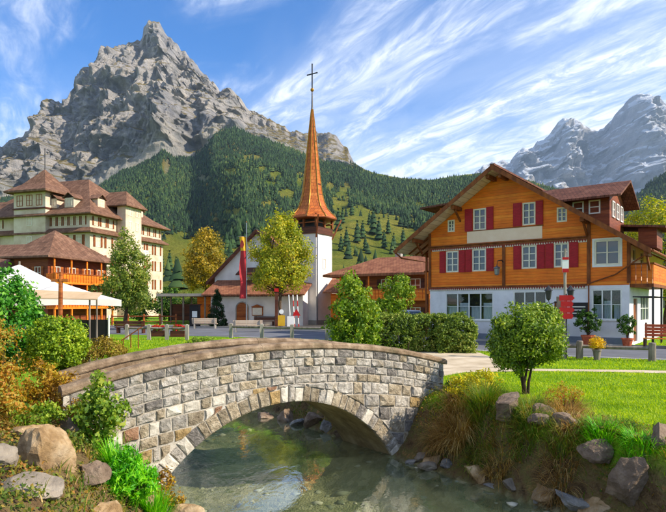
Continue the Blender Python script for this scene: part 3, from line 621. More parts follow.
# ---------------------------------------------------------------- stone bridge
pmat('stone_grey', [hexc('7c766c'), hexc('aaa296'), hexc('cfc7ba')], 9, 0.95, 1.0, 20, rand=0.16, bdist=0.05, dirt=hexc('9a8868'))
pmat('stone_dark', [hexc('635d57'), hexc('857e76'), hexc('a59d93')], 9, 0.95, 1.0, 20, rand=0.2, bdist=0.08)
pmat('stone_tan', [hexc('86765f'), hexc('aa9a80'), hexc('c9baa0')], 8, 0.95, 1.0, 20, rand=0.22, bdist=0.08)
pmat('stone_ochre', [hexc('8e744c'), hexc('ad9060'), hexc('c4aa7c')], 8, 0.95, 0.8, 26, rand=0.2, bdist=0.08)
pmat('stone_rust', [hexc('7a5842'), hexc('9c765a'), hexc('b5957a')], 8, 0.95, 0.8, 26, rand=0.2, bdist=0.08)
pmat('stone_pale', [hexc('a39b8c'), hexc('c2b9a8'), hexc('d6cebf')], 8, 0.95, 0.7, 26, rand=0.12, bdist=0.03)
pmat('mortar', [hexc('958c7e'), hexc('b4ab9c'), hexc('c8bfb0')], 5, 0.98, 0.7, 30, bdist=0.03, dirt=hexc('a8977a'))
pmat('cap_stone', [hexc('5f4c38'), hexc('8a745c'), hexc('ab967c')], 3.5, 0.95, 0.8, 22, dirt=hexc('4c4a30'), bdist=0.03)
pmat('vault_render', [hexc('84704e'), hexc('a48f68'), hexc('bba781')], 2.5, 0.95, 0.6, 14, dirt=hexc('574a34'))
BA = Vector((-4.26, 9.0)); BANG = math.atan2(0.58, 0.8145); BLEN = 8.62; BW = 1.95
AR, AS, ACZ, RING = 3.35, 4.1, 0.22 - 3.35, 0.28
def cap_top(s): return 1.42 - 0.031 * (s - AS) ** 2 if s < AS else 1.42 - 0.0275 * (s - AS) ** 2
def intrados(s):
    q = AR * AR - (s - AS) ** 2; return ACZ + math.sqrt(q) if q > 0 else -9
def build_bridge():
    br = empty('stone_bridge', (BA.x, BA.y, 0), BANG, 'old humped stone arch bridge with rock-faced parapet over the stream', 'bridge')
    CAPH = 0.15; BOT = -2.0; XA = math.sqrt(AR * AR - (BOT - ACZ) ** 2) if AR > abs(BOT - ACZ) else 0
    ss = sorted(set([round(float(v), 3) for v in np.linspace(0, BLEN, 121)] + [round(AS - XA, 3), round(AS + XA, 3)]))
    PT = 0.27
    # core: both faces with the arch opening, parapet backs and the deck
    mb = MB(); mi = MB(); mj = MB()
    def colz(s): return max(BOT, intrados(s))
    for a, b in zip(ss, ss[1:]):
        za, zb = colz(a), colz(b); ta, tb = cap_top(a) - CAPH + 0.01, cap_top(b) - CAPH + 0.01; da, db = ta - 0.72, tb - 0.72
        y0, y1 = 0.006, BW - 0.006
        mb.add([(a,y0,za),(b,y0,zb),(b,y0,tb),(a,y0,ta)], [(0,1,2,3)]); mb.add([(a,y1,za),(b,y1,zb),(b,y1,tb),(a,y1,ta)], [(3,2,1,0)])
        mb.add([(a,y0,ta),(b,y0,tb),(b,PT,tb),(a,PT,ta)], [(0,1,2,3)]); mb.add([(a,BW-PT,ta),(b,BW-PT,tb),(b,y1,tb),(a,y1,ta)], [(0,1,2,3)])
        mi.add([(a,PT,da),(b,PT,db),(b,PT,tb),(a,PT,ta)], [(3,2,1,0)]); mj.add([(a,BW-PT,da),(b,BW-PT,db),(b,BW-PT,tb),(a,BW-PT,ta)], [(0,1,2,3)])
        mb.add([(a,PT,da),(b,PT,db),(b,BW-PT,db),(a,BW-PT,da)], [(0,1,2,3)])
    for s, f in ((0, 1), (BLEN, -1)):
        t = cap_top(s) - CAPH + 0.01; d = t - 0.72
        mb.add([(s,0.02,BOT),(s,0.02,t),(s,PT,t),(s,PT,d),(s,BW-PT,d),(s,BW-PT,t),(s,BW-0.02,t),(s,BW-0.02,BOT)], [tuple(range(8))])
    mb.mesh_fix = False
    link('core_wall', mb.mesh('core_wall', M['mortar'], fix=False), br)
    for q in (mi, mj): link('parapet_lining', q.mesh('parapet_lining', M['cap_stone'], fix=False), br)
    dk = MB()
    for a, b in zip(ss[::4], ss[4::4]): dk.add([(a, PT, cap_top(a) - 0.855), (b, PT, cap_top(b) - 0.855), (b, BW - PT, cap_top(b) - 0.855), (a, BW - PT, cap_top(a) - 0.855)], [(0, 1, 2, 3)])
    link('deck', dk.mesh('deck', M['cap_stone'], fix=False), br)
    vb = MB(); th = np.linspace(-1.02, 1.02, 41)
    for a, b in zip(th, th[1:]):
        pa = (AS + AR * math.sin(a), ACZ + AR * math.cos(a)); pb = (AS + AR * math.sin(b), ACZ + AR * math.cos(b))
        vb.add([(pa[0],0.0,pa[1]-0.004),(pb[0],0.0,pb[1]-0.004),(pb[0],BW,pb[1]-0.004),(pa[0],BW,pa[1]-0.004)], [(0,1,2,3)])
    link('vault', vb.mesh('vault', M['vault_render'], smooth=True, fix=False), br)
    # low stone courses lining the foot of the vault on the far side
    rng = random.Random(4)
    def stone(pts, proud, mat, name='stone', y0=0.03, inset=0.22):
        n = len(pts); cx = sum(p[0] for p in pts) / n; cz = sum(p[1] for p in pts) / n; V = []; 
        for x, z in pts: V.append((x, y0, z))
        for x, z in pts: V.append((x + (cx - x) * 0.03, -proud * 0.35, z + (cz - z) * 0.03))
        for x, z in pts:
            k = inset * rng.uniform(0.45, 1.7); V.append((x + (cx - x) * k, -proud * rng.uniform(0.45, 1.45), z + (cz - z) * k))
        V.append((cx + rng.uniform(-.06, .06), -proud * rng.uniform(0.5, 1.7), cz + rng.uniform(-.04, .04)))
        F = []
        for i in range(n):
            j = (i + 1) % n; F += [(i, j, n + j, n + i), (n + i, n + j, 2 * n + j, 2 * n + i), (2 * n + i, 2 * n + j, 3 * n)]
        me = MB().add(V, F).mesh(name, mat); o = link(name, me, br); return o
    def outline(x0, x1, zb, zt, j):
        """eight points round a block, zb / zt are functions of s"""
        xm = (x0 + x1) / 2; r = lambda: rng.uniform(-j, j)
        return [(x0 + abs(r()), zb(x0) + abs(r())), (xm, zb(xm) + abs(r())), (x1 - abs(r()), zb(x1) + abs(r())), (x1 - abs(r()), (zb(x1) + zt(x1)) / 2 + r()), (x1 - abs(r()), zt(x1) - abs(r())), (xm, zt(xm) - abs(r())), (x0 + abs(r()), zt(x0) - abs(r())), (x0 + abs(r()), (zb(x0) + zt(x0)) / 2)]
    def clip(pts):
        q = []; rr = AR + RING + 0.012
        for x, z in pts:
            d = math.hypot(x - AS, z - ACZ)
            if d < rr: k = rr / d; x = AS + (x - AS) * k; z = ACZ + (z - ACZ) * k
            q.append((x, z))
        A_ = 0.5 * abs(sum(q[i][0] * q[(i+1) % len(q)][1] - q[(i+1) % len(q)][0] * q[i][1] for i in range(len(q))))
        return q, A_
    GAP = 0.005
    def course(zt, zb, s0, s1, wmin, wmax, mats, proud, j):
        s = s0
        while s < s1 - 0.05:
            w = rng.uniform(wmin, wmax)
            if s1 - s - w < wmin * 0.6: w = s1 - s
            x0, x1 = s + GAP, s + w - GAP
            pts = outline(x0, x1, lambda t: zb(t) + GAP, lambda t: zt(t) - GAP, j); q, A_ = clip(pts)
            cx = sum(p[0] for p in pts) / 8; cz = sum(p[1] for p in pts) / 8
            if math.hypot(cx - AS, cz - ACZ) > AR + RING * 0.75 and A_ > 0.006 and cz > -1.75:
                stone(q, rng.uniform(*proud), M[rng.choice(mats)])
            s += w
    H = 0.176
    for k in range(4):
        course(lambda t, k=k: cap_top(t) - CAPH - k * H, lambda t, k=k: cap_top(t) - CAPH - (k + 1) * H, 0.02 + 0.14 * (k % 2), BLEN - 0.02, 0.22, 0.42, ['stone_grey'] * 4 + ['stone_dark', 'stone_tan'], (0.014, 0.042), 0.010)
        if k % 2: stone(outline(0.01, 0.15, lambda t, k=k: cap_top(t) - CAPH - (k + 1) * H + GAP, lambda t, k=k: cap_top(t) - CAPH - k * H - GAP, 0.005), 0.05, M['stone_grey'])
    base = lambda t: cap_top(t) - CAPH - 4 * H
    hs = [0.19, 0.24, 0.20, 0.26, 0.20, 0.24, 0.24, 0.2]; acc = 0
    for k, h in enumerate(hs):
        # courses flatten towards the springing on the left
        zt = lambda t, a=acc, k=k: base(t) * (1 - 0.1 * k) + base(1.0) * 0.1 * k - a; zb = lambda t, a=acc + h, k=k: base(t) * (1 - 0.1 * (k + 1)) + base(1.0) * 0.1 * (k + 1) - a
        course(zt, zb, 0.02, 4.1, 0.13, 0.36, ['stone_tan'] * 5 + ['stone_pale'] * 3 + ['stone_grey'] * 3 + ['stone_ochre', 'stone_rust'], (0.014, 0.042), 0.02)
        acc += h
    acc = 0
    for k in range(8):
        h = [0.25, 0.27, 0.30, 0.28, 0.3, 0.3, 0.3, 0.3][k]
        zt = lambda t, a=acc, k=k: base(t) * (1 - 0.1 * k) + base(7.4) * 0.1 * k - a; zb = lambda t, a=acc + h, k=k: base(t) * (1 - 0.1 * (k + 1)) + base(7.4) * 0.1 * (k + 1) - a
        course(zt, zb, 4.1, BLEN - 0.02, 0.24, 0.52, (['stone_tan', 'stone_grey', 'stone_ochre', 'stone_grey'] if k < 2 else ['stone_dark'] * 3 + ['stone_grey'] * 2 + ['stone_tan']), (0.014, 0.04), 0.016); acc += h
    # ring of voussoirs
    a = -1.0; kk = 0
    while a < 1.0:
        w = rng.uniform(0.16, 0.25) / (AR + 0.15); r0 = AR - 0.012; r1 = AR + RING + rng.uniform(-0.03, 0.05); g = 0.009 / AR
        a0, a1 = a + g, a + w - g; am = (a0 + a1) / 2
        P = lambda t, r: (AS + r * math.sin(t), ACZ + r * math.cos(t))
        rm = (r0 + r1) / 2
        pts = [P(a0, r0), P(am, r0), P(a1, r0), P(a1, rm), P(a1, r1), P(am, r1 + rng.uniform(-.01, .015)), P(a0, r1), P(a0, rm)]
        stone(pts, rng.uniform(0.014, 0.034), M[rng.choice(['stone_pale', 'stone_tan', 'stone_pale', 'stone_tan'] if kk % 2 else ['stone_grey', 'stone_tan', 'stone_dark', 'stone_tan', 'stone_ochre', 'stone_grey'])], 'voussoir', y0=0.06)
        a += w; kk += 1
    # coping: long rounded cap stones on both parapets
    prof = [(-0.03, 0.0), (-0.05, 0.03), (-0.05, 0.11), (-0.02, 0.15), (0.05, 0.175), (0.20, 0.175), (0.27, 0.15), (0.30, 0.11), (0.305, 0.03), (0.285, 0.0)]
    for off in (0.0, BW - 0.26):
        cuts = [-0.10, 1.75, 3.5, 5.2, 6.9, BLEN + 0.08] if off == 0 else [0.15, 2.2, 4.3, 6.4, BLEN + 0.08]
        for c0, c1 in zip(cuts, cuts[1:]):
            m = 14; mb = MB(); V = []; n = len(prof)
            for i in range(m + 1):
                s = c0 + 0.003 + (c1 - c0 - 0.006) * i / m; t = cap_top(max(-0.1, s)) - 0.15
                for y, z in prof: V.append((s, y + off + 0.005 * math.sin(s * 5 + y * 9) , t + z * 0.82 + 0.004 * math.sin(s * 7.1 + y * 12) + rng.uniform(-.005, .005)))
            F = [(i * n + k, (i + 1) * n + k, (i + 1) * n + (k + 1) % n, i * n + (k + 1) % n) for i in range(m) for k in range(n)] + [tuple(range(n)), tuple(m * n + k for k in range(n - 1, -1, -1))]
            mb.add(V, F); mb.build('coping', M['cap_stone'], br, smooth=False)
    # pale end pier blocks at the near end of both parapets
    for off in (0.0, BW - 0.28):
        mb = MB(); t = cap_top(0) - 0.16; mb.box(-0.07, 0.0, off - 0.01, off + 0.28, t - 0.62, t); mb.build('end_block', M['stone_pale'], br)
    return br
build_bridge()

# ---------------------------------------------------------------- building helpers
_WIN = {}
def window(parent, loc, rz, w, h, nc=2, nr=3, frame='white_paint', bar=0.05, depth=0.09, shutters=None, sill=False, pane='window_glass', fb=None, head=0.0):
    """a window centred on loc, facing local -y before rz; frame > panes; optional shutters beside it"""
    key = (round(w, 2), round(h, 2), nc, nr, frame, bar, pane)
    if key not in _WIN:
        mb = MB(); f = fb or 0.07
        mb.box(-w/2, -w/2+f, -0.03, depth, -h/2, h/2).box(w/2-f, w/2, -0.03, depth, -h/2, h/2).box(-w/2+f, w/2-f, -0.03, depth, h/2-f, h/2).box(-w/2+f, w/2-f, -0.03, depth, -h/2, -h/2+f)
        iw, ih = w - 2 * f, h - 2 * f
        for i in range(1, nc): x = -iw/2 + iw * i / nc; mb.box(x - bar/2 - 0.015, x + bar/2 + 0.015, -0.012, depth, -ih/2, ih/2)
        for i in range(nc):
            xa = -iw/2 + iw * i / nc + (bar/2 + 0.015 if i else 0); xb = -iw/2 + iw * (i + 1) / nc - (bar/2 + 0.015 if i < nc - 1 else 0)
            for k in range(1, nr): z = -ih/2 + ih * k / nr; mb.box(xa, xb, 0.0, depth - 0.01, z - bar/2, z + bar/2)
        me = mb.mesh('window', M[frame])
        pb = []
        for i in range(nc):
            xa = -iw/2 + iw * i / nc; xb = -iw/2 + iw * (i + 1) / nc
            pb.append(MB().box(xa + 0.001, xb - 0.001, 0.035, 0.045, -ih/2, ih/2).mesh('pane', M[pane]))
        _WIN[key] = (me, pb)
    me, pb = _WIN[key]; o = link('window', me, parent, loc, rz)
    for p in pb:
        if parent.parent is None: link('pane', p, o)
        else: link('pane', p, parent, loc, rz)        # thing > part > sub-part, no deeper
    if sill: MB().box(-w/2 - 0.06, w/2 + 0.06, -0.11, -0.031, -h/2 - 0.05, -h/2 + 0.01).build('sill', M[frame], o)
    if shutters:
        sw, mat = shutters
        for sg in (-1, 1):
            k2 = ('sh', round(sw, 2), round(h, 2), mat)
            if k2 not in _WIN:
                mb = MB(); t = 0.045; mb.box(-sw/2, sw/2, -t, 0, -h/2, h/2)
                mb.box(-sw/2 + 0.05, sw/2 - 0.05, -t - 0.012, -t, -h/2 + 0.06, -0.03).box(-sw/2 + 0.05, sw/2 - 0.05, -t - 0.012, -t, 0.03, h/2 - 0.06)
                _WIN[k2] = mb.mesh('shutter', M[mat])
            c, s = math.cos(rz), math.sin(rz); dx = sg * (w/2 + sw/2 + 0.012); dy = -0.012
            link('shutter', _WIN[k2], parent, (loc[0] + dx * c - dy * s, loc[1] + dx * s + dy * c, loc[2]), rz)
    return o
def clip_poly(pts, a, b, c):
    """keep the side a*x + b*z <= c"""
    out = []
    for i in range(len(pts)):
        p, q = pts[i], pts[(i + 1) % len(pts)]; fp = a * p[0] + b * p[1] - c; fq = a * q[0] + b * q[1] - c
        if fp <= 0: out.append(p)
        if fp * fq < 0: t = fp / (fp - fq); out.append((p[0] + (q[0] - p[0]) * t, p[1] + (q[1] - p[1]) * t))
    return out
def wall_skin(mb, x0, x1, z0, z1, ops, T, planes=(), reveal=0.14):
    """wall sheet with real openings; T maps (x, z, inward depth) to local space"""
    xs = sorted({x0, x1} | {v for o in ops for v in o[:2]}); zs = sorted({z0, z1} | {v for o in ops for v in o[2:]})
    for a, b in zip(xs, xs[1:]):
        for c, d in zip(zs, zs[1:]):
            mx, mz = (a + b) / 2, (c + d) / 2
            if any(o[0] < mx < o[1] and o[2] < mz < o[3] for o in ops): continue
            p = [(a, c), (b, c), (b, d), (a, d)]
            for pl in planes:
                p = clip_poly(p, *pl)
                if len(p) < 3: break
            if len(p) >= 3: mb.poly([T(x, z, 0) for x, z in p])
    for a, b, c, d in ops:
        for (p, q) in (((a, c), (b, c)), ((b, c), (b, d)), ((b, d), (a, d)), ((a, d), (a, c))):
            mb.poly([T(p[0], p[1], 0), T(q[0], q[1], 0), T(q[0], q[1], reveal), T(p[0], p[1], reveal)])
def hip_roof(mb, x0, x1, y0, y1, ze, zr, inset_x=None, th=0.18, flare=0.0, rx0=None, rx1=None, ryc=None):
    """hipped roof; the ridge runs along x between rx0 and rx1"""
    yc = (y0 + y1) / 2 if ryc is None else ryc; k = inset_x if inset_x is not None else (y1 - y0) / 2
    a = x0 + k if rx0 is None else rx0; b = x1 - k if rx1 is None else rx1
    E = [(x0, y0, ze), (x1, y0, ze), (x1, y1, ze), (x0, y1, ze)]
    if flare:
        f = 0.24; zi = ze + (zr - ze) * 0.19
        I = [(x0 + (a - x0) * f, y0 + (yc - y0) * f, zi), (x1 + (b - x1) * f, y0 + (yc - y0) * f, zi), (x1 + (b - x1) * f, y1 + (yc - y1) * f, zi), (x0 + (a - x0) * f, y1 + (yc - y1) * f, zi)]
    else: I = None
    Rg = [(a, yc, zr), (b, yc, zr)]
    V = E + ([*I] if I else []) + Rg + [(x, y, z - th) for x, y, z in E]; ne = 4 + (4 if I else 0); r0 = ne; r1 = ne + 1; u = ne + 2
    F = []
    if I:
        for i in range(4): j = (i + 1) % 4; F.append((i, j, 4 + j, 4 + i))
        t = 4
    else: t = 0
    F += [(t, t + 1, r1, r0), (t + 1, t + 2, r1), (t + 2, t + 3, r0, r1), (t + 3, t, r0)]
    for i in range(4): j = (i + 1) % 4; F.append((i, u + i, u + j, j))
    F.append((u + 3, u + 2, u + 1, u))
    mb.add(V, F)
def gable_dormer(parent, x, y, z, rz, w=1.6, h=1.3, depth=2.2, wall='cream_wall', roof='hotel_tiles', nc=2, nr=2):
    """small dormer whose face looks along local -y before rz"""
    d = link('dormer', MB().box(-w/2, w/2, 0, depth, 0, h).mesh('dormer', M[wall]), parent, (x, y, z), rz)
    mb = MB(); o = 0.28; zr = h + w * 0.42
    for sg in (-1, 1):
        mb.slab([(0, -o, zr), (sg * (w/2 + o), -o, h - 0.10), (sg * (w/2 + o), depth + 0.9, h - 0.10), (0, depth + 0.9, zr)], (0, 0, 0.10))
    mb.poly([(-w/2, 0.0, h), (w/2, 0.0, h), (0, 0.0, zr)]); mb.build('dormer_roof', M[roof], d)
    wdw = window(d, (0, -0.012, h * 0.52), 0, w * 0.62, h * 0.72, nc, nr, 'cream_paint', 0.05)
    # the pane is a piece of the dormer
    return d
# ---------------------------------------------------------------- orange chalet
def build_chalet():
    WID, DEP = 11.55, 12.5; RX, RZ_ = 4.66, 10.22; PL, PR = (RZ_ - 5.70) / (RX + 1.84), (RZ_ - 4.92) / (12.7 - RX)
    TH = 0.22; VY, BY = -1.3, DEP + 0.9; EL, ER = -1.86, 12.72
    c = empty('chalet', (6.27, 36.2, 0), R(-37.4), 'large orange timber chalet with crimson shutters above a white ground floor', 'house')
    roofz = lambda x: RZ_ - TH - (PL * (RX - x) if x < RX else PR * (x - RX))
    front = lambda x, z, d: (x, d, z); right = lambda y, z, d: (WID - d, y, z); left = lambda y, z, d: (d, y, z)
    # ground floor
    g_ops = [(1.08, 4.23, 1.22, 2.9), (5.43, 7.35, 1.22, 2.95), (7.75, 8.45, 0.15, 2.35), (9.72, 11.2, 1.35, 3.0)]
    mb = MB(); wall_skin(mb, 0, WID, 0, 3.2, g_ops, front); r_ops = [(1.2, 2.4, 0.15, 2.5), (3.4, 6.4, 1.2, 2.7)]
    wall_skin(mb, 0, DEP, 0, 3.2, r_ops, right); wall_skin(mb, 0, DEP, 0, 3.2, [], left); mb.poly([(0, DEP, 0), (WID, DEP, 0), (WID, DEP, 3.2), (0, DEP, 3.2)])
    link('ground_floor_wall', mb.mesh('ground_floor_wall', M['white_stucco'], fix=False), c)
    MB().box(-0.05, WID + 0.05, -0.05, -0.005, 0, 0.42).build('plinth', pmat('plinth_grey', [hexc('6f7686'), hexc('858b99')], 2, 0.9), c)
    # timber storeys
    mb = MB()
    f_ops = [(1.14, 1.99, 4.2, 5.53), (2.89, 3.77, 4.2, 5.56), (5.93, 6.79, 4.25, 5.57), (7.75, 8.55, 4.25, 5.6), (9.87, 11.1, 4.28, 5.62), (2.95, 3.77, 6.70, 8.02), (5.98, 6.72, 6.76, 8.07), (1.25, 1.72, 6.74, 7.5), (7.9, 8.45, 6.78, 7.6)]
    planes = [(-PL, 1, RZ_ - TH - PL * RX), (PR, 1, RZ_ - TH + PR * RX)]
    wall_skin(mb, 0, WID, 3.2, 10.3, f_ops, front, planes)
    s_ops = [(1.0, 1.9, 3.35, 5.2), (3.4, 4.4, 4.0, 5.2)]
    wall_skin(mb, 0, DEP, 3.2, roofz(WID), [], left if False else left)
    mb.poly([(0, DEP, 3.2), (WID, DEP, 3.2), (WID, DEP, roofz(WID)), (RX, DEP, RZ_ - TH), (0, DEP, roofz(0))])
    link('timber_wall', mb.mesh('timber_wall', M['orange_timber'], fix=False), c)
    mb = MB(); wall_skin(mb, 0, DEP, 3.2, roofz(WID), s_ops, right); link('side_wall', mb.mesh('side_wall', M['panel_paint'], fix=False), c)
    mb = MB(); wall_skin(mb, 0, DEP, roofz(WID), roofz(0), [], left); link('timber_wall', mb.mesh('timber_wall', M['orange_timber'], fix=False), c)
    # roof slabs with soffit boards beneath
    for nm, ex, dx in (('roof', EL, -1), ('roof', ER, 1)):
        p = PL if dx < 0 else PR; ez = RZ_ - p * abs(RX - ex)
        r = MB().slab([(RX, VY, RZ_), (ex, VY, ez), (ex, BY, ez), (RX, BY, RZ_)], (0, 0, -0.10)).build('roof', M['chalet_tiles'], c)
        MB().slab([(RX, VY + 0.06, RZ_ - 0.104), (ex - dx * 0.05, VY + 0.06, ez - 0.104 + p * 0.05), (ex - dx * 0.05, BY, ez - 0.104 + p * 0.05), (RX, BY, RZ_ - 0.104)], (0, 0, -0.10)).build('soffit', M['soffit_boards'], r)
        # verge board, eave board, gutter
        mb = MB(); mb.slab([(RX, VY - 0.05, RZ_ + 0.03), (ex, VY - 0.05, ez + 0.03), (ex, VY - 0.05, ez - 0.26), (RX, VY - 0.05, RZ_ - 0.26)], (0, 0.045, 0)); mb.build('verge_board', M['beam_brown'], r)
        mb = MB(); mb.tube([(ex + dx * 0.07, VY, ez - 0.08), (ex + dx * 0.07, BY, ez - 0.08)], 0.07, 8); mb.build('gutter', M['beam_brown'], r)
        # purlins carrying the overhang, with raking struts
        for t in ((0.05, 0.39, 0.80) if dx < 0 else (0.05, 0.60, 0.97)):
            x = RX + (ex - RX) * t; z = roofz(x) - 0.13
            MB().box(x - 0.10, x + 0.10, VY + 0.12, 0.0, z - 0.12, z + 0.10).build('purlin', M['beam_brown'], c)
            if t > 0.1: MB().bar((x, -0.02, z - 0.75), (x, VY + 0.45, z - 0.12), 0.10, 0.12).build('brace', M['beam_brown'], c)
        # rafters under the side overhang
        n = 14; wx = 0 if dx < 0 else WID
        for k in range(n):
            y = 0.3 + (DEP - 0.6) * k / (n - 1); MB().bar((wx, y, roofz(wx) - 0.06), (ex - dx * 0.12, y, ez - TH - 0.02 + p * 0.12), 0.09, 0.12).build('rafter', M['beam_brown'], c)
    MB().box(RX - 0.14, RX + 0.14, VY, BY, RZ_ - 0.02, RZ_ + 0.09).build('ridge_cap', M['chalet_tiles'], c)
    # corner and bay posts
    for x in (0.0, 4.88, 9.58, WID - 0.02):
        MB().box(x - 0.09, x + 0.09, -0.055, -0.003, 3.3, (5.74 if x == 4.88 else roofz(x) - 0.02)).build('timber_post', M['beam_brown'], c)
    # scalloped red and white skirting boards between the storeys
    for z, xa, xb in ((3.2, -0.1, 9.5), (5.72, 0.1, 9.5)):
        MB().box(xa, xb, -0.09, -0.003, z, z + 0.10).build('string_board', M['beam_brown'], c)
        mb = MB(); wb = MB(); n = int((xb - xa) / 0.14)
        for k in range(n):
            a = xa + k * 0.14; mb.slab([(a, -0.075, z), (a + 0.14, -0.075, z), (a + 0.07, -0.075, z - 0.15)], (0, 0.02, 0))
            wb.slab([(a + 0.07, -0.05, z - 0.15), (a + 0.14, -0.05, z - 0.001), (a + 0.21, -0.05, z - 0.15)], (0, 0.02, 0))
        tag(mb.build('scallop_trim', M['trim_red'], c), kind='stuff'); tag(wb.build('scallop_trim', M['cream_paint'], c), kind='stuff')
    MB().box(-0.05, 9.5, -0.16, -0.003, 5.84, 5.90).build('ledge', M['beam_brown'], c)
    MB().box(2.56, 7.11, -0.03, -0.003, 5.94, 6.66).build('lettering_panel', M['panel_paint'], c)
    MB().box(2.50, 7.17, -0.05, -0.003, 6.66, 6.71).build('panel_moulding', M['beam_brown'], c)
    # windows
    for i, (a, b, z0, z1) in enumerate(f_ops):
        w, h = b - a, z1 - z0; small = w < 0.6; big = w > 1.1
        window(c, ((a + b) / 2, 0.03, (z0 + z1) / 2), 0, w, h, 2, 2 if big else 3, 'cream_paint', 0.045, 0.09, None if (small or big) else None, fb=0.085)
        if big: # broad white surround
            MB().box(a - 0.12, a, -0.03, -0.003, z0 - 0.1, z1 + 0.1).box(b, b + 0.12, -0.03, -0.003, z0 - 0.1, z1 + 0.1).box(a, b, -0.03, -0.003, z1, z1 + 0.1).box(a, b, -0.03, -0.003, z0 - 0.1, z0).build('window_surround', M['white_paint'], c)
    for a, b, z0, z1 in [(0.70, 1.12, 4.17, 5.54), (2.01, 2.43, 4.17, 5.54), (2.46, 2.87, 4.18, 5.57), (3.80, 4.26, 4.18, 5.57), (5.46, 5.91, 4.22, 5.6), (6.82, 7.26, 4.22, 5.6), (7.29, 7.73, 4.22, 5.62), (8.58, 9.05, 4.22, 5.62),
                         (2.42, 2.92, 6.68, 8.06), (3.80, 4.24, 6.68, 8.06), (5.44, 5.95, 6.74, 8.10), (6.75, 7.16, 6.74, 8.10)]:
        mb = MB(); mb.box(a, b, -0.06, -0.012, z0, z1); m = (z0 + z1) / 2
        mb.box(a + 0.05, b - 0.05, -0.075, -0.06, z0 + 0.07, m - 0.04).box(a + 0.05, b - 0.05, -0.075, -0.06, m + 0.04, z1 - 0.07); mb.build('shutter', M['crimson_shutter'], c)
    for (a, b, z0, z1), nc in zip(g_ops, (4, 3, 1, 3)):
        if nc == 1:
            d = MB().box(a, b, 0.10, 0.14, z0, z1).build('door', M['beam_brown'], c); MB().box(a + 0.06, a + 0.10, 0.05, 0.10, 1.15, 1.3).build('handle', M['steel'], d); continue
        o = window(c, ((a + b) / 2, 0.05, (z0 + z1) / 2), 0, b - a, z1 - z0, nc, 2, 'white_paint', 0.03, 0.09, pane='clear_glass', sill=True, fb=0.075)
        for k in range(nc): # half curtains hung inside each light, dark room behind
            w1 = (b - a) / nc; x0 = -(b - a) / 2 + w1 * k + 0.06
            mb = MB(); n = 7; V = []
            hh = (z1 - z0) * (0.62 if k % 2 else 0.50)
            for i in range(n + 1):
                for zq in (-(z1 - z0) / 2 + 0.05, -(z1 - z0) / 2 + hh): V.append((x0 + (w1 - 0.12) * i / n, 0.22 + 0.02 * (-1) ** i, zq))
            mb.add(V, [(2 * i, 2 * i + 2, 2 * i + 3, 2 * i + 1) for i in range(n)]); mb.build('curtain', M['curtain'], o)
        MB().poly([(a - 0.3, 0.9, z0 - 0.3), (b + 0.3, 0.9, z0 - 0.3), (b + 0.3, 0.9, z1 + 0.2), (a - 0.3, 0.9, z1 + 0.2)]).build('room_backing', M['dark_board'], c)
    for a, b, z0, z1 in r_ops[1:]: window(c, (WID - 0.05, (a + b) / 2, (z0 + z1) / 2), R(90), b - a, z1 - z0, 3, 2, 'white_paint', 0.05)
    for a, b, z0, z1 in s_ops: window(c, (WID - 0.05, (a + b) / 2, (z0 + z1) / 2), R(90), b - a, z1 - z0, 1, 3, 'white_paint', 0.05)
    a, b, z0, z1 = r_ops[0]; MB().box(WID - 0.12, WID - 0.08, a, b, z0, z1).build('door', M['beam_brown'], c)
    # side balcony over a porch
    bx = WID + 1.1; bal = MB().box(WID + 0.003, bx, 0.15, 6.5, 3.08, 3.26).build('balcony', M['beam_brown'], c)
    for k in range(20):
        y = 0.18 + k * 0.325; MB().box(bx - 0.05, bx - 0.02, y, y + 0.29, 3.26, 4.25).build('baluster', M['orange_timber'], bal)
    for k in range(4):
        x = WID + 0.03 + k * 0.26; MB().box(x, x + 0.23, 0.15, 0.18, 3.26, 4.25).build('baluster', M['orange_timber'], bal)
    MB().box(bx - 0.09, bx + 0.03, 0.10, 6.5, 4.25, 4.33).box(WID + 0.003, bx - 0.09, 0.10, 0.22, 4.25, 4.33).build('handrail', M['beam_brown'], bal)
    for y in (0.25, 3.3, 6.3): MB().box(bx - 0.11, bx - 0.01, y, y + 0.1, 0, 3.08).build('porch_post', M['dark_metal'], c)
    for k in range(9): MB().box(WID + 0.02, bx - 0.12, 0.8 + k * 0.6, 0.83 + k * 0.6, 2.55, 2.62).build('porch_slat', M['dark_metal'], c)
    # left wing with gallery
    wg = MB().box(-1.55, -0.005, 2.2, 8.0, 2.9, 4.4).build('gallery', M['orange_timber'], c)
    for y in (2.25, 4.0, 5.8, 7.9): MB().box(-1.52, -1.40, y, y + 0.12, 4.4, roofz(-1.4) - 0.05).build('gallery_post', M['beam_brown'], wg)
    MB().box(-1.6, -1.35, 2.15, 8.05, 4.4, 4.5).build('handrail', M['beam_brown'], wg)
    for y in (2.25, 7.8): MB().box(-1.5, -1.36, y, y + 0.14, 0, 2.9).build('gallery_leg', M['beam_brown'], wg)
    # dormers
    zf = lambda x: RZ_ - PR * (x - RX)
    d = MB().box(6.6, 10.1, 2.6, 6.8, zf(10.1) - 0.1, 8.35).build('dormer', M['red_timber'], c)
    mb = MB()
    for sg in (-1, 1): mb.slab([(5.4, 4.7, 9.45), (10.85, 4.7, 9.45), (10.85, 4.7 + sg * 3.0, 8.2), (5.4, 4.7 + sg * 3.0, 8.2)], (0, 0, 0.12))
    mb.build('dormer_roof', M['chalet_tiles'], d)
    MB().poly([(10.1, 2.6, 8.35), (10.1, 6.8, 8.35), (10.1, 4.7, 9.4)]).build('dormer_gable', M['red_timber'], d)
    for y in (3.5, 4.7, 5.9): window(d, (10.13, y, 7.75), R(90), 0.75, 0.95, 2, 2, 'white_paint', 0.05)
    for x in (8.4, 9.3): window(d, (x, 2.57, 7.85), 0, 0.62, 0.8, 1, 2, 'white_paint', 0.05)
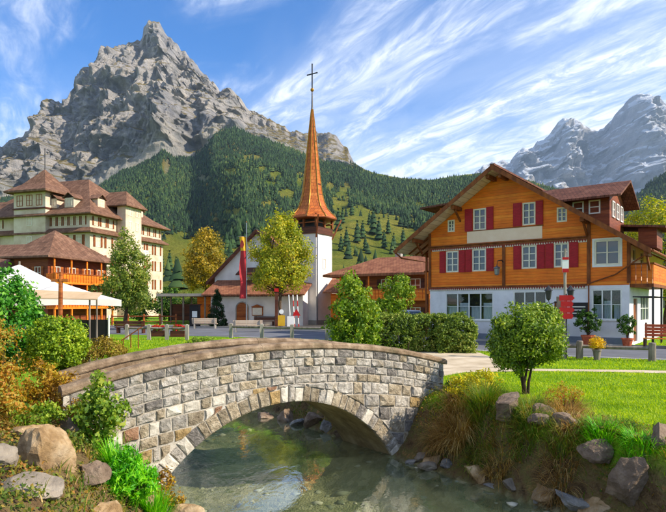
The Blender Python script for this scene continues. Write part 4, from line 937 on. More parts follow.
    d2 = MB().box(11.0, 12.0, 6.2, 8.6, zf(11.2) - 0.3, 6.85).build('dormer', M['red_timber'], c); MB().slab([(9.2, 5.8, 7.1), (12.5, 5.8, 6.75), (12.5, 9.0, 6.75), (9.2, 9.0, 7.1)], (0, 0, 0.12)).build('dormer_roof', M['chalet_tiles'], d2)
    d = MB().box(-1.0, 3.2, 3.4, 6.4, 6.3, 8.95).build('dormer', M['orange_timber'], c); MB().slab([(-2.3, 2.9, 8.95), (3.4, 2.9, 9.25), (3.4, 7.0, 9.25), (-2.3, 7.0, 8.95)], (0, 0, 0.12)).build('dormer_roof', M['chalet_tiles'], d)
    # downpipes
    MB().tube([(EL - 0.07, VY + 0.05, 5.6), (EL + 0.1, -0.6, 5.2), (-0.22, -0.12, 4.9), (-0.22, -0.12, 0.1)], 0.05, 8).build('downpipe', M['beam_brown'], c)
    MB().tube([(ER, VY + 0.05, 4.8), (WID + 0.5, -0.5, 4.5), (10.9, -0.1, 3.75), (9.72, -0.12, 3.35), (9.60, -0.12, 3.2), (9.60, -0.12, 0.1)], 0.04, 8).build('downpipe', M['beam_brown'], c)
    # wall lantern with bracket, signboard
    ln = MB().lathe([(0.02, 0.52), (0.20, 0.40), (0.23, 0.36), (0.18, 0.34), (0.14, 0.0), (0.06, -0.06)], 6, (4.62, -0.45, 3.95)).build('lantern', M['steel'], c)
    MB().tube([(4.62, -0.45, 4.47), (4.66, -0.42, 4.75), (4.80, -0.15, 4.8), (4.86, -0.02, 4.65)], 0.03, 6).build('bracket', M['dark_metal'], ln)
    sb = MB().box(8.62, 9.55, -0.06, -0.01, 1.5, 2.28).build('signboard', M['dark_board'], c)
    for z, xa, xb in ((2.02, 8.75, 9.42), (1.84, 8.8, 9.3), (1.66, 8.75, 9.4)): MB().box(xa, xb, -0.068, -0.061, z, z + 0.06).build('signboard_rule', M['cream_paint'], sb)
    return c
build_chalet()

# ---------------------------------------------------------------- church
def build_church():
    c = empty('church', (-13.2, 62.5, 0), R(-14), 'small white church nave with steep brown roof and low porch behind the trees', 'church')
    w, dep, zw, zr = 10.2, 16, 5.4, 10.3
    mb = MB(); mb.add([(0,0,0),(w,0,0),(w,0,zw),(w/2,0,zr - 0.3),(0,0,zw)], [(0,1,2,3,4)]); mb.add([(0,dep,0),(w,dep,0),(w,dep,zw),(w/2,dep,zr - 0.3),(0,dep,zw)], [(4,3,2,1,0)])
    mb.poly([(0,0,0),(0,0,zw),(0,dep,zw),(0,dep,0)]); mb.poly([(w,0,0),(w,dep,0),(w,dep,zw),(w,0,zw)]); link('nave_wall', mb.mesh('nave_wall', M['church_white'], fix=False), c)
    p = (zr - zw) / (w / 2)
    for sg in (-1, 1):
        ex = w / 2 + sg * (w / 2 + 0.8); ez = zw - 0.8 * p
        r = MB().slab([(w/2, -0.5, zr), (ex, -0.5, ez), (ex, dep + .4, ez), (w/2, dep + .4, zr)], (0, 0, -0.25)).build('roof', M['church_tiles'], c)
        MB().slab([(w/2, -0.56, zr + 0.04), (ex, -0.56, ez + 0.04), (ex, -0.56, ez - 0.35), (w/2, -0.56, zr - 0.35)], (0, 0.05, 0)).build('verge_board', M['dark_timber'], r)
    # slit windows in the gable
    for x in (w/2 - 0.5, w/2 + 0.5): window(c, (x, -0.015, 7.6), 0, 0.5, 1.3, 1, 3, 'cream_paint', 0.05)
    # porch: lean-to roof across the front over a lower wall
    mb = MB(); mb.add([(1.0,-3.0,0),(w + 1.0,-3.0,0),(w + 1.0,-3.0,3.3),(1.0,-3.0,3.3)], [(0,1,2,3)]); mb.poly([(1.0,-3,0),(1.0,-3,3.3),(1.0,0,4.5),(1.0,0,0)]); mb.poly([(w+1,-3,0),(w+1,0,0),(w+1,0,4.5),(w+1,-3,3.3)])
    link('porch_wall', mb.mesh('porch_wall', M['church_white'], fix=False), c)
    r = MB().slab([(0.3, -3.8, 3.2), (w + 1.4, -3.8, 3.2), (w + 1.4, -0.003, 4.85), (0.3, -0.003, 4.85)], (0, 0, -0.14)).build('porch_roof', M['church_tiles'], c)
    mb = MB()
    for k in range(24): mb.box(0.5 + k * 0.45, 0.62 + k * 0.45, -3.75, -2.99, 2.98, 3.06)
    tag(mb.build('rafter_tails', M['dark_timber'], r), kind='stuff')
    MB().slab([(3.2, -1.6, 5.4), (6.4, -1.6, 5.4), (6.4, -0.02, 6.2), (3.2, -0.02, 6.2)], (0, 0, -0.12)).build('canopy', M['dark_timber'], c)
    def arch_door(parent, x, y, wd, h, mat='beam_brown'):
        n = 10; pts = [(x - wd/2, y, 0.02), (x + wd/2, y, 0.02)] + [(x + wd/2 * math.cos(math.pi * k / n), y, h - wd/2 + wd/2 * math.sin(math.pi * k / n)) for k in range(n + 1)]
        d = MB().slab(pts, (0, 0.05, 0)).build('door', M['brown_timber'], parent)
        q = [(x + (wd/2 + 0.12) * math.cos(math.pi * k / n), h - wd/2 + (wd/2 + 0.12) * math.sin(math.pi * k / n)) for k in range(n + 1)]; mb = MB(); i = [(x + wd/2 * math.cos(math.pi * k / n), h - wd/2 + wd/2 * math.sin(math.pi * k / n)) for k in range(n + 1)]
        for k in range(n): mb.slab([(i[k][0], y - 0.03, i[k][1]), (q[k][0], y - 0.03, q[k][1]), (q[k+1][0], y - 0.03, q[k+1][1]), (i[k+1][0], y - 0.03, i[k+1][1])], (0, 0.06, 0))
        mb.box(x - wd/2 - 0.12, x - wd/2, y - 0.03, y + 0.03, 0.02, h - wd/2).box(x + wd/2, x + wd/2 + 0.12, y - 0.03, y + 0.03, 0.02, h - wd/2); mb.build('door_surround', M['pale_post'], d)
    arch_door(c, 4.6, -3.06, 1.25, 2.35)
    nb = MB().box(5.7, 6.9, -3.12, -3.01, 1.0, 1.9).build('notice_case', M['brown_timber'], c); MB().box(5.78, 6.82, -3.128, -3.121, 1.08, 1.82).build('notice_sheet', M['cream_paint'], nb)
    MB().slab([(5.6, -3.25, 1.9), (6.3, -3.25, 2.15), (7.0, -3.25, 1.9)], (0, 0.22, 0)).build('notice_roof', M['brown_timber'], nb)
    # side annex in orange timber
    a = MB().box(-2.4, -0.02, 0.5, 7, 0, 3.0).build('annex', M['orange_timber'], c); MB().slab([(-2.9, 0.1, 2.95), (0, 0.1, 3.6), (0, 7.4, 3.6), (-2.9, 7.4, 2.95)], (0, 0, 0.14)).build('annex_roof', M['church_tiles'], a)
    MB().box(w + 0.02, w + 1.2, 2.5, 8, 0, 3.0).build('side_aisle', M['church_white'], c)
    return c
build_church()
def build_tower():
    t = empty('church_tower', (-2.25, 60.5, 0), R(-32), 'slender white church tower with flared orange octagonal spire and cross', 'tower')
    h = 1.55
    MB().box(-h, h, -h, h, 0, 9.6).build('tower_wall', M['church_white'], t)
    MB().box(-h - 0.08, h + 0.08, -h - 0.08, h + 0.08, 0, 0.5).build('tower_base', M['concrete'], t)
    n = 10; x, y, wd, hh = -0.6, -h - 0.055, 1.05, 2.2
    d = MB().slab([(x - wd/2, y, 0.5), (x + wd/2, y, 0.5)] + [(x + wd/2 * math.cos(math.pi * k / n), y, hh - wd/2 + wd/2 * math.sin(math.pi * k / n)) for k in range(n + 1)], (0, 0.05, 0)).build('door', M['brown_timber'], t)
    MB().tube([(h + 0.08, -h + 0.15, 9.5), (h + 0.08, -h + 0.15, 0.1)], 0.06, 6).build('downpipe', M['steel'], t)
    for rz, p in ((0, (0, -h - 0.02, 6.5)), (R(90), (h + 0.02, 0, 6.5))): window(t, p, rz, 0.6, 1.1, 1, 2, 'cream_paint', 0.05)
    # open timber belfry
    b = MB().box(-h - 0.15, h + 0.15, -h - 0.15, h + 0.15, 9.6, 9.85).box(-h - 0.05, h + 0.05, -h - 0.05, h + 0.05, 9.85, 10.35).build('belfry', M['dark_timber'], t)
    for sx in (-1, 0, 1):
        for sy in (-1, 0, 1):
            if sx or sy: MB().box(sx * h - 0.11, sx * h + 0.11, sy * h - 0.11, sy * h + 0.11, 10.35, 11.7).build('belfry_post', M['beam_brown'], b)
    for s in (-1, 1):
        MB().box(-h, h, s * h - 0.06, s * h + 0.06, 10.75, 10.85).build('belfry_rail', M['brown_timber'], b); MB().box(s * h - 0.06, s * h + 0.06, -h, h, 10.755, 10.845).build('belfry_rail', M['brown_timber'], b)
    MB().box(-1.0, 1.0, -1.0, 1.0, 10.35, 11.6).build('bell_frame', M['dark_board'], b)
    for s in (-1, 1):
        for q in (-1, 1): MB().bar((s * h, q * h, 9.2), (s * (h + 0.75), q * (h + 0.75), 11.4), 0.14, 0.14).build('corner_brace', M['beam_brown'], t)
    # flared octagonal spire
    prof = [(2.62, 11.35), (2.52, 11.55), (2.05, 11.95), (1.62, 12.5), (1.32, 13.2), (1.12, 14.0), (0.98, 15.0), (0.80, 16.6), (0.62, 18.4), (0.44, 20.2), (0.27, 21.8), (0.12, 23.2)]
    sp = MB().lathe(prof, 8, ph=R(22.5)).build('spire', M['spire_shingles'], t)
    for k in range(8):
        a = R(22.5 + 45 * k); MB().tube([(r * math.cos(a) * 1.01, r * math.sin(a) * 1.01, z + 0.02) for r, z in prof], [0.055] * 10 + [0.045, 0.035], 5).build('hip_rib', M['gold'], sp)
    MB().lathe([(2.66, 11.22), (2.70, 11.28), (2.66, 11.36)], 8, ph=R(22.5)).build('eave_board', M['brown_timber'], sp)
    f = MB().lathe([(0.12, 23.15), (0.10, 23.4), (0.06, 25.1), (0.055, 25.15)], 8).build('finial', M['dark_metal'], t)
    MB().lathe([(0.02, 25.1), (0.16, 25.2), (0.20, 25.33), (0.16, 25.46), (0.02, 25.56)], 12).build('ball', M['gold'], f)
    MB().box(-0.05, 0.05, -0.05, 0.05, 25.5, 28.1).box(-0.62, -0.05, -0.045, 0.045, 27.0, 27.1).box(0.05, 0.62, -0.045, 0.045, 27.0, 27.1).build('cross', M['dark_metal'], f)
    for x, z in ((-0.62, 27.05), (0.62, 27.05), (0, 28.1)): MB().lathe([(0.01, -0.1), (0.10, 0), (0.01, 0.1)], 6, (x, 0, z)).build('cross_tip', M['dark_metal'], f)
    return t
build_tower()

# ---------------------------------------------------------------- grand hotel on the left
def build_hotel():
    h = empty('hotel', (-36.9, 85, 0), R(-17), 'large cream hotel with brown hipped roofs, dormers and corner turret', 'hotel')
    LX, DP, Z1, Z2 = -22.0, 19.0, 13.4, 16.0
    MB().box(LX, 0, 0, DP, 0, Z1).build('wall', M['cream_wall'], h)
    # skirt roof, set-back top storey, main hipped roof
    mb = MB(); hip_roof(mb, LX - 1, 1.1, -1.1, DP + 1, Z1 - 0.1, Z1 + 1.0, rx0=LX, rx1=-0.2, ryc=DP / 2, th=0.25)
    mb2 = MB(); z0, z1 = Z1 - 0.15, Z1 + 0.55
    o, i = 0.8, -0.15
    E = [(LX - o, -o), (o, -o), (o, DP + o), (LX - o, DP + o)]; I = [(LX - i, -i), (i, -i), (i, DP + i), (LX - i, DP + i)]
    V = [(x, y, z0) for x, y in E] + [(x, y, z1) for x, y in I] + [(x, y, z0 - 0.2) for x, y in E]
    mb2.add(V, [(k, (k+1) % 4, 4 + (k+1) % 4, 4 + k) for k in range(4)] + [(k, 8 + k, 8 + (k+1) % 4, (k+1) % 4) for k in range(4)] + [(11, 10, 9, 8)]); mb2.build('skirt_roof', M['hotel_tiles'], h)
    MB().box(LX + 0.2, -0.2, 0.2, DP - 0.2, Z1 + 0.1, Z2 + 0.2).build('attic_wall', M['cream_wall'], h)
    mb = MB(); hip_roof(mb, LX - 1.0, 1.0, -1.0, DP + 1.0, Z2, 23.0, flare=1, rx0=LX + 6.5, rx1=-6.2, ryc=7.0); mb.build('roof', M['hotel_tiles'], h)
    # turret
    tx, ty = -10.9, -0.6
    t = MB().box(tx - 3.1, tx + 3.1, ty, ty + 6.2, 0, 20.0).build('turret', M['cream_wall'], h); mb = MB()
    V = [(tx - 4.1, ty - 1, 19.9), (tx + 4.1, ty - 1, 19.9), (tx + 4.1, ty + 7.2, 19.9), (tx - 4.1, ty + 7.2, 19.9), (tx - 2.3, ty + 0.8, 21.2), (tx + 2.3, ty + 0.8, 21.2), (tx + 2.3, ty + 5.4, 21.2), (tx - 2.3, ty + 5.4, 21.2), (tx, ty + 3.1, 24.0)]
    V += [(x, y, 19.6) for x, y, z in V[:4]]
    mb.add(V, [(k, (k+1) % 4, 4 + (k+1) % 4, 4 + k) for k in range(4)] + [(4 + k, 4 + (k+1) % 4, 8) for k in range(4)] + [(k, 9 + k, 9 + (k+1) % 4, (k+1) % 4) for k in range(4)] + [(12, 11, 10, 9)]); mb.build('turret_roof', M['hotel_tiles'], t)
    MB().tube([(tx, ty + 3.1, 23.8), (tx, ty + 3.1, 27.4)], 0.07, 6).build('flag_mast', M['dark_metal'], t)
    for k in range(3):
        window(t, (tx - 1.9 + 1.9 * k, ty - 0.03, 18.4), 0, 1.15, 1.7, 2, 2, 'brown_timber', 0.06)
    for k in range(2): window(t, (tx + 3.13, ty + 1.8 + 2.4 * k, 18.4), R(90), 1.15, 1.7, 2, 2, 'brown_timber', 0.06)
    MB().box(tx - 3.25, tx + 3.25, ty - 0.15, ty + 6.35, 17.0, 17.25).build('string_course', M['dark_timber'], t)
    # bay with its own roof on the right flank
    b = MB().box(0.0, 1.6, 6.3, 10.4, 0, 18.3).build('bay', M['cream_wall'], h); mb = MB(); hip_roof(mb, -3.5, 2.3, 5.6, 11.1, 18.2, 20.9, rx0=-3.0, rx1=0.2); mb.build('bay_roof', M['hotel_tiles'], b)
    for z in (2.2, 5.6, 8.9, 12.0, 15.0, 17.3):
        for y in (7.4, 9.3): window(b, (1.63, y, z), R(90), 0.95, 1.35 if z > 14 else 1.7, 2, 2, 'cream_paint', 0.06)
    for z in (9.0, 12.0, 15.2): window(t, (tx, ty - 0.03, z), 0, 1.0, 1.5, 2, 2, 'cream_paint', 0.06)
    # dormers on both slopes
    gable_dormer(h, -7.6, 0.6, 17.2, 0, 1.7, 1.5, 3.0); gable_dormer(h, -4.4, 0.6, 17.2, 0, 1.7, 1.5, 3.0)
    gable_dormer(h, -0.9, 3.6, 17.4, R(90), 1.6, 1.4, 3.0); gable_dormer(h, -0.9, 13.6, 17.2, R(90), 1.5, 1.3, 3.0)
    # windows with brown shutters, storey by storey
    for z in (2.4, 5.7, 9.0, 11.9):
        for x in (-2.0, -5.0, -8.0, -18.5): window(h, (x, -0.03, z), 0, 1.1, 1.75, 2, 3, 'cream_paint', 0.06, shutters=(0.5, 'beam_brown'))
        for y in (1.7, 4.2, 12.6, 15.0, 17.4): window(h, (0.03, y, z), R(90), 1.1, 1.75, 2, 3, 'cream_paint', 0.06, shutters=(0.45, 'beam_brown'))
    for k in range(8): window(h, (-1.3 - 1.12 * k, 0.17, 15.0), 0, 0.62, 1.35, 1, 2, 'cream_paint', 0.05, shutters=(0.17, 'beam_brown'))
    for y in (1.5, 3.2, 4.9, 12.2, 14.0, 15.8, 17.6): window(h, (-0.17, y, 15.0), R(90), 0.9, 1.35, 2, 2, 'cream_paint', 0.05, shutters=(0.3, 'beam_brown'))
    for k in range(3): window(h, (-17.5 - 1.5 * k, 0.17, 15.0), 0, 0.7, 1.35, 1, 2, 'cream_paint', 0.05, shutters=(0.25, 'beam_brown'))
    mb = MB()
    for z in (4.0, 7.3, 10.5):
        mb.box(0.0, 0.9, 12.0, 13.3, z, z + 0.12).box(0.85, 0.9, 12.0, 13.3, z + 0.12, z + 1.0)
        MB().box(0.003, 0.9, 11.9, 13.4, z, z + 0.12).box(0.85, 0.9, 11.9, 13.4, z + 0.121, z + 1.0).build('balcony', M['cream_paint'], h)
    # lower west wing
    wv = MB().box(-36, LX - 0.02, 2.5, 15, 0, 14.6).build('wing', M['cream_wall'], h); mb = MB(); hip_roof(mb, -37, LX + 0.5, 1.2, 16, 14.5, 20.4, rx0=-32, rx1=LX + 0.4, ryc=8.0, flare=1); mb.build('wing_roof', M['hotel_tiles'], wv)
    d = MB().box(-36.2, LX - 0.05, 1.9, 2.5, 13.0, 14.2).build('wing_gallery', M['dark_timber'], h)
    for x in (-24.3, -27.3): gable_dormer(h, x, 3.0, 15.2, 0, 1.7, 1.5, 3.0)
    for k in range(6): window(h, (-23.3 - 2.0 * k, 2.47, 12.0), 0, 0.9, 1.4, 2, 2, 'cream_paint', 0.05, shutters=(0.35, 'beam_brown'))
    return h
build_hotel()

# ---------------------------------------------------------------- orange timber house in front of the hotel
def build_timber_house():
    h = empty('timber_house', (-28.0, 55, 0), R(-17), 'orange timber house with red-brown hipped roof and open balconies', 'house')
    # local x to the right along the balcony front, y back; the corner at (0, 0) is nearest
    MB().box(-4.2, 0, 0, 8.5, 0, 6.9).build('wall', M['red_timber'], h)
    mb = MB(); hip_roof(mb, -5.2, 1.1, -1.1, 9.6, 6.9, 9.9, rx0=-2.3, rx1=-2.1, ryc=3.2, flare=1); mb.build('roof', M['hotel_tiles'], h)
    ch = MB().box(-3.6, -3.0, 5.2, 5.8, 7.0, 9.2).build('chimney', M['terracotta'], h)
    # balconies along the right flank
    for z in (1.7, 4.2):
        b = MB().box(0.003, 1.0, -0.2, 8.5, z, z + 0.16).build('balcony', M['orange_timber'], h)
        for k in range(22): MB().box(0.93, 0.97, -0.15 + k * 0.392, 0.17 + k * 0.392, z + 0.161, z + 1.0).build('baluster', M['orange_timber'], b)
        MB().box(0.88, 1.02, -0.2, 8.5, z + 1.001, z + 1.09).build('handrail', M['brown_timber'], b)
        for k in range(4): MB().box(-0.9 + 0.3 * k + 0.9, -0.65 + 0.3 * k + 0.9, -0.2, -0.16, z + 0.161, z + 1.0).build('baluster', M['orange_timber'], b)
    for y in (-0.15, 2.1, 4.3, 6.5, 8.3): MB().box(0.8, 0.95, y, y + 0.15, 0, 1.7).box(0.8, 0.92, y, y + 0.14, 1.86, 4.2).box(0.8, 0.92, y, y + 0.14, 4.36, 6.75).build('post', M['orange_timber'], h)
    for z in (2.75, 5.3):
        for y in (1.1, 3.2, 5.4, 7.4): window(h, (0.03, y, z), R(90), 0.9, 1.3, 2, 2, 'cream_paint', 0.05, shutters=(0.35, 'brown_timber'))
        for x in (-1.2, -3.0): window(h, (x, -0.03, z), 0, 0.8, 1.2, 2, 2, 'cream_paint', 0.05, shutters=(0.3, 'brown_timber'))
    # lower wing to the left with dormer
    w = MB().box(-16, -4.22, -2.2, 7.5, 0, 4.4).build('wing', M['red_timber'], h)
    mb = MB(); hip_roof(mb, -17, -3.2, -3.4, 8.6, 4.3, 8.6, rx0=-13.5, rx1=-5.2, ryc=3.2, flare=1); mb.build('wing_roof', M['hotel_tiles'], w)
    gable_dormer(h, -7.4, -1.6, 5.1, 0, 1.7, 1.4, 3.0, 'orange_timber'); gable_dormer(h, -12.4, -1.6, 5.1, 0, 1.7, 1.4, 3.0, 'orange_timber')
    for x in (-6, -8.5, -11, -13.5): window(h, (x, -2.23, 2.9), 0, 0.9, 1.2, 2, 2, 'cream_paint', 0.05, shutters=(0.35, 'brown_timber'))
    return h
build_timber_house()

# ---------------------------------------------------------------- brown-roofed house behind the hedge
def build_back_house():
    h = empty('house', (0.7, 54.5, 0), R(-30), 'low orange-brown house with shallow brown roof behind the hedge', 'house')
    MB().box(0, 9.2, 0, 8, 0, 4.9).build('wall', M['brown_timber'], h)
    mb = MB(); hip_roof(mb, -1.2, 10.6, -1.3, 9.2, 5.0, 6.9, rx0=2.2, rx1=7.2, th=0.22); mb.build('roof', M['church_tiles'], h)
    b = MB().box(0.4, 9.6, -1.1, -0.003, 2.5, 2.66).build('balcony', M['orange_timber'], h)
    for k in range(26): MB().box(0.45 + k * 0.352, 0.75 + k * 0.352, -1.08, -1.04, 2.661, 3.5).build('baluster', M['orange_timber'], b)
    MB().box(0.4, 9.6, -1.13, -1.0, 3.501, 3.6).build('handrail', M['brown_timber'], b)
    for x in (0.5, 3.5, 6.5, 9.4): MB().box(x, x + 0.15, -1.05, -0.9, 0, 2.5).box(x, x + 0.13, -1.0, -0.88, 2.661, 4.9).build('post', M['orange_timber'], h)
    for x in (1.8, 4.9, 7.8):
        for z in (1.3, 3.9): window(h, (x, -0.03, z), 0, 1.0, 1.2, 2, 2, 'cream_paint', 0.05, shutters=(0.4, 'dark_timber'))
    for y in (2, 5.5):
        for z in (1.3, 3.9): window(h, (9.23, y, z), R(90), 1.0, 1.2, 2, 2, 'cream_paint', 0.05)
    ch = MB().box(3.6, 4.2, 5, 5.6, 6, 7.6).build('chimney', M['concrete'], h)
    s = empty('shed', (-0.6, 58.5, 0), R(-25), 'small brown wooden shed beside the church tower', 'shed')
    MB().box(0.4, 3.4, 0, 3, 0, 3.3).build('wall', M['orange_timber'], s); mb = MB()
    for sg in (-1, 1): mb.slab([(-0.2, 1.5, 4.7), (4.0, 1.5, 4.7), (4.0, 1.5 + sg * 2.2, 3.3), (-0.2, 1.5 + sg * 2.2, 3.3)], (0, 0, 0.12))
    mb.build('roof', M['church_tiles'], s)
build_back_house()
# ---------------------------------------------------------------- foliage
leaf_mat('leaf_dark', [hexc('1c3410'), hexc('2f5016'), hexc('4a7020'), hexc('6b8a2c')], 0.30, 0.5, 0.5)
leaf_mat('leaf_ash', [hexc('3e561e'), hexc('627a2a'), hexc('88943c'), hexc('a8a848')], 0.35, 0.5, 0.5)
leaf_mat('leaf_linden', [hexc('5c701c'), hexc('869226'), hexc('b0ae30'), hexc('ccba3a')], 0.38, 0.55, 0.5)
leaf_mat('leaf_gold', [hexc('5e5a1c'), hexc('867a24'), hexc('ac922c'), hexc('c8a636')], 0.38, 0.55, 0.4)
leaf_mat('leaf_fresh', [hexc('3c5c16'), hexc('5f801e'), hexc('8aa02c'), hexc('acb840')], 0.38, 0.5, 1.2)
leaf_mat('leaf_hedge', [hexc('3c5218'), hexc('5c7424'), hexc('829434'), hexc('a0a24a')], 0.3, 0.55, 1.0)
leaf_mat('leaf_bush', [hexc('385212'), hexc('5a781c'), hexc('869c2c'), hexc('aeba46')], 0.32, 0.45, 1.6)
leaf_mat('leaf_laurel', [hexc('1e4a14'), hexc('35701c'), hexc('559428'), hexc('84b840')], 0.32, 0.35, 1.4)
leaf_mat('leaf_privet', [hexc('405e12'), hexc('66861a'), hexc('93ab24'), hexc('b8c43a')], 0.36, 0.45, 1.8)
leaf_mat('leaf_olive', [hexc('4e4214'), hexc('75611c'), hexc('988028'), hexc('a99a3a')], 0.3, 0.6, 2.0)
leaf_mat('leaf_autumn', [hexc('9c5a20'), hexc('b8862c'), hexc('a89a38'), hexc('7e8a34')], 0.38, 0.5, 2.2)
leaf_mat('leaf_ochre', [hexc('6b4a14'), hexc('97701c'), hexc('bd9428'), hexc('a8a032')], 0.36, 0.55, 2.2)
leaf_mat('leaf_lime', [hexc('44661a'), hexc('68882a'), hexc('92a83a'), hexc('b8bc50')], 0.4, 0.45, 2.4)
leaf_mat('leaf_spruce', [hexc('12240f'), hexc('1f3a1a'), hexc('2f4e24')], 0.15, 0.7, 1.0)
leaf_mat('leaf_yellow_flower', [hexc('6a7a1a'), hexc('a0a020'), hexc('d0c020'), hexc('e0d030')], 0.35, 0.5, 4.0)
leaf_mat('grass_lawn', [hexc('587c06'), hexc('82a20a'), hexc('aabe14'), hexc('c4cc2a')], 0.42, 0.55, 0.7)
leaf_mat('grass_dry', [hexc('77582a'), hexc('a07c3c'), hexc('bfa058'), hexc('d0b878')], 0.36, 0.6, 2.5)
leaf_mat('grass_rust', [hexc('6a4c26'), hexc('8f6a36'), hexc('b08c50'), hexc('c4a86a')], 0.32, 0.6, 2.5)
leaf_mat('grass_reed', [hexc('2f7a0c'), hexc('4fa012'), hexc('7cc41c'), hexc('a4d832')], 0.42, 0.45, 2.5)
leaf_mat('grass_weed', [hexc('34560f'), hexc('557a18'), hexc('7d8a2c'), hexc('98803a')], 0.36, 0.6, 1.5)
leaf_mat('flower_red', [hexc('a01018'), hexc('cc2020'), hexc('d84030')], 0.3, 0.5, 3.0)
leaf_mat('flower_yellow', [hexc('b08a10'), hexc('d8b018'), hexc('e4c428')], 0.3, 0.5, 3.0)
def unit(v): return v / (np.linalg.norm(v, axis=-1, keepdims=True) + 1e-9)
def leaf_mesh(name, P, N, size, mat, rng, aspect=0.55, droop=0.35, fold=0.18):
    """each leaf a folded diamond facing roughly along N"""
    n = len(P); N = unit(N + rng.normal(0, 0.55, (n, 3))); a = unit(np.cross(N, rng.normal(0, 1, (n, 3)))); a[:, 2] -= droop; a = unit(a); b = unit(np.cross(N, a))
    L = (size * rng.uniform(0.65, 1.3, n))[:, None]; w = L * aspect
    V = np.stack([P - a * L * 0.5, P + b * w * 0.5 - N * L * fold * 0.4, P + a * L * 0.5, P - b * w * 0.5 - N * L * fold * 0.4], 1)
    i = np.arange(n)[:, None] * 4; F = np.concatenate([np.concatenate([i, i + 1, i + 2], 1), np.concatenate([i, i + 2, i + 3], 1)], 0)
    return np_mesh(name, V.reshape(-1, 3), F, mat)
def crown(rng, c, r, clumps, rc, leaves, shape='ell', fill=0.45, flat=1.0):
    """leaf positions and outward directions: clumps of leaves set in and on an uneven volume"""
    c = np.array(c, float); r = np.array(r, float); D = unit(rng.normal(0, 1, (clumps, 3))); rad = rng.uniform(fill, 1.0, clumps) ** 0.6
    rad *= 1 + 0.16 * perlin(D * 2.2 + c * 3.7)
    if shape == 'cone':
        h = rng.random(clumps) ** 1.4; k = (1 - h) ** 0.8; ang = rng.uniform(0, 6.283, clumps); rr = k * np.sqrt(rng.uniform(0.2, 1, clumps))
        C = c + np.stack([np.cos(ang) * rr * r[0], np.sin(ang) * rr * r[1], (h * 2 - 1) * r[2]], -1)
    elif shape == 'egg':
        q = D * rad[:, None]; q[:, :2] *= (1.0 - 0.38 * q[:, 2:3]); C = c + q * r
    elif shape == 'box':
        q = rng.uniform(-1, 1, (clumps, 3)); ax = rng.integers(0, 3, clumps); sg = rng.choice([-1.0, 1.0], clumps); on = rng.random(clumps) < 0.75
        q[on, ax[on]] = sg[on] * rng.uniform(0.82, 1.04, on.sum()); C = c + q * r
    else: C = c + D * rad[:, None] * r
    per = max(1, leaves // clumps); o = unit(rng.normal(0, 1, (clumps, per, 3))) * (rng.random((clumps, per, 1)) ** 0.5) * rc
    o[..., 2] *= flat; P = (C[:, None] + o).reshape(-1, 3)
    N = unit(unit((P - c) / r) * 0.7 + unit(o.reshape(-1, 3)) * 0.6 + np.array([0, 0, 0.25])); return P, N, C
def stems(rng, base_h, r0, C, n, spread=0.0, multi=1, c0=None):
    mb = MB(); top = np.array([0, 0, base_h]) if c0 is None else np.array(c0, float)
    if multi == 1:
        j = rng.normal(0, 0.03 * base_h, (3, 2)); mb.tube([(0, 0, -0.15), (j[0, 0], j[0, 1], base_h * 0.35), (j[1, 0], j[1, 1], base_h * 0.7), tuple(top)], [r0 * 1.25, r0, r0 * 0.82, r0 * 0.62], 9); starts = [top]
    else:
        starts = []
        for k in range(multi):
            a = 6.283 * k / multi + rng.uniform(-.4, .4); b = np.array([math.cos(a) * spread * 0.35, math.sin(a) * spread * 0.35, -0.12]); t = np.array([math.cos(a) * spread, math.sin(a) * spread, base_h]); m = (b + t) / 2 + rng.normal(0, 0.04, 3)
            mb.tube([tuple(b), tuple(m), tuple(t)], [r0, r0 * 0.8, r0 * 0.6], 7); starts.append(t)
    idx = rng.choice(len(C), min(n, len(C)), replace=False)
    for i in idx:
        s = min(starts, key=lambda q: np.linalg.norm(q - C[i])); e = C[i]; m = (s + e) / 2 + rng.normal(0, 0.06 * np.linalg.norm(e - s), 3) + np.array([0, 0, 0.05 * np.linalg.norm(e - s)])
        mb.tube([tuple(s - (e - s) * 0.05), tuple(m), tuple(e)], [r0 * 0.42, r0 * 0.26, r0 * 0.08], 5, cap=False)
    return mb
def plant(name, label, cat, xy, mat, size, parts, trunk=(1.0, 0.08, 1, 0.0, 12), seed=1, group=None, z=None, aspect=0.55, droop=0.35, crown_name='crown', trunk_name='trunk'):
    """parts: list of (centre, radii, clumps, clump radius, leaves, shape, fill); positions relative to the foot"""
    rng = np.random.default_rng(seed); z0 = gz(*xy) if z is None else z
    o = empty(name, (xy[0], xy[1], z0), 0, label, cat, group); Ps, Ns, Cs = [], [], []
    for c, r, cl, rc, lv, sh, fl in parts:
        P, N, C = crown(rng, c, r, cl, rc, lv, sh, fl); Ps.append(P); Ns.append(N); Cs.append(C)
    link(crown_name, leaf_mesh(crown_name, np.concatenate(Ps), np.concatenate(Ns), size, M[mat], rng, aspect, droop), o)
    bh, r0, multi, spread, nb = trunk
    stems(rng, bh, r0, np.concatenate(Cs), nb, spread, multi).build(trunk_name, M['bark'], o, smooth=True)
    return o
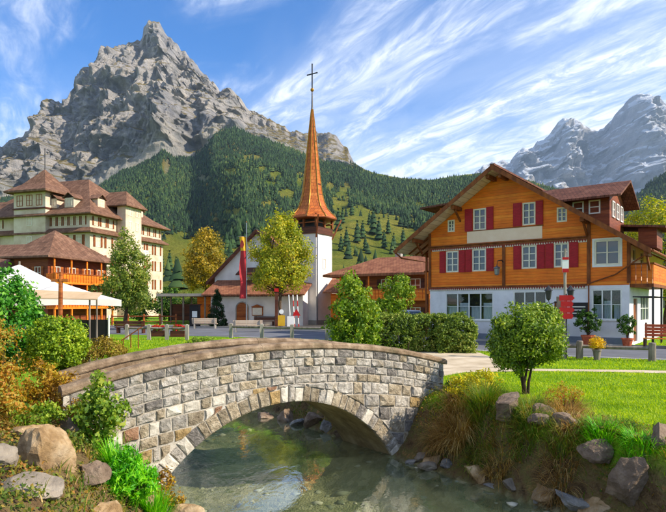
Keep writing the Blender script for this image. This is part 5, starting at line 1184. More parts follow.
# trees of the village
plant('tree', 'broad dark green tree in front of the cream hotel', 'tree', (-17.7, 48), 'leaf_ash', 0.22, [((0, 0, 5.3), (1.9, 1.9, 3.3), 105, 0.5, 6500, 'egg', 0.25), ((-0.8, 0, 3.2), (2.1, 1.8, 1.4), 46, 0.5, 2800, 'ell', 0.3), ((1.0, 0, 2.6), (1.7, 1.6, 1.1), 34, 0.45, 1900, 'ell', 0.3), ((0.9, 0.3, 4.6), (1.5, 1.4, 1.2), 26, 0.45, 1500, 'ell', 0.3)], (2.4, 0.17, 1, 0, 26), 2)
plant('tree', 'golden autumn tree between the hotel and the church', 'tree', (-18.6, 82), 'leaf_gold', 0.34, [((0, 0, 9.0), (3.0, 3.0, 4.7), 110, 0.85, 6500, 'egg', 0.25), ((-1.6, 0, 6.5), (2.0, 2.0, 2.4), 34, 0.8, 1800, 'ell', 0.3), ((1.5, 0, 6.0), (1.8, 1.8, 2.0), 26, 0.8, 1400, 'ell', 0.3)], (4.5, 0.26, 1, 0, 24), 3)
plant('tree', 'yellow-green linden tree in front of the church porch', 'tree', (-4.95, 53), 'leaf_linden', 0.24, [((0, 0, 7.4), (2.9, 2.9, 3.6), 190, 0.62, 12000, 'egg', 0.3), ((0, 0, 5.0), (3.2, 3.0, 2.0), 110, 0.6, 6500, 'ell', 0.3)], (3.2, 0.19, 1, 0, 30), 4)
plant('tree', 'bushy light green young tree behind the bridge left of the hedge', 'tree', (0.85, 21.5), 'leaf_fresh', 0.125, [((-0.05, 0, 2.1), (0.85, 0.85, 1.5), 95, 0.24, 6200, 'egg', 0.2), ((0.35, 0, 1.5), (0.75, 0.8, 0.8), 50, 0.23, 2800, 'ell', 0.3), ((-0.5, 0, 1.3), (0.6, 0.7, 0.7), 40, 0.22, 2200, 'ell', 0.3), ((0, 0, 0.8), (0.9, 0.9, 0.45), 36, 0.22, 1800, 'ell', 0.3)], (1.0, 0.06, 3, 0.22, 24), 5)
plant('tree', 'slim pale green tree rising behind the clipped hedge', 'tree', (3.6, 31.5), 'leaf_fresh', 0.15, [((0, 0, 2.6), (1.0, 1.0, 1.35), 80, 0.28, 4200, 'ell', 0.2), ((-0.5, 0, 1.8), (0.8, 0.8, 0.8), 30, 0.25, 1400, 'ell', 0.2)], (1.6, 0.06, 1, 0, 16), 6)
plant('tree', 'yellow-green tree at the right edge behind the chalet', 'tree', (26.2, 44), 'leaf_linden', 0.22, [((-0.8, 0, 7.2), (3.0, 2.8, 3.6), 160, 0.65, 9500, 'egg', 0.3), ((0.5, -0.5, 4.0), (2.4, 2.2, 2.0), 70, 0.6, 3600, 'ell', 0.3)], (3.0, 0.18, 1, 0, 20), 7)
plant('spruce_tree', 'dark narrow conifer beside the church wall', 'tree', (-11.6, 56), 'leaf_spruce', 0.15, [((0, 0, 1.8), (1.15, 1.15, 1.75), 150, 0.26, 6000, 'cone', 0.3)], (2.6, 0.09, 1, 0, 20), 8)
for k, (x, y, hh, m) in enumerate([(-20.5, 70, 4.2, 'leaf_dark'), (-17.0, 68, 3.4, 'leaf_hedge'), (-22.8, 66, 3.6, 'leaf_dark'), (-14.6, 72, 4.6, 'leaf_dark')]):
    plant('shrub_tree', ['tall dark shrub at the right foot of the hotel', 'olive shrub left of the open shelter', 'low dark shrub beneath the hotel balconies', 'dark tree behind the church annex roof'][k], 'shrub', (x, y), m, 0.28, [((0, 0, hh * 0.55), (1.9, 1.9, hh * 0.5), 60, 0.6, 2600, 'egg', 0.3)], (1.2, 0.1, 1, 0, 12), 20 + k, 'shrubs between hotel and church')
# clipped hedge
plant('hedge', 'long clipped green hedge behind the right end of the bridge', 'hedge', (3.35, 25.9), 'leaf_hedge', 0.105, [((0, 0, 0.86), (1.75, 0.42, 0.80), 800, 0.17, 30000, 'box', 0.6)], (0.5, 0.03, 5, 1.0, 16), 9, crown_name='foliage', trunk_name='stem')
plant('hedge', 'rounded end of the clipped hedge nearest the chalet', 'hedge', (5.55, 25.3), 'leaf_hedge', 0.105, [((0, 0, 0.92), (0.92, 0.6, 0.84), 320, 0.16, 12000, 'ell', 0.75), ((0, 0, 0.62), (0.78, 0.5, 0.60), 200, 0.17, 7000, 'box', 0.6)], (0.4, 0.03, 4, 0.4, 12), 10, crown_name='foliage', trunk_name='stem')
# bush on the lawn
plant('bush', 'round glossy green bush on short bare stems on the lawn', 'bush', (4.72, 13.7), 'leaf_bush', 0.075, [((0.02, 0, 1.42), (0.84, 0.82, 0.74), 170, 0.2, 11500, 'ell', 0.5), ((-0.3, 0, 1.05), (0.56, 0.6, 0.5), 110, 0.16, 5500, 'ell', 0.5), ((0.32, 0, 1.75), (0.46, 0.5, 0.42), 80, 0.15, 4000, 'ell', 0.5), ((-0.45, 0.1, 1.5), (0.42, 0.42, 0.4), 60, 0.14, 2600, 'ell', 0.5), ((0.45, 0, 1.15), (0.42, 0.42, 0.4), 60, 0.14, 2600, 'ell', 0.5)], (0.62, 0.045, 4, 0.16, 22), 11)
# left bank shrubs
plant('bush', 'big glossy dark green bush at the left edge', 'bush', (-7.35, 11.8), 'leaf_laurel', 0.095, [((0, 0, 1.45), (1.15, 1.1, 1.25), 330, 0.18, 15000, 'ell', 0.7), ((-0.6, 0, 0.8), (1.0, 1.0, 0.8), 100, 0.18, 4000, 'ell', 0.6)], (0.6, 0.06, 4, 0.25, 18), 12)
plant('bush', 'round yellow-green privet bush left of the bridge end', 'bush', (-5.35, 10.9), 'leaf_privet', 0.06, [((0, 0, 1.25), (0.54, 0.52, 0.52), 230, 0.11, 9500, 'ell', 0.7), ((-0.12, 0, 0.95), (0.5, 0.48, 0.35), 70, 0.1, 2600, 'ell', 0.6)], (0.65, 0.035, 4, 0.12, 14), 13)
plant('bush', 'low domed olive-brown bush behind the bridge end', 'bush', (-5.75, 14.0), 'leaf_olive', 0.055, [((0, 0, 0.72), (0.66, 0.62, 0.60), 260, 0.12, 9500, 'ell', 0.7)], (0.3, 0.03, 4, 0.15, 14), 14)
plant('shrub', 'orange and yellow autumn shrub on the left bank', 'shrub', (-5.15, 8.55), 'leaf_autumn', 0.062, [((-0.1, 0, 0.5), (0.42, 0.45, 0.5), 70, 0.13, 2300, 'ell', 0.2), ((-0.4, 0.2, 0.95), (0.35, 0.35, 0.42), 44, 0.12, 1300, 'ell', 0.2), ((0.25, -0.1, 0.28), (0.4, 0.4, 0.28), 40, 0.12, 1200, 'ell', 0.2), ((-0.15, -0.4, 0.3), (0.36, 0.36, 0.3), 40, 0.12, 1200, 'ell', 0.2)], (0.35, 0.025, 5, 0.2, 26), 15)
plant('shrub', 'loose golden-brown shrub between the orange shrub and the bridge', 'shrub', (-4.55, 9.3), 'leaf_ochre', 0.055, [((0, 0, 0.5), (0.42, 0.4, 0.42), 90, 0.11, 3000, 'ell', 0.3), ((-0.4, 0.2, 0.75), (0.35, 0.35, 0.4), 60, 0.11, 1800, 'ell', 0.3)], (0.25, 0.02, 5, 0.15, 20), 16)
plant('shrub', 'tall wispy mixed shrub under the dark left bush', 'shrub', (-6.1, 10.2), 'leaf_autumn', 0.055, [((0, 0, 0.9), (0.5, 0.5, 0.8), 90, 0.13, 3000, 'ell', 0.3)], (0.4, 0.02, 5, 0.15, 20), 17)
plant('shrub', 'deep green leafy shrub among orange leaves at the left edge', 'shrub', (-5.75, 8.9), 'leaf_bush', 0.06, [((0, 0, 0.6), (0.4, 0.4, 0.55), 70, 0.12, 2200, 'ell', 0.3)], (0.3, 0.02, 4, 0.12, 14), 18)
plant('leafy_plant', 'bright green maple-like sapling growing against the bridge wall', 'plant', (-3.55, 8.55), 'leaf_lime', 0.066, [((-0.05, 0, 0.78), (0.24, 0.22, 0.28), 28, 0.12, 720, 'ell', 0.25), ((0.14, 0, 0.5), (0.30, 0.26, 0.26), 34, 0.12, 900, 'ell', 0.25), ((-0.2, 0, 0.55), (0.22, 0.22, 0.25), 22, 0.11, 520, 'ell', 0.25), ((-0.05, 0, 0.22), (0.3, 0.25, 0.22), 26, 0.1, 600, 'ell', 0.25)], (0.3, 0.016, 4, 0.1, 22), 19, aspect=0.8)
plant('creeper', 'yellow and orange creeper at the foot of the arch', 'plant', (-2.85, 9.45), 'leaf_ochre', 0.05, [((0, 0, 0.45), (0.2, 0.16, 0.4), 40, 0.08, 800, 'ell', 0.2), ((0.15, 0.05, 0.2), (0.2, 0.16, 0.25), 24, 0.08, 450, 'ell', 0.2)], (0.2, 0.012, 3, 0.08, 14), 31)
plant('shrub', 'yellow-flowering shrub above the tan grass on the right bank', 'shrub', (3.35, 12.7), 'leaf_yellow_flower', 0.06, [((0, 0, 0.5), (0.45, 0.4, 0.32), 60, 0.11, 1600, 'ell', 0.3), ((-0.4, 0, 0.4), (0.35, 0.3, 0.3), 40, 0.11, 900, 'ell', 0.3)], (0.25, 0.015, 5, 0.15, 18), 32)
plant('shrub', 'low green leafy plant on the lawn edge above the bridge end', 'shrub', (3.15, 13.6), 'leaf_lime', 0.06, [((0, 0, 0.2), (0.45, 0.35, 0.2), 50, 0.1, 1300, 'ell', 0.3)], (0.1, 0.012, 5, 0.15, 12), 33)
plant('shrub', 'reddish brown twiggy shrub at the lawn edge', 'shrub', (4.75, 11.55), 'leaf_autumn', 0.04, [((0, 0, 0.3), (0.42, 0.36, 0.32), 70, 0.09, 1500, 'ell', 0.3)], (0.12, 0.012, 6, 0.18, 40), 34)
plant('shrub', 'small olive weed bush on the far lawn behind the bridge', 'shrub', (-6.2, 26.5), 'leaf_hedge', 0.08, [((0, 0, 0.3), (0.9, 0.6, 0.35), 60, 0.15, 1600, 'ell', 0.3)], (0.15, 0.015, 5, 0.3, 14), 35)
plant('shrub', 'green bush on the shaded far bank seen through the arch', 'shrub', (-0.7, 17.6), 'leaf_bush', 0.08, [((0, 0, 0.4), (0.8, 0.6, 0.5), 90, 0.15, 2400, 'ell', 0.3)], (0.2, 0.02, 5, 0.25, 14), 36)
plant('shrub', 'trailing leaves on the far bank beside the vault foot', 'shrub', (0.75, 16.0), 'leaf_fresh', 0.07, [((0, 0, 0.2), (0.5, 0.5, 0.4), 60, 0.12, 1500, 'ell', 0.3)], (0.15, 0.02, 4, 0.2, 12), 37)

# ---------------------------------------------------------------- grasses
def blade_mesh(name, base, ang, length, width, lean, curl, mat, seg=4, rng=None):
    """arching ribbons"""
    n = len(base); d = np.stack([np.cos(ang), np.sin(ang), 0 * ang], -1); side = np.stack([-np.sin(ang), np.cos(ang), 0 * ang], -1); V = []
    p = base.copy(); el = np.pi / 2 - lean
    for k in range(seg + 1):
        w = width * (1 - (k / seg) ** 1.5) * 0.5 + 0.0005; V += [p - side * w[:, None], p + side * w[:, None]]
        st = (length / seg)[:, None]; p = p + st * (d * np.cos(el)[:, None] + np.array([0, 0, 1]) * np.sin(el)[:, None]); el = el - curl / seg
    V = np.stack(V, 1); m = V.shape[1]; i = np.arange(n)[:, None] * m
    F = np.concatenate([np.concatenate([i + 2*k, i + 2*k + 1, i + 2*k + 3, i + 2*k + 2], 1) for k in range(seg)], 0)
    return np_mesh(name, V.reshape(-1, 3), F, mat)
def clump(label, xy, mat, n, h, r, lean=0.5, curl=1.2, width=0.012, seed=0, group=None, name='grass_clump', cat='grass'):
    rng = np.random.default_rng(seed); a = rng.uniform(0, 6.283, n); rr = r * np.sqrt(rng.random(n)); b = np.stack([np.cos(a) * rr, np.sin(a) * rr, 0 * a], -1)
    zz = ground_z(xy[0] + b[:, 0], xy[1] + b[:, 1]); z0 = gz(*xy); b[:, 2] = zz - z0 - 0.02
    ang = a + rng.normal(0, 0.5, n); me = blade_mesh('grass_clump', b, ang, h * rng.uniform(0.6, 1.15, n), width * rng.uniform(0.6, 1.3, n), lean * rng.uniform(0.2, 1.3, n), curl * rng.uniform(0.4, 1.5, n), M[mat], 5)
    o = link(name, me, None, (xy[0], xy[1], z0)); tag(o, label, cat, group); return o
clump('big arching clump of tan grass at the right foot of the bridge', (2.75, 12.05), 'grass_dry', 900, 0.82, 0.24, 0.55, 2.0, 0.014, 1)
clump('rust-brown drooping grass hanging over the water by the bridge', (2.45, 12.4), 'grass_rust', 600, 0.66, 0.22, 0.7, 2.2, 0.013, 2)
clump('upright yellow-green grass tuft beside the tan clump', (3.2, 11.9), 'grass_weed', 800, 0.72, 0.25, 0.45, 1.2, 0.012, 3)
clump('olive grass overhanging the stone slab in the stream', (3.05, 11.45), 'grass_weed', 600, 0.5, 0.28, 0.7, 2.1, 0.012, 4)
clump('green and straw grass low on the bank below the dark rocks', (3.75, 10.95), 'grass_weed', 600, 0.42, 0.35, 0.7, 1.9, 0.011, 5)
clump('reddish dry grass tuft at the lawn edge by the brown rock', (4.65, 11.2), 'grass_rust', 800, 0.5, 0.28, 0.6, 1.4, 0.010, 6)
clump('green grass tuft between the boulders near the water', (4.15, 10.05), 'grass_weed', 600, 0.42, 0.28, 0.6, 1.6, 0.010, 7)
clump('bright green grass tuft beside the slanted boulder', (4.6, 9.6), 'grass_reed', 450, 0.38, 0.22, 0.5, 1.3, 0.010, 8)
clump('yellowish grass tuft in the middle of the right bank', (4.0, 11.2), 'grass_weed', 700, 0.5, 0.28, 0.6, 1.5, 0.010, 9)
clump('olive grass tuft under the flowering shrub', (3.6, 11.7), 'grass_weed', 700, 0.55, 0.3, 0.6, 1.6, 0.010, 10)
clump('bright green reeds behind the leafy herb in the left foreground', (-3.12, 8.3), 'grass_reed', 420, 0.72, 0.2, 0.30, 0.6, 0.018, 11, name='reed_clump', cat='reeds')
plant('leafy_plant', 'compact bright green leafy herb in the left foreground', 'plant', (-3.0, 8.05), 'grass_reed', 0.085, [((0, 0, 0.34), (0.34, 0.3, 0.36), 80, 0.1, 3000, 'egg', 0.3), ((0.25, 0, 0.22), (0.25, 0.22, 0.24), 36, 0.09, 1100, 'ell', 0.3)], (0.1, 0.01, 8, 0.2, 50), 38, aspect=0.3, droop=-0.9)
clump('shorter green reeds beside the tan slab', (-2.75, 8.65), 'grass_reed', 450, 0.5, 0.18, 0.35, 0.7, 0.015, 12, name='reed_clump', cat='reeds')
clump('dry yellow grass at the foot of the autumn shrub', (-4.6, 8.3), 'grass_dry', 500, 0.4, 0.25, 0.7, 1.6, 0.010, 13)
for k, (x, y, m, h, lab) in enumerate([(3.3, 10.95, 'grass_dry', 0.45, 'pale straw tuft hanging above the flat stream slab'), (4.3, 10.75, 'grass_dry', 0.45, 'straw tuft between the two brown rocks of the bank'), (3.75, 10.6, 'grass_weed', 0.5, 'green tuft low on the bank above the slab'), (4.45, 10.2, 'grass_dry', 0.4, 'short dry tuft left of the blocky boulder'),
                                       (4.0, 9.85, 'grass_rust', 0.45, 'rusty tuft at the waterline by the rust rock'), (4.95, 9.7, 'grass_weed', 0.3, 'short weeds behind the small round stone'), (4.95, 9.0, 'grass_reed', 0.32, 'green tuft right of the slanted boulder'), (2.9, 12.6, 'grass_dry', 0.7, 'dry grass under the yellow-flowering shrub')]):
    clump(lab, (x, y), m, 520, h, 0.3, 0.7, 1.8, 0.014, 70 + k, 'grass tufts on the right bank')
def lawn():
    rng = np.random.default_rng(44)
    n = 260000; y = 1 / (1 / 36 + (1 / 8.4 - 1 / 36) * rng.random(n)); x = rng.uniform(-0.45, 0.64, n) * y
    d = river_d(x, y); keep = d > np.where(x > 3.2, 0.32, 0.55) + 0.5 * rng.random(n)
    def in_strip(near, far):
        pl = np.array(list(near) + list(far)[::-1], float); ins = np.zeros(n, bool)
        for i in range(len(pl)):
            a, b = pl[i], pl[(i + 1) % len(pl)]; c = (a[1] > y) != (b[1] > y); ins ^= c & (x < (b[0] - a[0]) * (y - a[1]) / (b[1] - a[1] + 1e-12) + a[0])
        return ins
    for nm in ('road', 'path', 'forecourt'):
        me = bpy.data.objects[nm].data; v = [tuple(q.co[:2]) for q in me.vertices]; m = len(v) // 2; keep &= ~in_strip(v[:m], v[m:])
    # not on the bridge
    s = (x - BA.x) * math.cos(BANG) + (y - BA.y) * math.sin(BANG); t = -(x - BA.x) * math.sin(BANG) + (y - BA.y) * math.cos(BANG); keep &= ~((s > -0.2) & (s < BLEN + 0.3) & (t > -0.1) & (t < BW + 0.1))
    keep &= ~((x > -9) & (x < -2.3) & (y < 12.5))
    x, y = x[keep], y[keep]; n = len(x); z = ground_z(x, y); sc = np.clip(y / 13, 0.75, 2.4); tuft = 0.8 + 0.5 * np.clip(perlin(np.stack([x * 1.7, y * 1.7, 0 * x], -1)) + 0.4, 0, 1.2)
    me = blade_mesh('lawn_grass', np.stack([x, y, z - 0.01], -1), rng.uniform(0, 6.283, n), 0.062 * sc ** 0.5 * tuft * rng.uniform(0.6, 1.3, n), 0.013 * sc * np.ones(n), rng.uniform(0.1, 0.8, n), rng.uniform(0.2, 1.0, n), M['grass_lawn'], 2)
    tag(link('lawn_grass', me), 'short bright green lawn grass on both banks', 'grass', kind='stuff')
    n = 42000; y = rng.uniform(6.0, 19, n); x = rng.uniform(-9, 6.8, n); d = river_d(x, y); k = (d > 0.12) & (d < 1.5 + 0.5 * rng.random(n)); s = (x - BA.x) * math.cos(BANG) + (y - BA.y) * math.sin(BANG); t = -(x - BA.x) * math.sin(BANG) + (y - BA.y) * math.cos(BANG); k &= ~((s > -0.2) & (s < BLEN + 0.3) & (t > -0.12) & (t < BW + 0.1))
    k &= perlin(np.stack([x * 1.3, y * 1.3, 0 * x + 9], -1)) > -0.25
    x, y = x[k], y[k]; n = len(x)
    me = blade_mesh('bank_weeds', np.stack([x, y, ground_z(x, y) - 0.02], -1), rng.uniform(0, 6.283, n), rng.uniform(0.1, 0.32, n), 0.016 * np.ones(n), rng.uniform(0.2, 0.9, n), rng.uniform(0.4, 1.8, n), M['grass_weed'], 3)
    tag(link('bank_weeds', me), 'straggling green weeds covering the stream banks', 'weeds', kind='stuff')
    n2 = n // 2; sel = rng.choice(n, n2, replace=False); x, y = x[sel] + rng.normal(0, .05, n2), y[sel] + rng.normal(0, .05, n2)
    me = blade_mesh('bank_straw', np.stack([x, y, ground_z(x, y) - 0.02], -1), rng.uniform(0, 6.283, n2), rng.uniform(0.10, 0.28, n2), 0.015 * np.ones(n2), rng.uniform(0.3, 1.0, n2), rng.uniform(0.6, 2.2, n2), M['grass_dry'], 3)
    tag(link('bank_straw', me), 'dry straw-coloured grass scattered over the stream banks', 'weeds', kind='stuff')
lawn()

def ground_cover():
    rng = np.random.default_rng(91); n = 26000; x = rng.uniform(-8.5, -2.3, n); y = rng.uniform(5.6, 11.5, n); d = river_d(x, y); k = (d > 0.2) & (perlin(np.stack([x * 1.6, y * 1.6, 0 * x + 2], -1)) > -0.22)
    s = (x - BA.x) * math.cos(BANG) + (y - BA.y) * math.sin(BANG); t = -(x - BA.x) * math.sin(BANG) + (y - BA.y) * math.cos(BANG); k &= ~((s > -0.2) & (t > -0.1) & (t < BW + 0.1))
    x, y = x[k], y[k]; n = len(x); P = np.stack([x, y, ground_z(x, y) + rng.uniform(0.01, 0.13, n)], -1); N = np.tile([0.1, -0.3, 1.0], (n, 1)) + rng.normal(0, 0.4, (n, 3))
    tag(link('ground_cover', leaf_mesh('ground_cover', P, N, 0.055, leaf_mat('leaf_cover', [hexc('37501a'), hexc('5a6e24'), hexc('86802e'), hexc('a27432')], 0.3, 0.55, 1.2), rng, 0.6)), 'low creeping leaves and litter on the left bank', 'ground cover', kind='stuff')
    n = 9000; x = rng.uniform(1.8, 6.3, n); y = rng.uniform(8, 13.6, n); d = river_d(x, y); k = (d > 0.15) & (d < 1.5) & (perlin(np.stack([x * 2, y * 2, 0 * x + 5], -1)) > -0.05); s = (x - BA.x) * math.cos(BANG) + (y - BA.y) * math.sin(BANG); t = -(x - BA.x) * math.sin(BANG) + (y - BA.y) * math.cos(BANG); k &= ~((s < BLEN + 0.2) & (t > -0.1))
    x, y = x[k], y[k]; n = len(x); P = np.stack([x, y, ground_z(x, y) + rng.uniform(0.01, 0.16, n)], -1); N = np.tile([-0.2, -0.4, 0.9], (n, 1)) + rng.normal(0, 0.4, (n, 3))
    tag(link('ground_cover', leaf_mesh('bank_cover', P, N, 0.055, M['leaf_cover'], rng, 0.6)), 'low creeping leaves on the right bank below the lawn', 'ground cover', kind='stuff')
ground_cover()
plant('shrub', 'low green shrub behind the flat tan rock on the left bank', 'shrub', (-4.35, 8.25), 'leaf_fresh', 0.05, [((0, 0, 0.22), (0.35, 0.3, 0.24), 50, 0.09, 1500, 'ell', 0.3)], (0.1, 0.012, 5, 0.12, 16), 81)
plant('shrub', 'small yellowing shrub left of the sapling at the bridge end', 'shrub', (-4.0, 8.85), 'leaf_ochre', 0.05, [((0, 0, 0.3), (0.3, 0.28, 0.3), 46, 0.09, 1300, 'ell', 0.3)], (0.12, 0.012, 5, 0.1, 16), 82)

# ---------------------------------------------------------------- boulders
pmat('boulder_tan', [hexc('6a5236'), hexc('937650'), hexc('b59a74'), hexc('c8b290')], 3.0, 0.95, 0.9, 14, dirt=hexc('5a4a3a'), rand=0.12, bdist=0.05)
pmat('boulder_brown', [hexc('5a4a3c'), hexc('7d6a58'), hexc('a08c78')], 3.0, 0.95, 0.9, 14, dirt=hexc('39331f'), rand=0.15, bdist=0.05)
pmat('boulder_grey', [hexc('59595a'), hexc('85827e'), hexc('aaa59e')], 3.0, 0.95, 0.9, 14, dirt=hexc('50503c'), rand=0.15, bdist=0.05)
pmat('boulder_pale', [hexc('6c6356'), hexc('8c8070'), hexc('a69a88')], 3.0, 0.95, 0.8, 14, rand=0.1, bdist=0.05)
pmat('boulder_rust', [hexc('45261a'), hexc('6b3e2a'), hexc('8a5a40')], 3.0, 0.95, 0.9, 14, rand=0.1, bdist=0.05)
def boulder_mesh(name, size, mat, seed, cuts=9, sub=4):
    rng = np.random.default_rng(seed); bm = bmesh.new(); bmesh.ops.create_icosphere(bm, subdivisions=sub, radius=1.0)
    V = np.array([v.co[:] for v in bm.verts])
    for k in range(cuts):
        nrm = unit(rng.normal(0, 1, 3)); dd = rng.uniform(0.34, 0.66); e = V @ nrm - dd; V = V - np.clip(e, 0, None)[:, None] * nrm * 0.94
    V = V * (1 + 0.09 * fbm(V * 1.7 + seed, 4)[:, None]) + 0.05 * (ridged(V * 2.6 + seed, 4)[:, None] - 0.9) * unit(V)
    V *= np.array(size) / 2 / np.abs(V).max(0)
    for v, c in zip(bm.verts, V): v.co = c
    me = bpy.data.meshes.new(name); bm.to_mesh(me); bm.free(); me.materials.append(M[mat]); return me
def boulder(label, xy, size, mat, seed, sink=0.3, rot=(0, 0, 0), group=None, z=None, name='boulder'):
    me = boulder_mesh(name, size, mat, seed); o = bpy.data.objects.new(name, me); COL.objects.link(o)
    o.location = (xy[0], xy[1], (gz(*xy) if z is None else z) + size[2] * (0.5 - (sink if z is not None else sink + 0.1))); o.rotation_euler = [R(v) for v in rot]; return tag(o, label, 'rock', group)
boulder('largest tan boulder with a shadowed left face in the left foreground', (-3.62, 7.25), (0.86, 0.8, 0.74), 'boulder_tan', 3, 0.22, (0, 8, 25))
boulder('pale grey boulder at the left edge of the foreground', (-4.05, 6.6), (0.62, 0.6, 0.5), 'boulder_pale', 8, 0.25, (0, -10, 40))
boulder('flat tan rock lying behind the largest boulder under the orange shrub', (-4.15, 7.85), (0.62, 0.5, 0.32), 'boulder_tan', 12, 0.2, (5, 0, 10))
boulder('pale flat rock at the bottom left below the largest boulder', (-3.35, 6.45), (0.9, 0.55, 0.34), 'boulder_pale', 14, 0.3, (0, 4, 12))
boulder('brown wedge of rock between the big boulder and the reeds', (-3.2, 7.45), (0.42, 0.42, 0.36), 'boulder_brown', 16, 0.3)
boulder('dark rock half hidden behind the green sapling', (-3.95, 8.5), (0.5, 0.45, 0.4), 'boulder_brown', 18, 0.3)
boulder('long ochre rock slab at the water edge below the bridge', (-2.55, 9.0), (0.95, 0.6, 0.46), 'boulder_tan', 21, 0.3, (0, -6, 20), z=-1.35)
boulder('small grey rock among the yellow shrubs by the bridge end', (-4.75, 9.9), (0.4, 0.35, 0.34), 'boulder_pale', 22, 0.2)
boulder('blocky brown boulder at the lower edge of the lawn', (4.5, 9.5), (0.74, 0.6, 0.52), 'boulder_brown', 25, 0.5, (0, 0, 15), z=-0.33)
boulder('slanted brown boulder with a lit ridge in the bottom right corner', (4.62, 8.75), (0.55, 0.6, 0.95), 'boulder_brown', 27, 0.5, (0, -28, 30), z=-0.62)
boulder('grey and rust rock at the waterline in the lower right', (4.02, 9.35), (0.66, 0.5, 0.34), 'boulder_grey', 29, 0.2, (0, 14, -15), z=-1.2)
boulder('small round pale stone on the lawn edge', (5.05, 9.35), (0.26, 0.24, 0.2), 'boulder_pale', 31, 0.2)
boulder('brown rock cut by the right edge of the picture', (5.2, 8.85), (0.45, 0.45, 0.5), 'boulder_brown', 33, 0.2)
boulder('small rock at the waterline under the slanted boulder', (4.45, 8.35), (0.4, 0.35, 0.28), 'boulder_grey', 34, 0.3)
boulder('long flat slab lying in the stream', (3.15, 10.75), (0.92, 0.42, 0.22), 'boulder_grey', 35, 0.2, (0, 6, -12), z=-1.36)
boulder('pale stone in the stream at the foot of the tan grass', (2.02, 12.05), (0.46, 0.36, 0.30), 'boulder_pale', 37, 0.25, (0, 10, 5), z=-1.38)
boulder('small pale stone in the water beside the vault foot', (1.72, 12.5), (0.34, 0.26, 0.2), 'boulder_grey', 39, 0.25, z=-1.38)
boulder('dark angular rock in the middle of the right bank', (3.5, 11.1), (0.6, 0.5, 0.7), 'boulder_brown', 41, 0.2)
boulder('dark broken rock face below the lawn edge', (4.0, 10.95), (0.85, 0.6, 0.6), 'boulder_brown', 43, 0.35, (0, 0, 20))
boulder('rust-brown earth-covered rock beside the bridge end', (2.95, 13.05), (0.75, 0.6, 0.55), 'boulder_rust', 45, 0.45)
boulder('flat reddish rock on the bank near the twiggy shrub', (4.55, 10.65), (0.55, 0.42, 0.28), 'boulder_rust', 47, 0.2)
boulder('brown rock low on the bank among dry grass', (3.9, 10.45), (0.5, 0.4, 0.34), 'boulder_brown', 49, 0.25)
boulder('rounded brown rock in the bank under the lawn edge, left of the blocky boulder', (4.2, 10.3), (0.5, 0.4, 0.42), 'boulder_brown', 51, 0.3)
boulder('grey stone at the waterline between the slab and the rust rock', (3.62, 10.0), (0.36, 0.3, 0.24), 'boulder_grey', 52, 0.3, z=-1.38)
boulder('tan rock low on the left bank above the ochre slab', (-2.95, 8.75), (0.5, 0.42, 0.36), 'boulder_tan', 53, 0.3)
boulder('small brown rock at the bottom edge left of the reeds', (-2.95, 7.1), (0.5, 0.45, 0.36), 'boulder_tan', 54, 0.3)
boulder('tan rock between the pale flat rock and the reeds', (-2.85, 6.7), (0.6, 0.5, 0.42), 'boulder_tan', 55, 0.3)
for k, (t, sz) in enumerate([(0.06, 0.34), (0.19, 0.5), (0.33, 0.4), (0.46, 0.62), (0.60, 0.44), (0.72, 0.56), (0.86, 0.48), (0.97, 0.6)]):
    q = np.array([(1.75, 12.55), (2.3, 11.75), (3.52, 10.0), (4.3, 9.0)]); u = t * 3; j = min(2, int(u)); p = q[j] + (q[j + 1] - q[j]) * (u - j) + np.array([0.14, 0.1])
    word = 'first second third fourth fifth sixth seventh eighth'.split()[k]
    boulder(f'{word} stone from the bridge in the row along the right waterline', tuple(p), (sz * 1.2, sz * 0.85, sz * 0.8), ['boulder_pale', 'boulder_tan', 'boulder_grey', 'boulder_tan'][k % 4], 120 + k, 0.2, (0, 6 * (k % 3) - 6, 47 * k), 'waterline stones of the right bank', z=-1.33)
for k, (x, y, s) in enumerate([(0.35, 14.9, 0.7), (-0.15, 15.6, 0.62), (-0.55, 16.2, 0.8), (-1.05, 16.6, 0.55), (-1.45, 17.2, 0.85), (0.75, 14.3, 0.5), (-2.2, 17.6, 0.7)]):
    boulder(['dark boulder on the far bank nearest the vault foot, seen through the arch', 'second boulder from the vault foot on the far bank', 'rounded far bank boulder in the middle of the row', 'small far bank boulder left of the row middle', 'wide boulder far along the bank under the arch crown', 'small stone tucked behind the vault foot', 'leftmost boulder of the far bank row'][k], (x, y), (s, s * 0.85, s * 0.7), 'boulder_grey' if k % 2 else 'boulder_brown', 60 + k, 0.3, (0, 0, 30 * k), 'boulders along the far bank')
def bed_stones():
    rng = np.random.default_rng(5); n = 900; y = rng.uniform(6.5, 19, n); x = rng.uniform(-6, 6, n); d = river_d(x, y); k = (d < -0.12); x, y = x[k], y[k]; n = len(x); z = ground_z(x, y)
    bm = bmesh.new(); bmesh.ops.create_icosphere(bm, subdivisions=1, radius=1.0); bm.verts.ensure_lookup_table(); tv = np.array([v.co[:] for v in bm.verts]); tf = np.array([[v.index for v in f.verts] for f in bm.faces]); bm.free()
    s = 0.03 + 0.10 * rng.random(n) ** 2.5; V = tv[None] * (1 + 0.22 * rng.normal(size=(n, len(tv), 1))) * s[:, None, None] * np.stack([rng.uniform(0.8, 1.6, n), rng.uniform(0.8, 1.4, n), rng.uniform(0.35, 0.6, n)], -1)[:, None] + np.stack([x, y, z], -1)[:, None]
    F = tf[None] + (np.arange(n) * len(tv))[:, None, None]
    tag(link('riverbed_stones', np_mesh('riverbed_stones', V.reshape(-1, 3), F.reshape(-1, 3), leaf_mat('pebble', [hexc('5a6048'), hexc('80846a'), hexc('a8a68c'), hexc('c8c0a8')], 0.0, 0.9, 2.0))), 'small cobbles lying on the stream bed', 'stones', kind='stuff')
bed_stones()
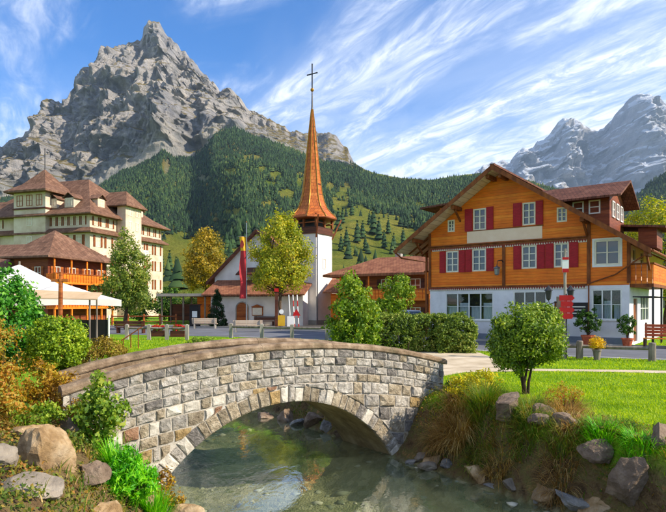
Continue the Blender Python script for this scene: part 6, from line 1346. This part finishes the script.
# ---------------------------------------------------------------- street things
CHX, CHR = Vector((6.27, 36.2)), R(-37.4)
def ch(x, y): return (CHX.x + x * math.cos(CHR) - y * math.sin(CHR), CHX.y + x * math.sin(CHR) + y * math.cos(CHR))
# canvas canopies of the terrace
def canopy(label, x, y, half, zt, ze, tilt=0.0, val=0.28, rz=0.0):
    o = empty('parasol', (x, y, 0), rz, label, 'parasol', 'terrace parasols')
    m = 8; mb = MB(); V = [(0, 0, zt)]; F = []
    ring = []
    for k in range(4):
        for i in range(m):
            a = np.array([(-1, -1), (1, -1), (1, 1), (-1, 1)][k], float); b = np.array([(1, -1), (1, 1), (-1, 1), (-1, -1)][k], float); t = i / m; p = a + (b - a) * t; sag = 0.10 * math.sin(math.pi * t); ring.append((p[0] * half, p[1] * half, ze + sag * 0.6))
    n = len(ring); mids = [(p[0] * 0.5, p[1] * 0.5, zt + (p[2] - zt) * 0.55) for p in ring]
    V += mids + ring; F += [(0, 1 + i, 1 + (i + 1) % n) for i in range(n)] + [(1 + i, 1 + n + i, 1 + n + (i + 1) % n, 1 + (i + 1) % n) for i in range(n)]
    mb.add(V, F); mb.build('canopy', M['canvas_white'], o)
    vb = MB()
    for i in range(n):
        a, b = ring[i], ring[(i + 1) % n]; vb.add([(a[0] * 1.003, a[1] * 1.003, a[2] + 0.01), (b[0] * 1.003, b[1] * 1.003, b[2] + 0.01), (b[0] * 1.003, b[1] * 1.003, b[2] - val), (a[0] * 1.003, a[1] * 1.003, a[2] - val)], [(0, 1, 2, 3)])
    vb.build('valance', M['canvas_white'], o)
    MB().tube([(0, 0, 0), (0, 0, zt + 0.15)], 0.05, 8).build('pole', M['grey_wood'], o)
    for k in range(8):
        a = 2 * math.pi * (k + 0.5) / 8; r = half * 0.98 / max(abs(math.cos(a)), abs(math.sin(a))); MB().bar((0, 0, zt - 0.12), (r * math.cos(a), r * math.sin(a), ze - 0.02), 0.04, 0.04).build('rib', M['grey_wood'], o)
    MB().box(-0.45, 0.45, -0.45, 0.45, 0, 0.12).build('base', M['concrete'], o)
canopy('largest white terrace parasol at the left edge', -15.4, 27.5, 3.3, 4.15, 2.45, rz=R(20))
canopy('white parasol nearest the hotel tree, with pointed right corner', -12.7, 26.2, 2.15, 3.2, 2.38, rz=R(35))
def tan_awning():
    o = empty('awning', (-10.9, 22.3, 0), R(-6), 'tan canvas awning hung below the white parasols', 'awning')
    MB().slab([(-1.4, 0, 2.75), (1.8, 0, 2.62), (2.2, -1.2, 2.35), (-1.8, -1.2, 2.42)], (0, 0, 0.03)).build('cloth', M['canvas_tan'], o)
    for x in (-1.6, 1.9): MB().tube([(x, -1.1, 0), (x, -1.1, 2.36)], 0.035, 6).build('pole', M['grey_wood'], o)
    for x in (-1.3, 1.6): MB().tube([(x, -0.05, 0), (x, -0.05, 2.6)], 0.035, 6).build('pole', M['grey_wood'], o)
tan_awning()
p = empty('wooden_pole', (-9.8, 20.1, 0), 0, 'reddish brown wooden pole with crossbar before the white parasols', 'pole')
MB().tube([(0, 0, 0), (0.03, 0, 3.35)], [0.09, 0.07], 8).build('shaft', M['brown_timber'], p); MB().box(-0.3, 0.3, -0.05, 0.05, 3.0, 3.1).build('crossbar', M['brown_timber'], p)
w = empty('windbreak', (-14.0, 30, 0), R(-6), 'dark grey panelled windbreak below the parasols', 'windbreak')
for k in range(2): MB().box(k * 1.05, k * 1.05 + 1.0, 0, 0.05, 0.1, 1.35 + 0.02 * (k % 2)).build('panel', M['dark_board'], w)
for k in range(3): MB().box(k * 1.05 - 0.045, k * 1.05 - 0.005, -0.03, 0.08, 0, 1.6).build('post', M['white_paint'] if k == 2 else M['grey_wood'], w)
# post and rail fences
def fence(label, pts, h, mats, rails, pr=0.08, rail_r=0.05, name='fence', square=True):
    o = empty(name, (pts[0][0], pts[0][1], 0), 0, label, 'fence'); b = Vector(pts[0])
    L_ = [Vector(q) - b for q in pts]
    for q in L_:
        if square: MB().box(q.x - pr, q.x + pr, q.y - pr, q.y + pr, 0, h - 0.03).add([(q.x - pr, q.y - pr, h - 0.03), (q.x + pr, q.y - pr, h - 0.03), (q.x + pr, q.y + pr, h - 0.03), (q.x - pr, q.y + pr, h - 0.03), (q.x, q.y, h + 0.03)], [(0, 1, 4), (1, 2, 4), (2, 3, 4), (3, 0, 4)]).build('post', M[mats[0]], o)
        else: MB().tube([(q.x, q.y, 0), (q.x + 0.01, q.y, h * 0.95), (q.x + 0.01, q.y, h)], [pr * 1.05, pr, pr * 0.8], 9).build('post', M[mats[0]], o)
    for a, c in zip(L_, L_[1:]):
        d = (c - a).normalized()
        for z in rails: MB().tube([(a.x + d.x * pr * 0.9, a.y + d.y * pr * 0.9, z), ((a.x + c.x) / 2, (a.y + c.y) / 2, z - 0.012), (c.x - d.x * pr * 0.9, c.y - d.y * pr * 0.9, z)], rail_r, 7).build('rail', M[mats[1]], o)
    return o
def P2(px, Y): return ((px - CXP) / FPX * Y, Y)
fence('pale stone posts with grey rail along the road behind the left lawn', [P2(127, 34.5), P2(149, 34.4), P2(167, 34.3), P2(187, 34.1)], 0.95, ('pale_post', 'grey_wood'), (0.72,), 0.10, 0.07)
fence('pale posts with one weathered rail between road and bridge', [P2(231, 36.4), P2(262, 35.4), P2(292, 34.6), P2(327, 33.8), P2(357, 33.0)], 0.95, ('pale_post', 'grey_wood'), (0.74,), 0.11, 0.075)
fence('weathered wooden post and rail fence before the chalet road', [(8.9, 23.0), (9.95, 22.6), (12.25, 21.5)], 0.72, ('grey_wood', 'grey_wood'), (0.5,), 0.13, 0.075, square=False)
fence('thin yellowish wooden rail fence beyond the road on the left', [P2(112, 55), P2(128, 55), P2(144, 55), P2(160, 55), P2(176, 55)], 1.2, ('brown_timber', 'brown_timber'), (0.5, 1.0), 0.07, 0.05)
hr = empty('handrail', (-10.3, 27.5, 0), R(15), 'slanting rusty handrail at the left end of the far lawn', 'handrail')
for k in range(3): MB().tube([(k * 0.35, 0, 0), (k * 0.35, 0, 0.45 + 0.25 * k)], 0.025, 6).build('baluster', M['beam_brown'], hr)
MB().tube([(-0.1, 0, 0.4), (0.85, 0, 1.05)], 0.03, 6).build('rail', M['beam_brown'], hr)
# benches and planters by the church road
def bench(label, xy, rz, w=2.0, mat='cream_wall', leg='concrete', group=None):
    o = empty('bench', (xy[0], xy[1], 0), rz, label, 'bench', group)
    for k in range(4): MB().box(-w/2, w/2, -0.22 + 0.12 * k, -0.12 + 0.12 * k, 0.42, 0.46).build('seat_slat', M[mat], o)
    for k in range(3): MB().box(-w/2, w/2, 0.27 + 0.015 * k, 0.30 + 0.015 * k, 0.53 + 0.14 * k, 0.65 + 0.14 * k).build('back_slat', M[mat], o)
    for x in (-w/2 + 0.2, w/2 - 0.2):
        MB().box(x - 0.06, x + 0.06, -0.22, 0.24, 0, 0.42).build('leg', M[leg], o); MB().bar((x, 0.31, 0.3), (x, 0.36, 0.95), 0.07, 0.04).build('back_support', M[leg], o)
    return o
bench('pale slatted bench right of the flagpole facing the road', P2(248, 44), R(185), 2.3)
bench('pale slatted bench beyond the road left of the conifer', P2(205, 50), R(182), 2.2)
bench('dark bench left of the far lawn beside the dark tree', P2(131, 42), R(178), 2.3, 'dark_timber', 'dark_timber')
bench('dark wooden bench under the church notice case', P2(264, 57.0), R(-14), 2.4, 'dark_timber', 'dark_timber')
def planter(label, xy, w, mat_box, mat_leaf, mat_flower, seed, hgt=0.4, rz=0, group=None, fl=500):
    o = empty('flower_planter', (xy[0], xy[1], 0), rz, label, 'planter', group); rng = np.random.default_rng(seed)
    MB().box(-w/2, w/2, -0.2, 0.2, 0, hgt).build('box', M[mat_box], o); MB().box(-w/2 + 0.03, w/2 - 0.03, -0.17, 0.17, hgt, hgt + 0.01).build('soil', M['soil'], o)
    P, N, C = crown(rng, (0, 0, hgt + 0.15), (w/2, 0.24, 0.2), 40, 0.1, fl, 'ell', 0.3); link('leaves', leaf_mesh('leaves', P, N, 0.10, M[mat_leaf], rng), o)
    P, N, C = crown(rng, (0, 0, hgt + 0.22), (w/2, 0.26, 0.2), 40, 0.08, fl, 'ell', 0.6); link('flowers', leaf_mesh('flowers', P, N, 0.09, M[mat_flower], rng, 0.9), o)
planter('left of two wooden boxes of red flowers by the roadside', P2(158, 38), 0.95, 'dark_timber', 'leaf_bush', 'flower_red', 1, group='roadside flower boxes')
planter('right of two wooden boxes of red flowers by the roadside', P2(178, 37.6), 0.95, 'dark_timber', 'leaf_bush', 'flower_red', 2, group='roadside flower boxes')
def pot(label, xy, r, h, mat_leaf, leaf, crown_c, crown_r, n, seed, pot_mat='terracotta', name='potted_plant', stem=0.5):
    o = empty(name, (xy[0], xy[1], 0.012), 0, label, 'potted plant'); rng = np.random.default_rng(seed)
    MB().lathe([(r * 0.68, 0), (r * 0.95, h * 0.82), (r * 1.06, h * 0.83), (r * 1.06, h), (r * 0.9, h), (r * 0.88, h - 0.05)], 16).build('pot', M[pot_mat], o)
    P, N, C = crown(rng, crown_c, crown_r, 60, 0.12, n, 'ell', 0.3); link('foliage', leaf_mesh('foliage', P, N, leaf, M[mat_leaf], rng), o)
    mb = MB()
    for i in rng.choice(len(C), 10, replace=False): mb.tube([(0, 0, h - 0.08), tuple((np.array([0, 0, h]) + C[i]) / 2 * np.array([0.6, 0.6, 1])), tuple(C[i])], [0.02, 0.014, 0.005], 5)
    mb.build('stem', M['bark'], o); return o
pot('large leafy shrub in a terracotta pot before the corner window', ch(9.75, -0.95), 0.33, 0.55, 'leaf_dark', 0.13, (0, 0, 1.35), (0.75, 0.6, 0.62), 1500, 1)
pot('smaller leafy shrub in a terracotta pot at the chalet corner', ch(11.6, -0.85), 0.27, 0.45, 'leaf_dark', 0.12, (0, 0, 1.15), (0.5, 0.45, 0.55), 1000, 2)
pot('red pot with a small green plant below the left shop window', ch(2.9, -0.55), 0.26, 0.4, 'leaf_dark', 0.11, (0, 0, 0.72), (0.36, 0.32, 0.3), 600, 3, 'terracotta')
pot('terracotta pot with a narrow plant beside the chalet door', ch(8.15, -0.7), 0.24, 0.4, 'leaf_bush', 0.11, (0, 0, 0.95), (0.3, 0.3, 0.5), 600, 4)
pot('yellow flowers in a wooden tub at the roadside fence', P2(597, 21.9), 0.16, 0.42, 'flower_yellow', 0.07, (0, 0, 0.66), (0.3, 0.28, 0.26), 1100, 5, 'grey_wood')
# bicycle under the left shop window
def bicycle():
    x, y = ch(1.9, -0.42); o = empty('bicycle', (x, y, 0.014), CHR, 'dark bicycle leaning below the left shop window', 'bicycle'); r = 0.33
    for cx in (0, 1.05):
        wv = MB(); n = 24; V = []; F = []
        for i in range(n):
            a = 2 * math.pi * i / n
            for j in range(6):
                b = 2 * math.pi * j / 6; q = r - 0.02 + 0.02 * math.cos(b); V.append((cx + q * math.cos(a), 0.02 * math.sin(b), r + q * math.sin(a)))
        for i in range(n):
            for j in range(6): F.append((i * 6 + j, ((i + 1) % n) * 6 + j, ((i + 1) % n) * 6 + (j + 1) % 6, i * 6 + (j + 1) % 6))
        wh = wv.add(V, F).build('wheel', M['dark_metal'], o); sp = MB()
        for i in range(10): a = math.pi * 2 * i / 10; sp.tube([(cx, 0, r), (cx + (r - 0.03) * math.cos(a), 0, r + (r - 0.03) * math.sin(a))], 0.004, 4)
        sp.build('spokes', M['steel'], wh)
    MB().tube([(0, 0, r), (0.42, 0, 0.28), (0.28, 0, 0.78), (0, 0, r)], 0.016, 6).tube([(0.42, 0, 0.28), (0.85, 0, 0.78), (0.28, 0, 0.74)], 0.018, 6).tube([(0.80, 0, 0.92), (0.85, 0, 0.78), (1.05, 0, r)], 0.016, 6).build('frame', M['dark_metal'], o)
    MB().box(0.14, 0.40, -0.06, 0.06, 0.80, 0.85).build('saddle', M['dark_board'], o); MB().tube([(0.72, -0.26, 0.96), (0.80, -0.1, 0.94), (0.80, 0.1, 0.94), (0.72, 0.26, 0.96)], 0.014, 6).build('handlebar', M['steel'], o)
bicycle()
# signpost, lantern post, red trail signs
def signs():
    x, y = P2(565, 22.2); o = empty('signpost', (x, y, 0), R(-10), 'tall pale signpost with a small red and white plate at its top', 'signpost')
    MB().tube([(0, 0, 0), (0, 0, 4.4)], 0.055, 10).build('pole', M['pale_post'], o)
    pl = MB().box(-0.12, 0.12, -0.085, -0.06, 3.45, 4.05).build('plate', M['white_sign'], o); MB().box(-0.12, 0.12, -0.094, -0.086, 3.45, 3.6).build('red_band', M['red_paint'], pl); MB().box(-0.12, 0.12, -0.094, -0.086, 3.95, 4.05).build('red_band', M['red_paint'], pl)
    x, y = P2(559.5, 22.5); o = empty('lantern_post', (x, y, 0), R(-10), 'brown lamp post with two black lanterns beside the signpost', 'street lamp')
    MB().box(-0.10, 0.10, -0.10, 0.10, 0, 2.5).build('post', M['grey_wood'], o); MB().tube([(-0.42, 0, 2.35), (-0.38, 0, 2.2), (0, 0, 2.3), (0.38, 0, 2.2), (0.42, 0, 2.35)], 0.02, 6).build('bracket', M['dark_metal'], o)
    for s in (-0.42, 0.42):
        l = MB().lathe([(0.01, 0.62), (0.05, 0.56), (0.15, 0.44), (0.17, 0.41), (0.13, 0.40), (0.09, 0.08), (0.04, 0.02)], 6, (s, 0, 2.33)).build('lantern', M['dark_metal'], o)
    x, y = P2(566.5, 22.0); o = empty('red_sign', (x, y, 0), R(-10), 'red stacked information plates on a short post by the bush', 'sign')
    MB().tube([(0, 0.03, 0), (0, 0.03, 2.6)], 0.03, 8).build('post', M['dark_metal'], o)
    for k in range(4):
        z = 1.62 + 0.235 * k; dx = 0.05 * (k % 2)
        a = MB().slab([(-0.22 - dx, -0.03, z), (0.20, -0.03, z), (0.25 + dx, -0.03, z + 0.11), (0.20, -0.03, z + 0.22), (-0.22 - dx, -0.03, z + 0.22)], (0, 0.03, 0)).build('plate', M['red_paint'], o)
signs()
def chalet_terrace():
    x, y = ch(13.3, -0.6); o = empty('bench', (x, y, 0.012), CHR, 'orange-brown wooden bench beside the chalet porch', 'bench')
    for k in range(4): MB().box(-1.0, 1.4, -0.25 + 0.13 * k, -0.14 + 0.13 * k, 0.45, 0.49).build('seat_slat', M['orange_timber'], o)
    for k in range(4): MB().box(-1.0, 1.4, 0.30, 0.34, 0.55 + 0.16 * k, 0.69 + 0.16 * k).build('back_slat', M['terracotta'], o)
    for xx in (-0.95, 0.2, 1.33): MB().box(xx - 0.04, xx + 0.04, -0.22, 0.29, 0, 0.45).box(xx - 0.04, xx + 0.04, 0.345, 0.39, 0, 1.25).build('leg', M['dark_timber'], o)
chalet_terrace()
# flagpole with banner
def flag():
    x, y = P2(246.5, 51); o = empty('flagpole', (x, y, 0), 0, 'tall grey flagpole standing before the church', 'flagpole')
    MB().tube([(0, 0, 0), (0, 0, 9.6)], [0.07, 0.045], 8).build('pole', M['steel'], o); MB().tube([(-0.75, 0, 8.35), (0.0, 0, 8.35)], 0.025, 6).build('yard', M['steel'], o); MB().lathe([(0.01, -0.08), (0.08, 0), (0.01, 0.08)], 8, (0, 0, 9.66)).build('ball', M['gold'], o)
    b = empty('banner', (x, y - 0.02, 0), 0, 'long red banner with yellow top hanging from the flagpole', 'banner')
    def cloth(z0, z1, n):
        V = []; F = []; m = 7
        for i in range(n + 1):
            z = z0 + (z1 - z0) * i / n
            for j in range(m + 1): t = j / m; V.append((-0.60 + 0.56 * t + 0.05 * math.sin(z * 2.0) * (1 - t), 0.07 * math.sin(5.5 * t + z * 1.1), z))
        for i in range(n):
            for j in range(m): k = i * (m + 1) + j; F.append((k, k + 1, k + m + 2, k + m + 1))
        return MB().add(V, F)
    cloth(2.7, 7.05, 22).build('red_cloth', M['banner_red'], b, smooth=True); cloth(7.05, 8.33, 8).build('yellow_cloth', M['banner_yellow'], b, smooth=True)
    MB().slab([(-0.55, -0.085, 7.35), (-0.3, -0.085, 7.3), (-0.2, -0.085, 7.6), (-0.28, -0.085, 7.95), (-0.45, -0.085, 8.0), (-0.56, -0.085, 7.7)], (0, 0.01, 0)).build('emblem', M['trim_red'], b)
flag()
def church_signs():
    x, y = P2(296, 48); o = empty('striped_poles', (x, y, 0), 0, 'three leaning red and white striped poles with a white plate', 'marker poles')
    for k in range(3):
        a = Vector((-0.45 + 0.35 * k, 0.05 * k, 0)); b = Vector((-0.62 + 0.35 * k, 0.05 * k, 3.0)); n = 6
        for i in range(n): MB().tube([a + (b - a) * (i / n), a + (b - a) * ((i + 0.99) / n)], 0.045, 8).build('pole_band', M['white_sign'] if i % 2 or k == 0 else M['red_paint'], o)
    MB().box(-0.75, -0.15, -0.16, -0.10, 0.2, 1.15).build('plate', M['white_sign'], o); MB().add([(-0.3, -0.14, 1.2), (0.4, -0.14, 1.2), (0.05, -0.14, 1.8)], [(0, 1, 2)]).build('warning_triangle', M['red_paint'], o)
    x, y = P2(281.5, 47.6); o = empty('trail_sign', (x, y, 0), 0, 'yellow trail board with a round white disc on a post', 'sign')
    MB().tube([(0, 0, 0), (0, 0, 2.2)], 0.04, 8).build('post', M['grey_wood'], o); MB().box(-0.3, 0.3, -0.08, -0.04, 0.35, 1.25).build('board', M['yellow_sign'], o)
    MB().slab([(0.2 * math.cos(t), -0.07, 1.55 + 0.2 * math.sin(t)) for t in np.linspace(0, 6.283, 17)[:-1]], (0, 0.03, 0)).build('disc', M['white_sign'], o)
    x, y = P2(276.5, 50.5); o = empty('timber_post', (x, y, 0), 0, 'dark timber post with red cap below the linden tree', 'post')
    MB().box(-0.13, 0.13, -0.13, 0.13, 0, 3.3).build('shaft', M['dark_timber'], o); MB().box(-0.18, 0.18, -0.18, 0.18, 3.3, 3.6).build('cap', M['red_paint'], o)
    x, y = P2(164, 63); o = empty('shelter', (x, y, 0), R(-8), 'open roadside shelter with flat grey roof left of the church', 'shelter')
    MB().box(-0.3, 5.6, -1.3, 1.6, 3.05, 3.35).build('roof', M['concrete'], o)
    for q in (0.1, 2.6, 5.1):
        for yy in (-1.0, 1.3): MB().box(q, q + 0.16, yy, yy + 0.16, 0, 3.05).build('post', M['grey_wood'], o)
    MB().box(0.1, 5.2, 1.48, 1.55, 0.3, 2.2).build('back_panel', M['dark_timber'], o)
    x, y = P2(195, 55.5); o = empty('kiosk_box', (x, y, 0), R(-8), 'dark notice box with a pale sheet right of the shelter', 'notice box')
    MB().box(-0.45, 0.45, -0.3, 0.3, 0, 2.1).build('body', M['dark_board'], o); MB().box(-0.18, 0.34, -0.312, -0.301, 0.9, 1.5).build('sheet', M['white_sign'], o); MB().box(-0.55, 0.55, -0.4, 0.4, 2.1, 2.2).build('lid', M['dark_timber'], o)
church_signs()
# parked van behind the hedge
def car():
    x, y = P2(411, 41.5); o = empty('parked_car', (x, y, 0.012), R(170), 'silver car parked behind the clipped hedge', 'car')
    pmat('silver_paint', [hexc('aab0b8'), hexc('b8bec4')], 2, 0.3, metal=0.5, spec=0.6)
    prof = [(-2.1, 0.35), (-2.15, 0.8), (-1.95, 1.02), (-1.25, 1.12), (-0.65, 1.72), (1.25, 1.80), (1.85, 1.25), (2.1, 1.05), (2.12, 0.35)]; V = []; n = len(prof)
    for s in (-1, 1):
        for px, pz in prof: V.append((px, s * (0.86 if pz < 1.2 else 0.72), pz))
    MB().add(V, [tuple(range(n)), tuple(range(2 * n - 1, n - 1, -1))] + [(i, n + i, n + (i + 1) % n, (i + 1) % n) for i in range(n)]).build('body', M['silver_paint'], o)
    for s in (-1, 1):
        for a, b in ((-0.95, 0.1), (0.18, 1.3)):
            V = [(a if a > 0 else a - 0.12, s * 0.865, 1.15), (b + (0.2 if b > 1 else 0), s * 0.865, 1.15), (b, s * 0.755, 1.66), (a + (0.3 if a < 0 else 0), s * 0.755, 1.66)]; MB().slab(V, (0, s * 0.012, 0)).build('side_window', M['window_glass'], o)
        for wx in (-1.3, 1.35):
            w = MB(); 
            for rr, mt, nm, par in ((0.34, 'dark_metal', 'wheel', None),):
                ww = MB().add([(wx + rr * math.cos(t), s * 0.9, 0.34 + rr * math.sin(t)) for t in np.linspace(0, 6.283, 21)[:-1]] + [(wx + rr * math.cos(t), s * 0.68, 0.34 + rr * math.sin(t)) for t in np.linspace(0, 6.283, 21)[:-1]], [tuple(range(20)), tuple(range(39, 19, -1))] + [(i, (i + 1) % 20, 20 + (i + 1) % 20, 20 + i) for i in range(20)]).build('wheel', M['dark_metal'], o)
            MB().slab([(wx + 0.2 * math.cos(t), s * 0.902, 0.34 + 0.2 * math.sin(t)) for t in np.linspace(0, 6.283, 15)[:-1]], (0, s * 0.012, 0)).build('rim', M['steel'], ww)
        MB().box(-2.17, -2.1, s * 0.72 - 0.12, s * 0.72 + 0.12, 0.68, 0.84).build('headlight', M['white_paint'], o); MB().box(2.1, 2.15, s * 0.76 - 0.08, s * 0.76 + 0.08, 0.75, 1.0).build('tail_light', M['red_paint'], o)
    MB().slab([(-1.22, -0.68, 1.16), (-1.22, 0.68, 1.16), (-0.70, 0.62, 1.68), (-0.70, -0.62, 1.68)], (-0.015, 0, 0.01)).build('windscreen', M['window_glass'], o)
    MB().slab([(1.86, -0.68, 1.28), (1.86, 0.68, 1.28), (1.32, 0.62, 1.74), (1.32, -0.62, 1.74)], (0.015, 0, 0.01)).build('rear_window', M['window_glass'], o)
car()

# ---------------------------------------------------------------- air
def build_haze(density=3.5e-5):
    m, nt, out = new_mat('air'); v = nnode(nt, 'ShaderNodeVolumePrincipled', {'Density': density, 'Color': (0.52, 0.73, 1.0, 1), 'Anisotropy': 0.1}); nt.links.new(v.outputs[0], out.inputs['Volume'])
    tag(MB().box(-15500, 15500, -5200, 16500, -4, 3750).build('haze', m), 'thin blue haze filling the valley air', 'haze', kind='stuff')
HAZE = True
if HAZE: build_haze()
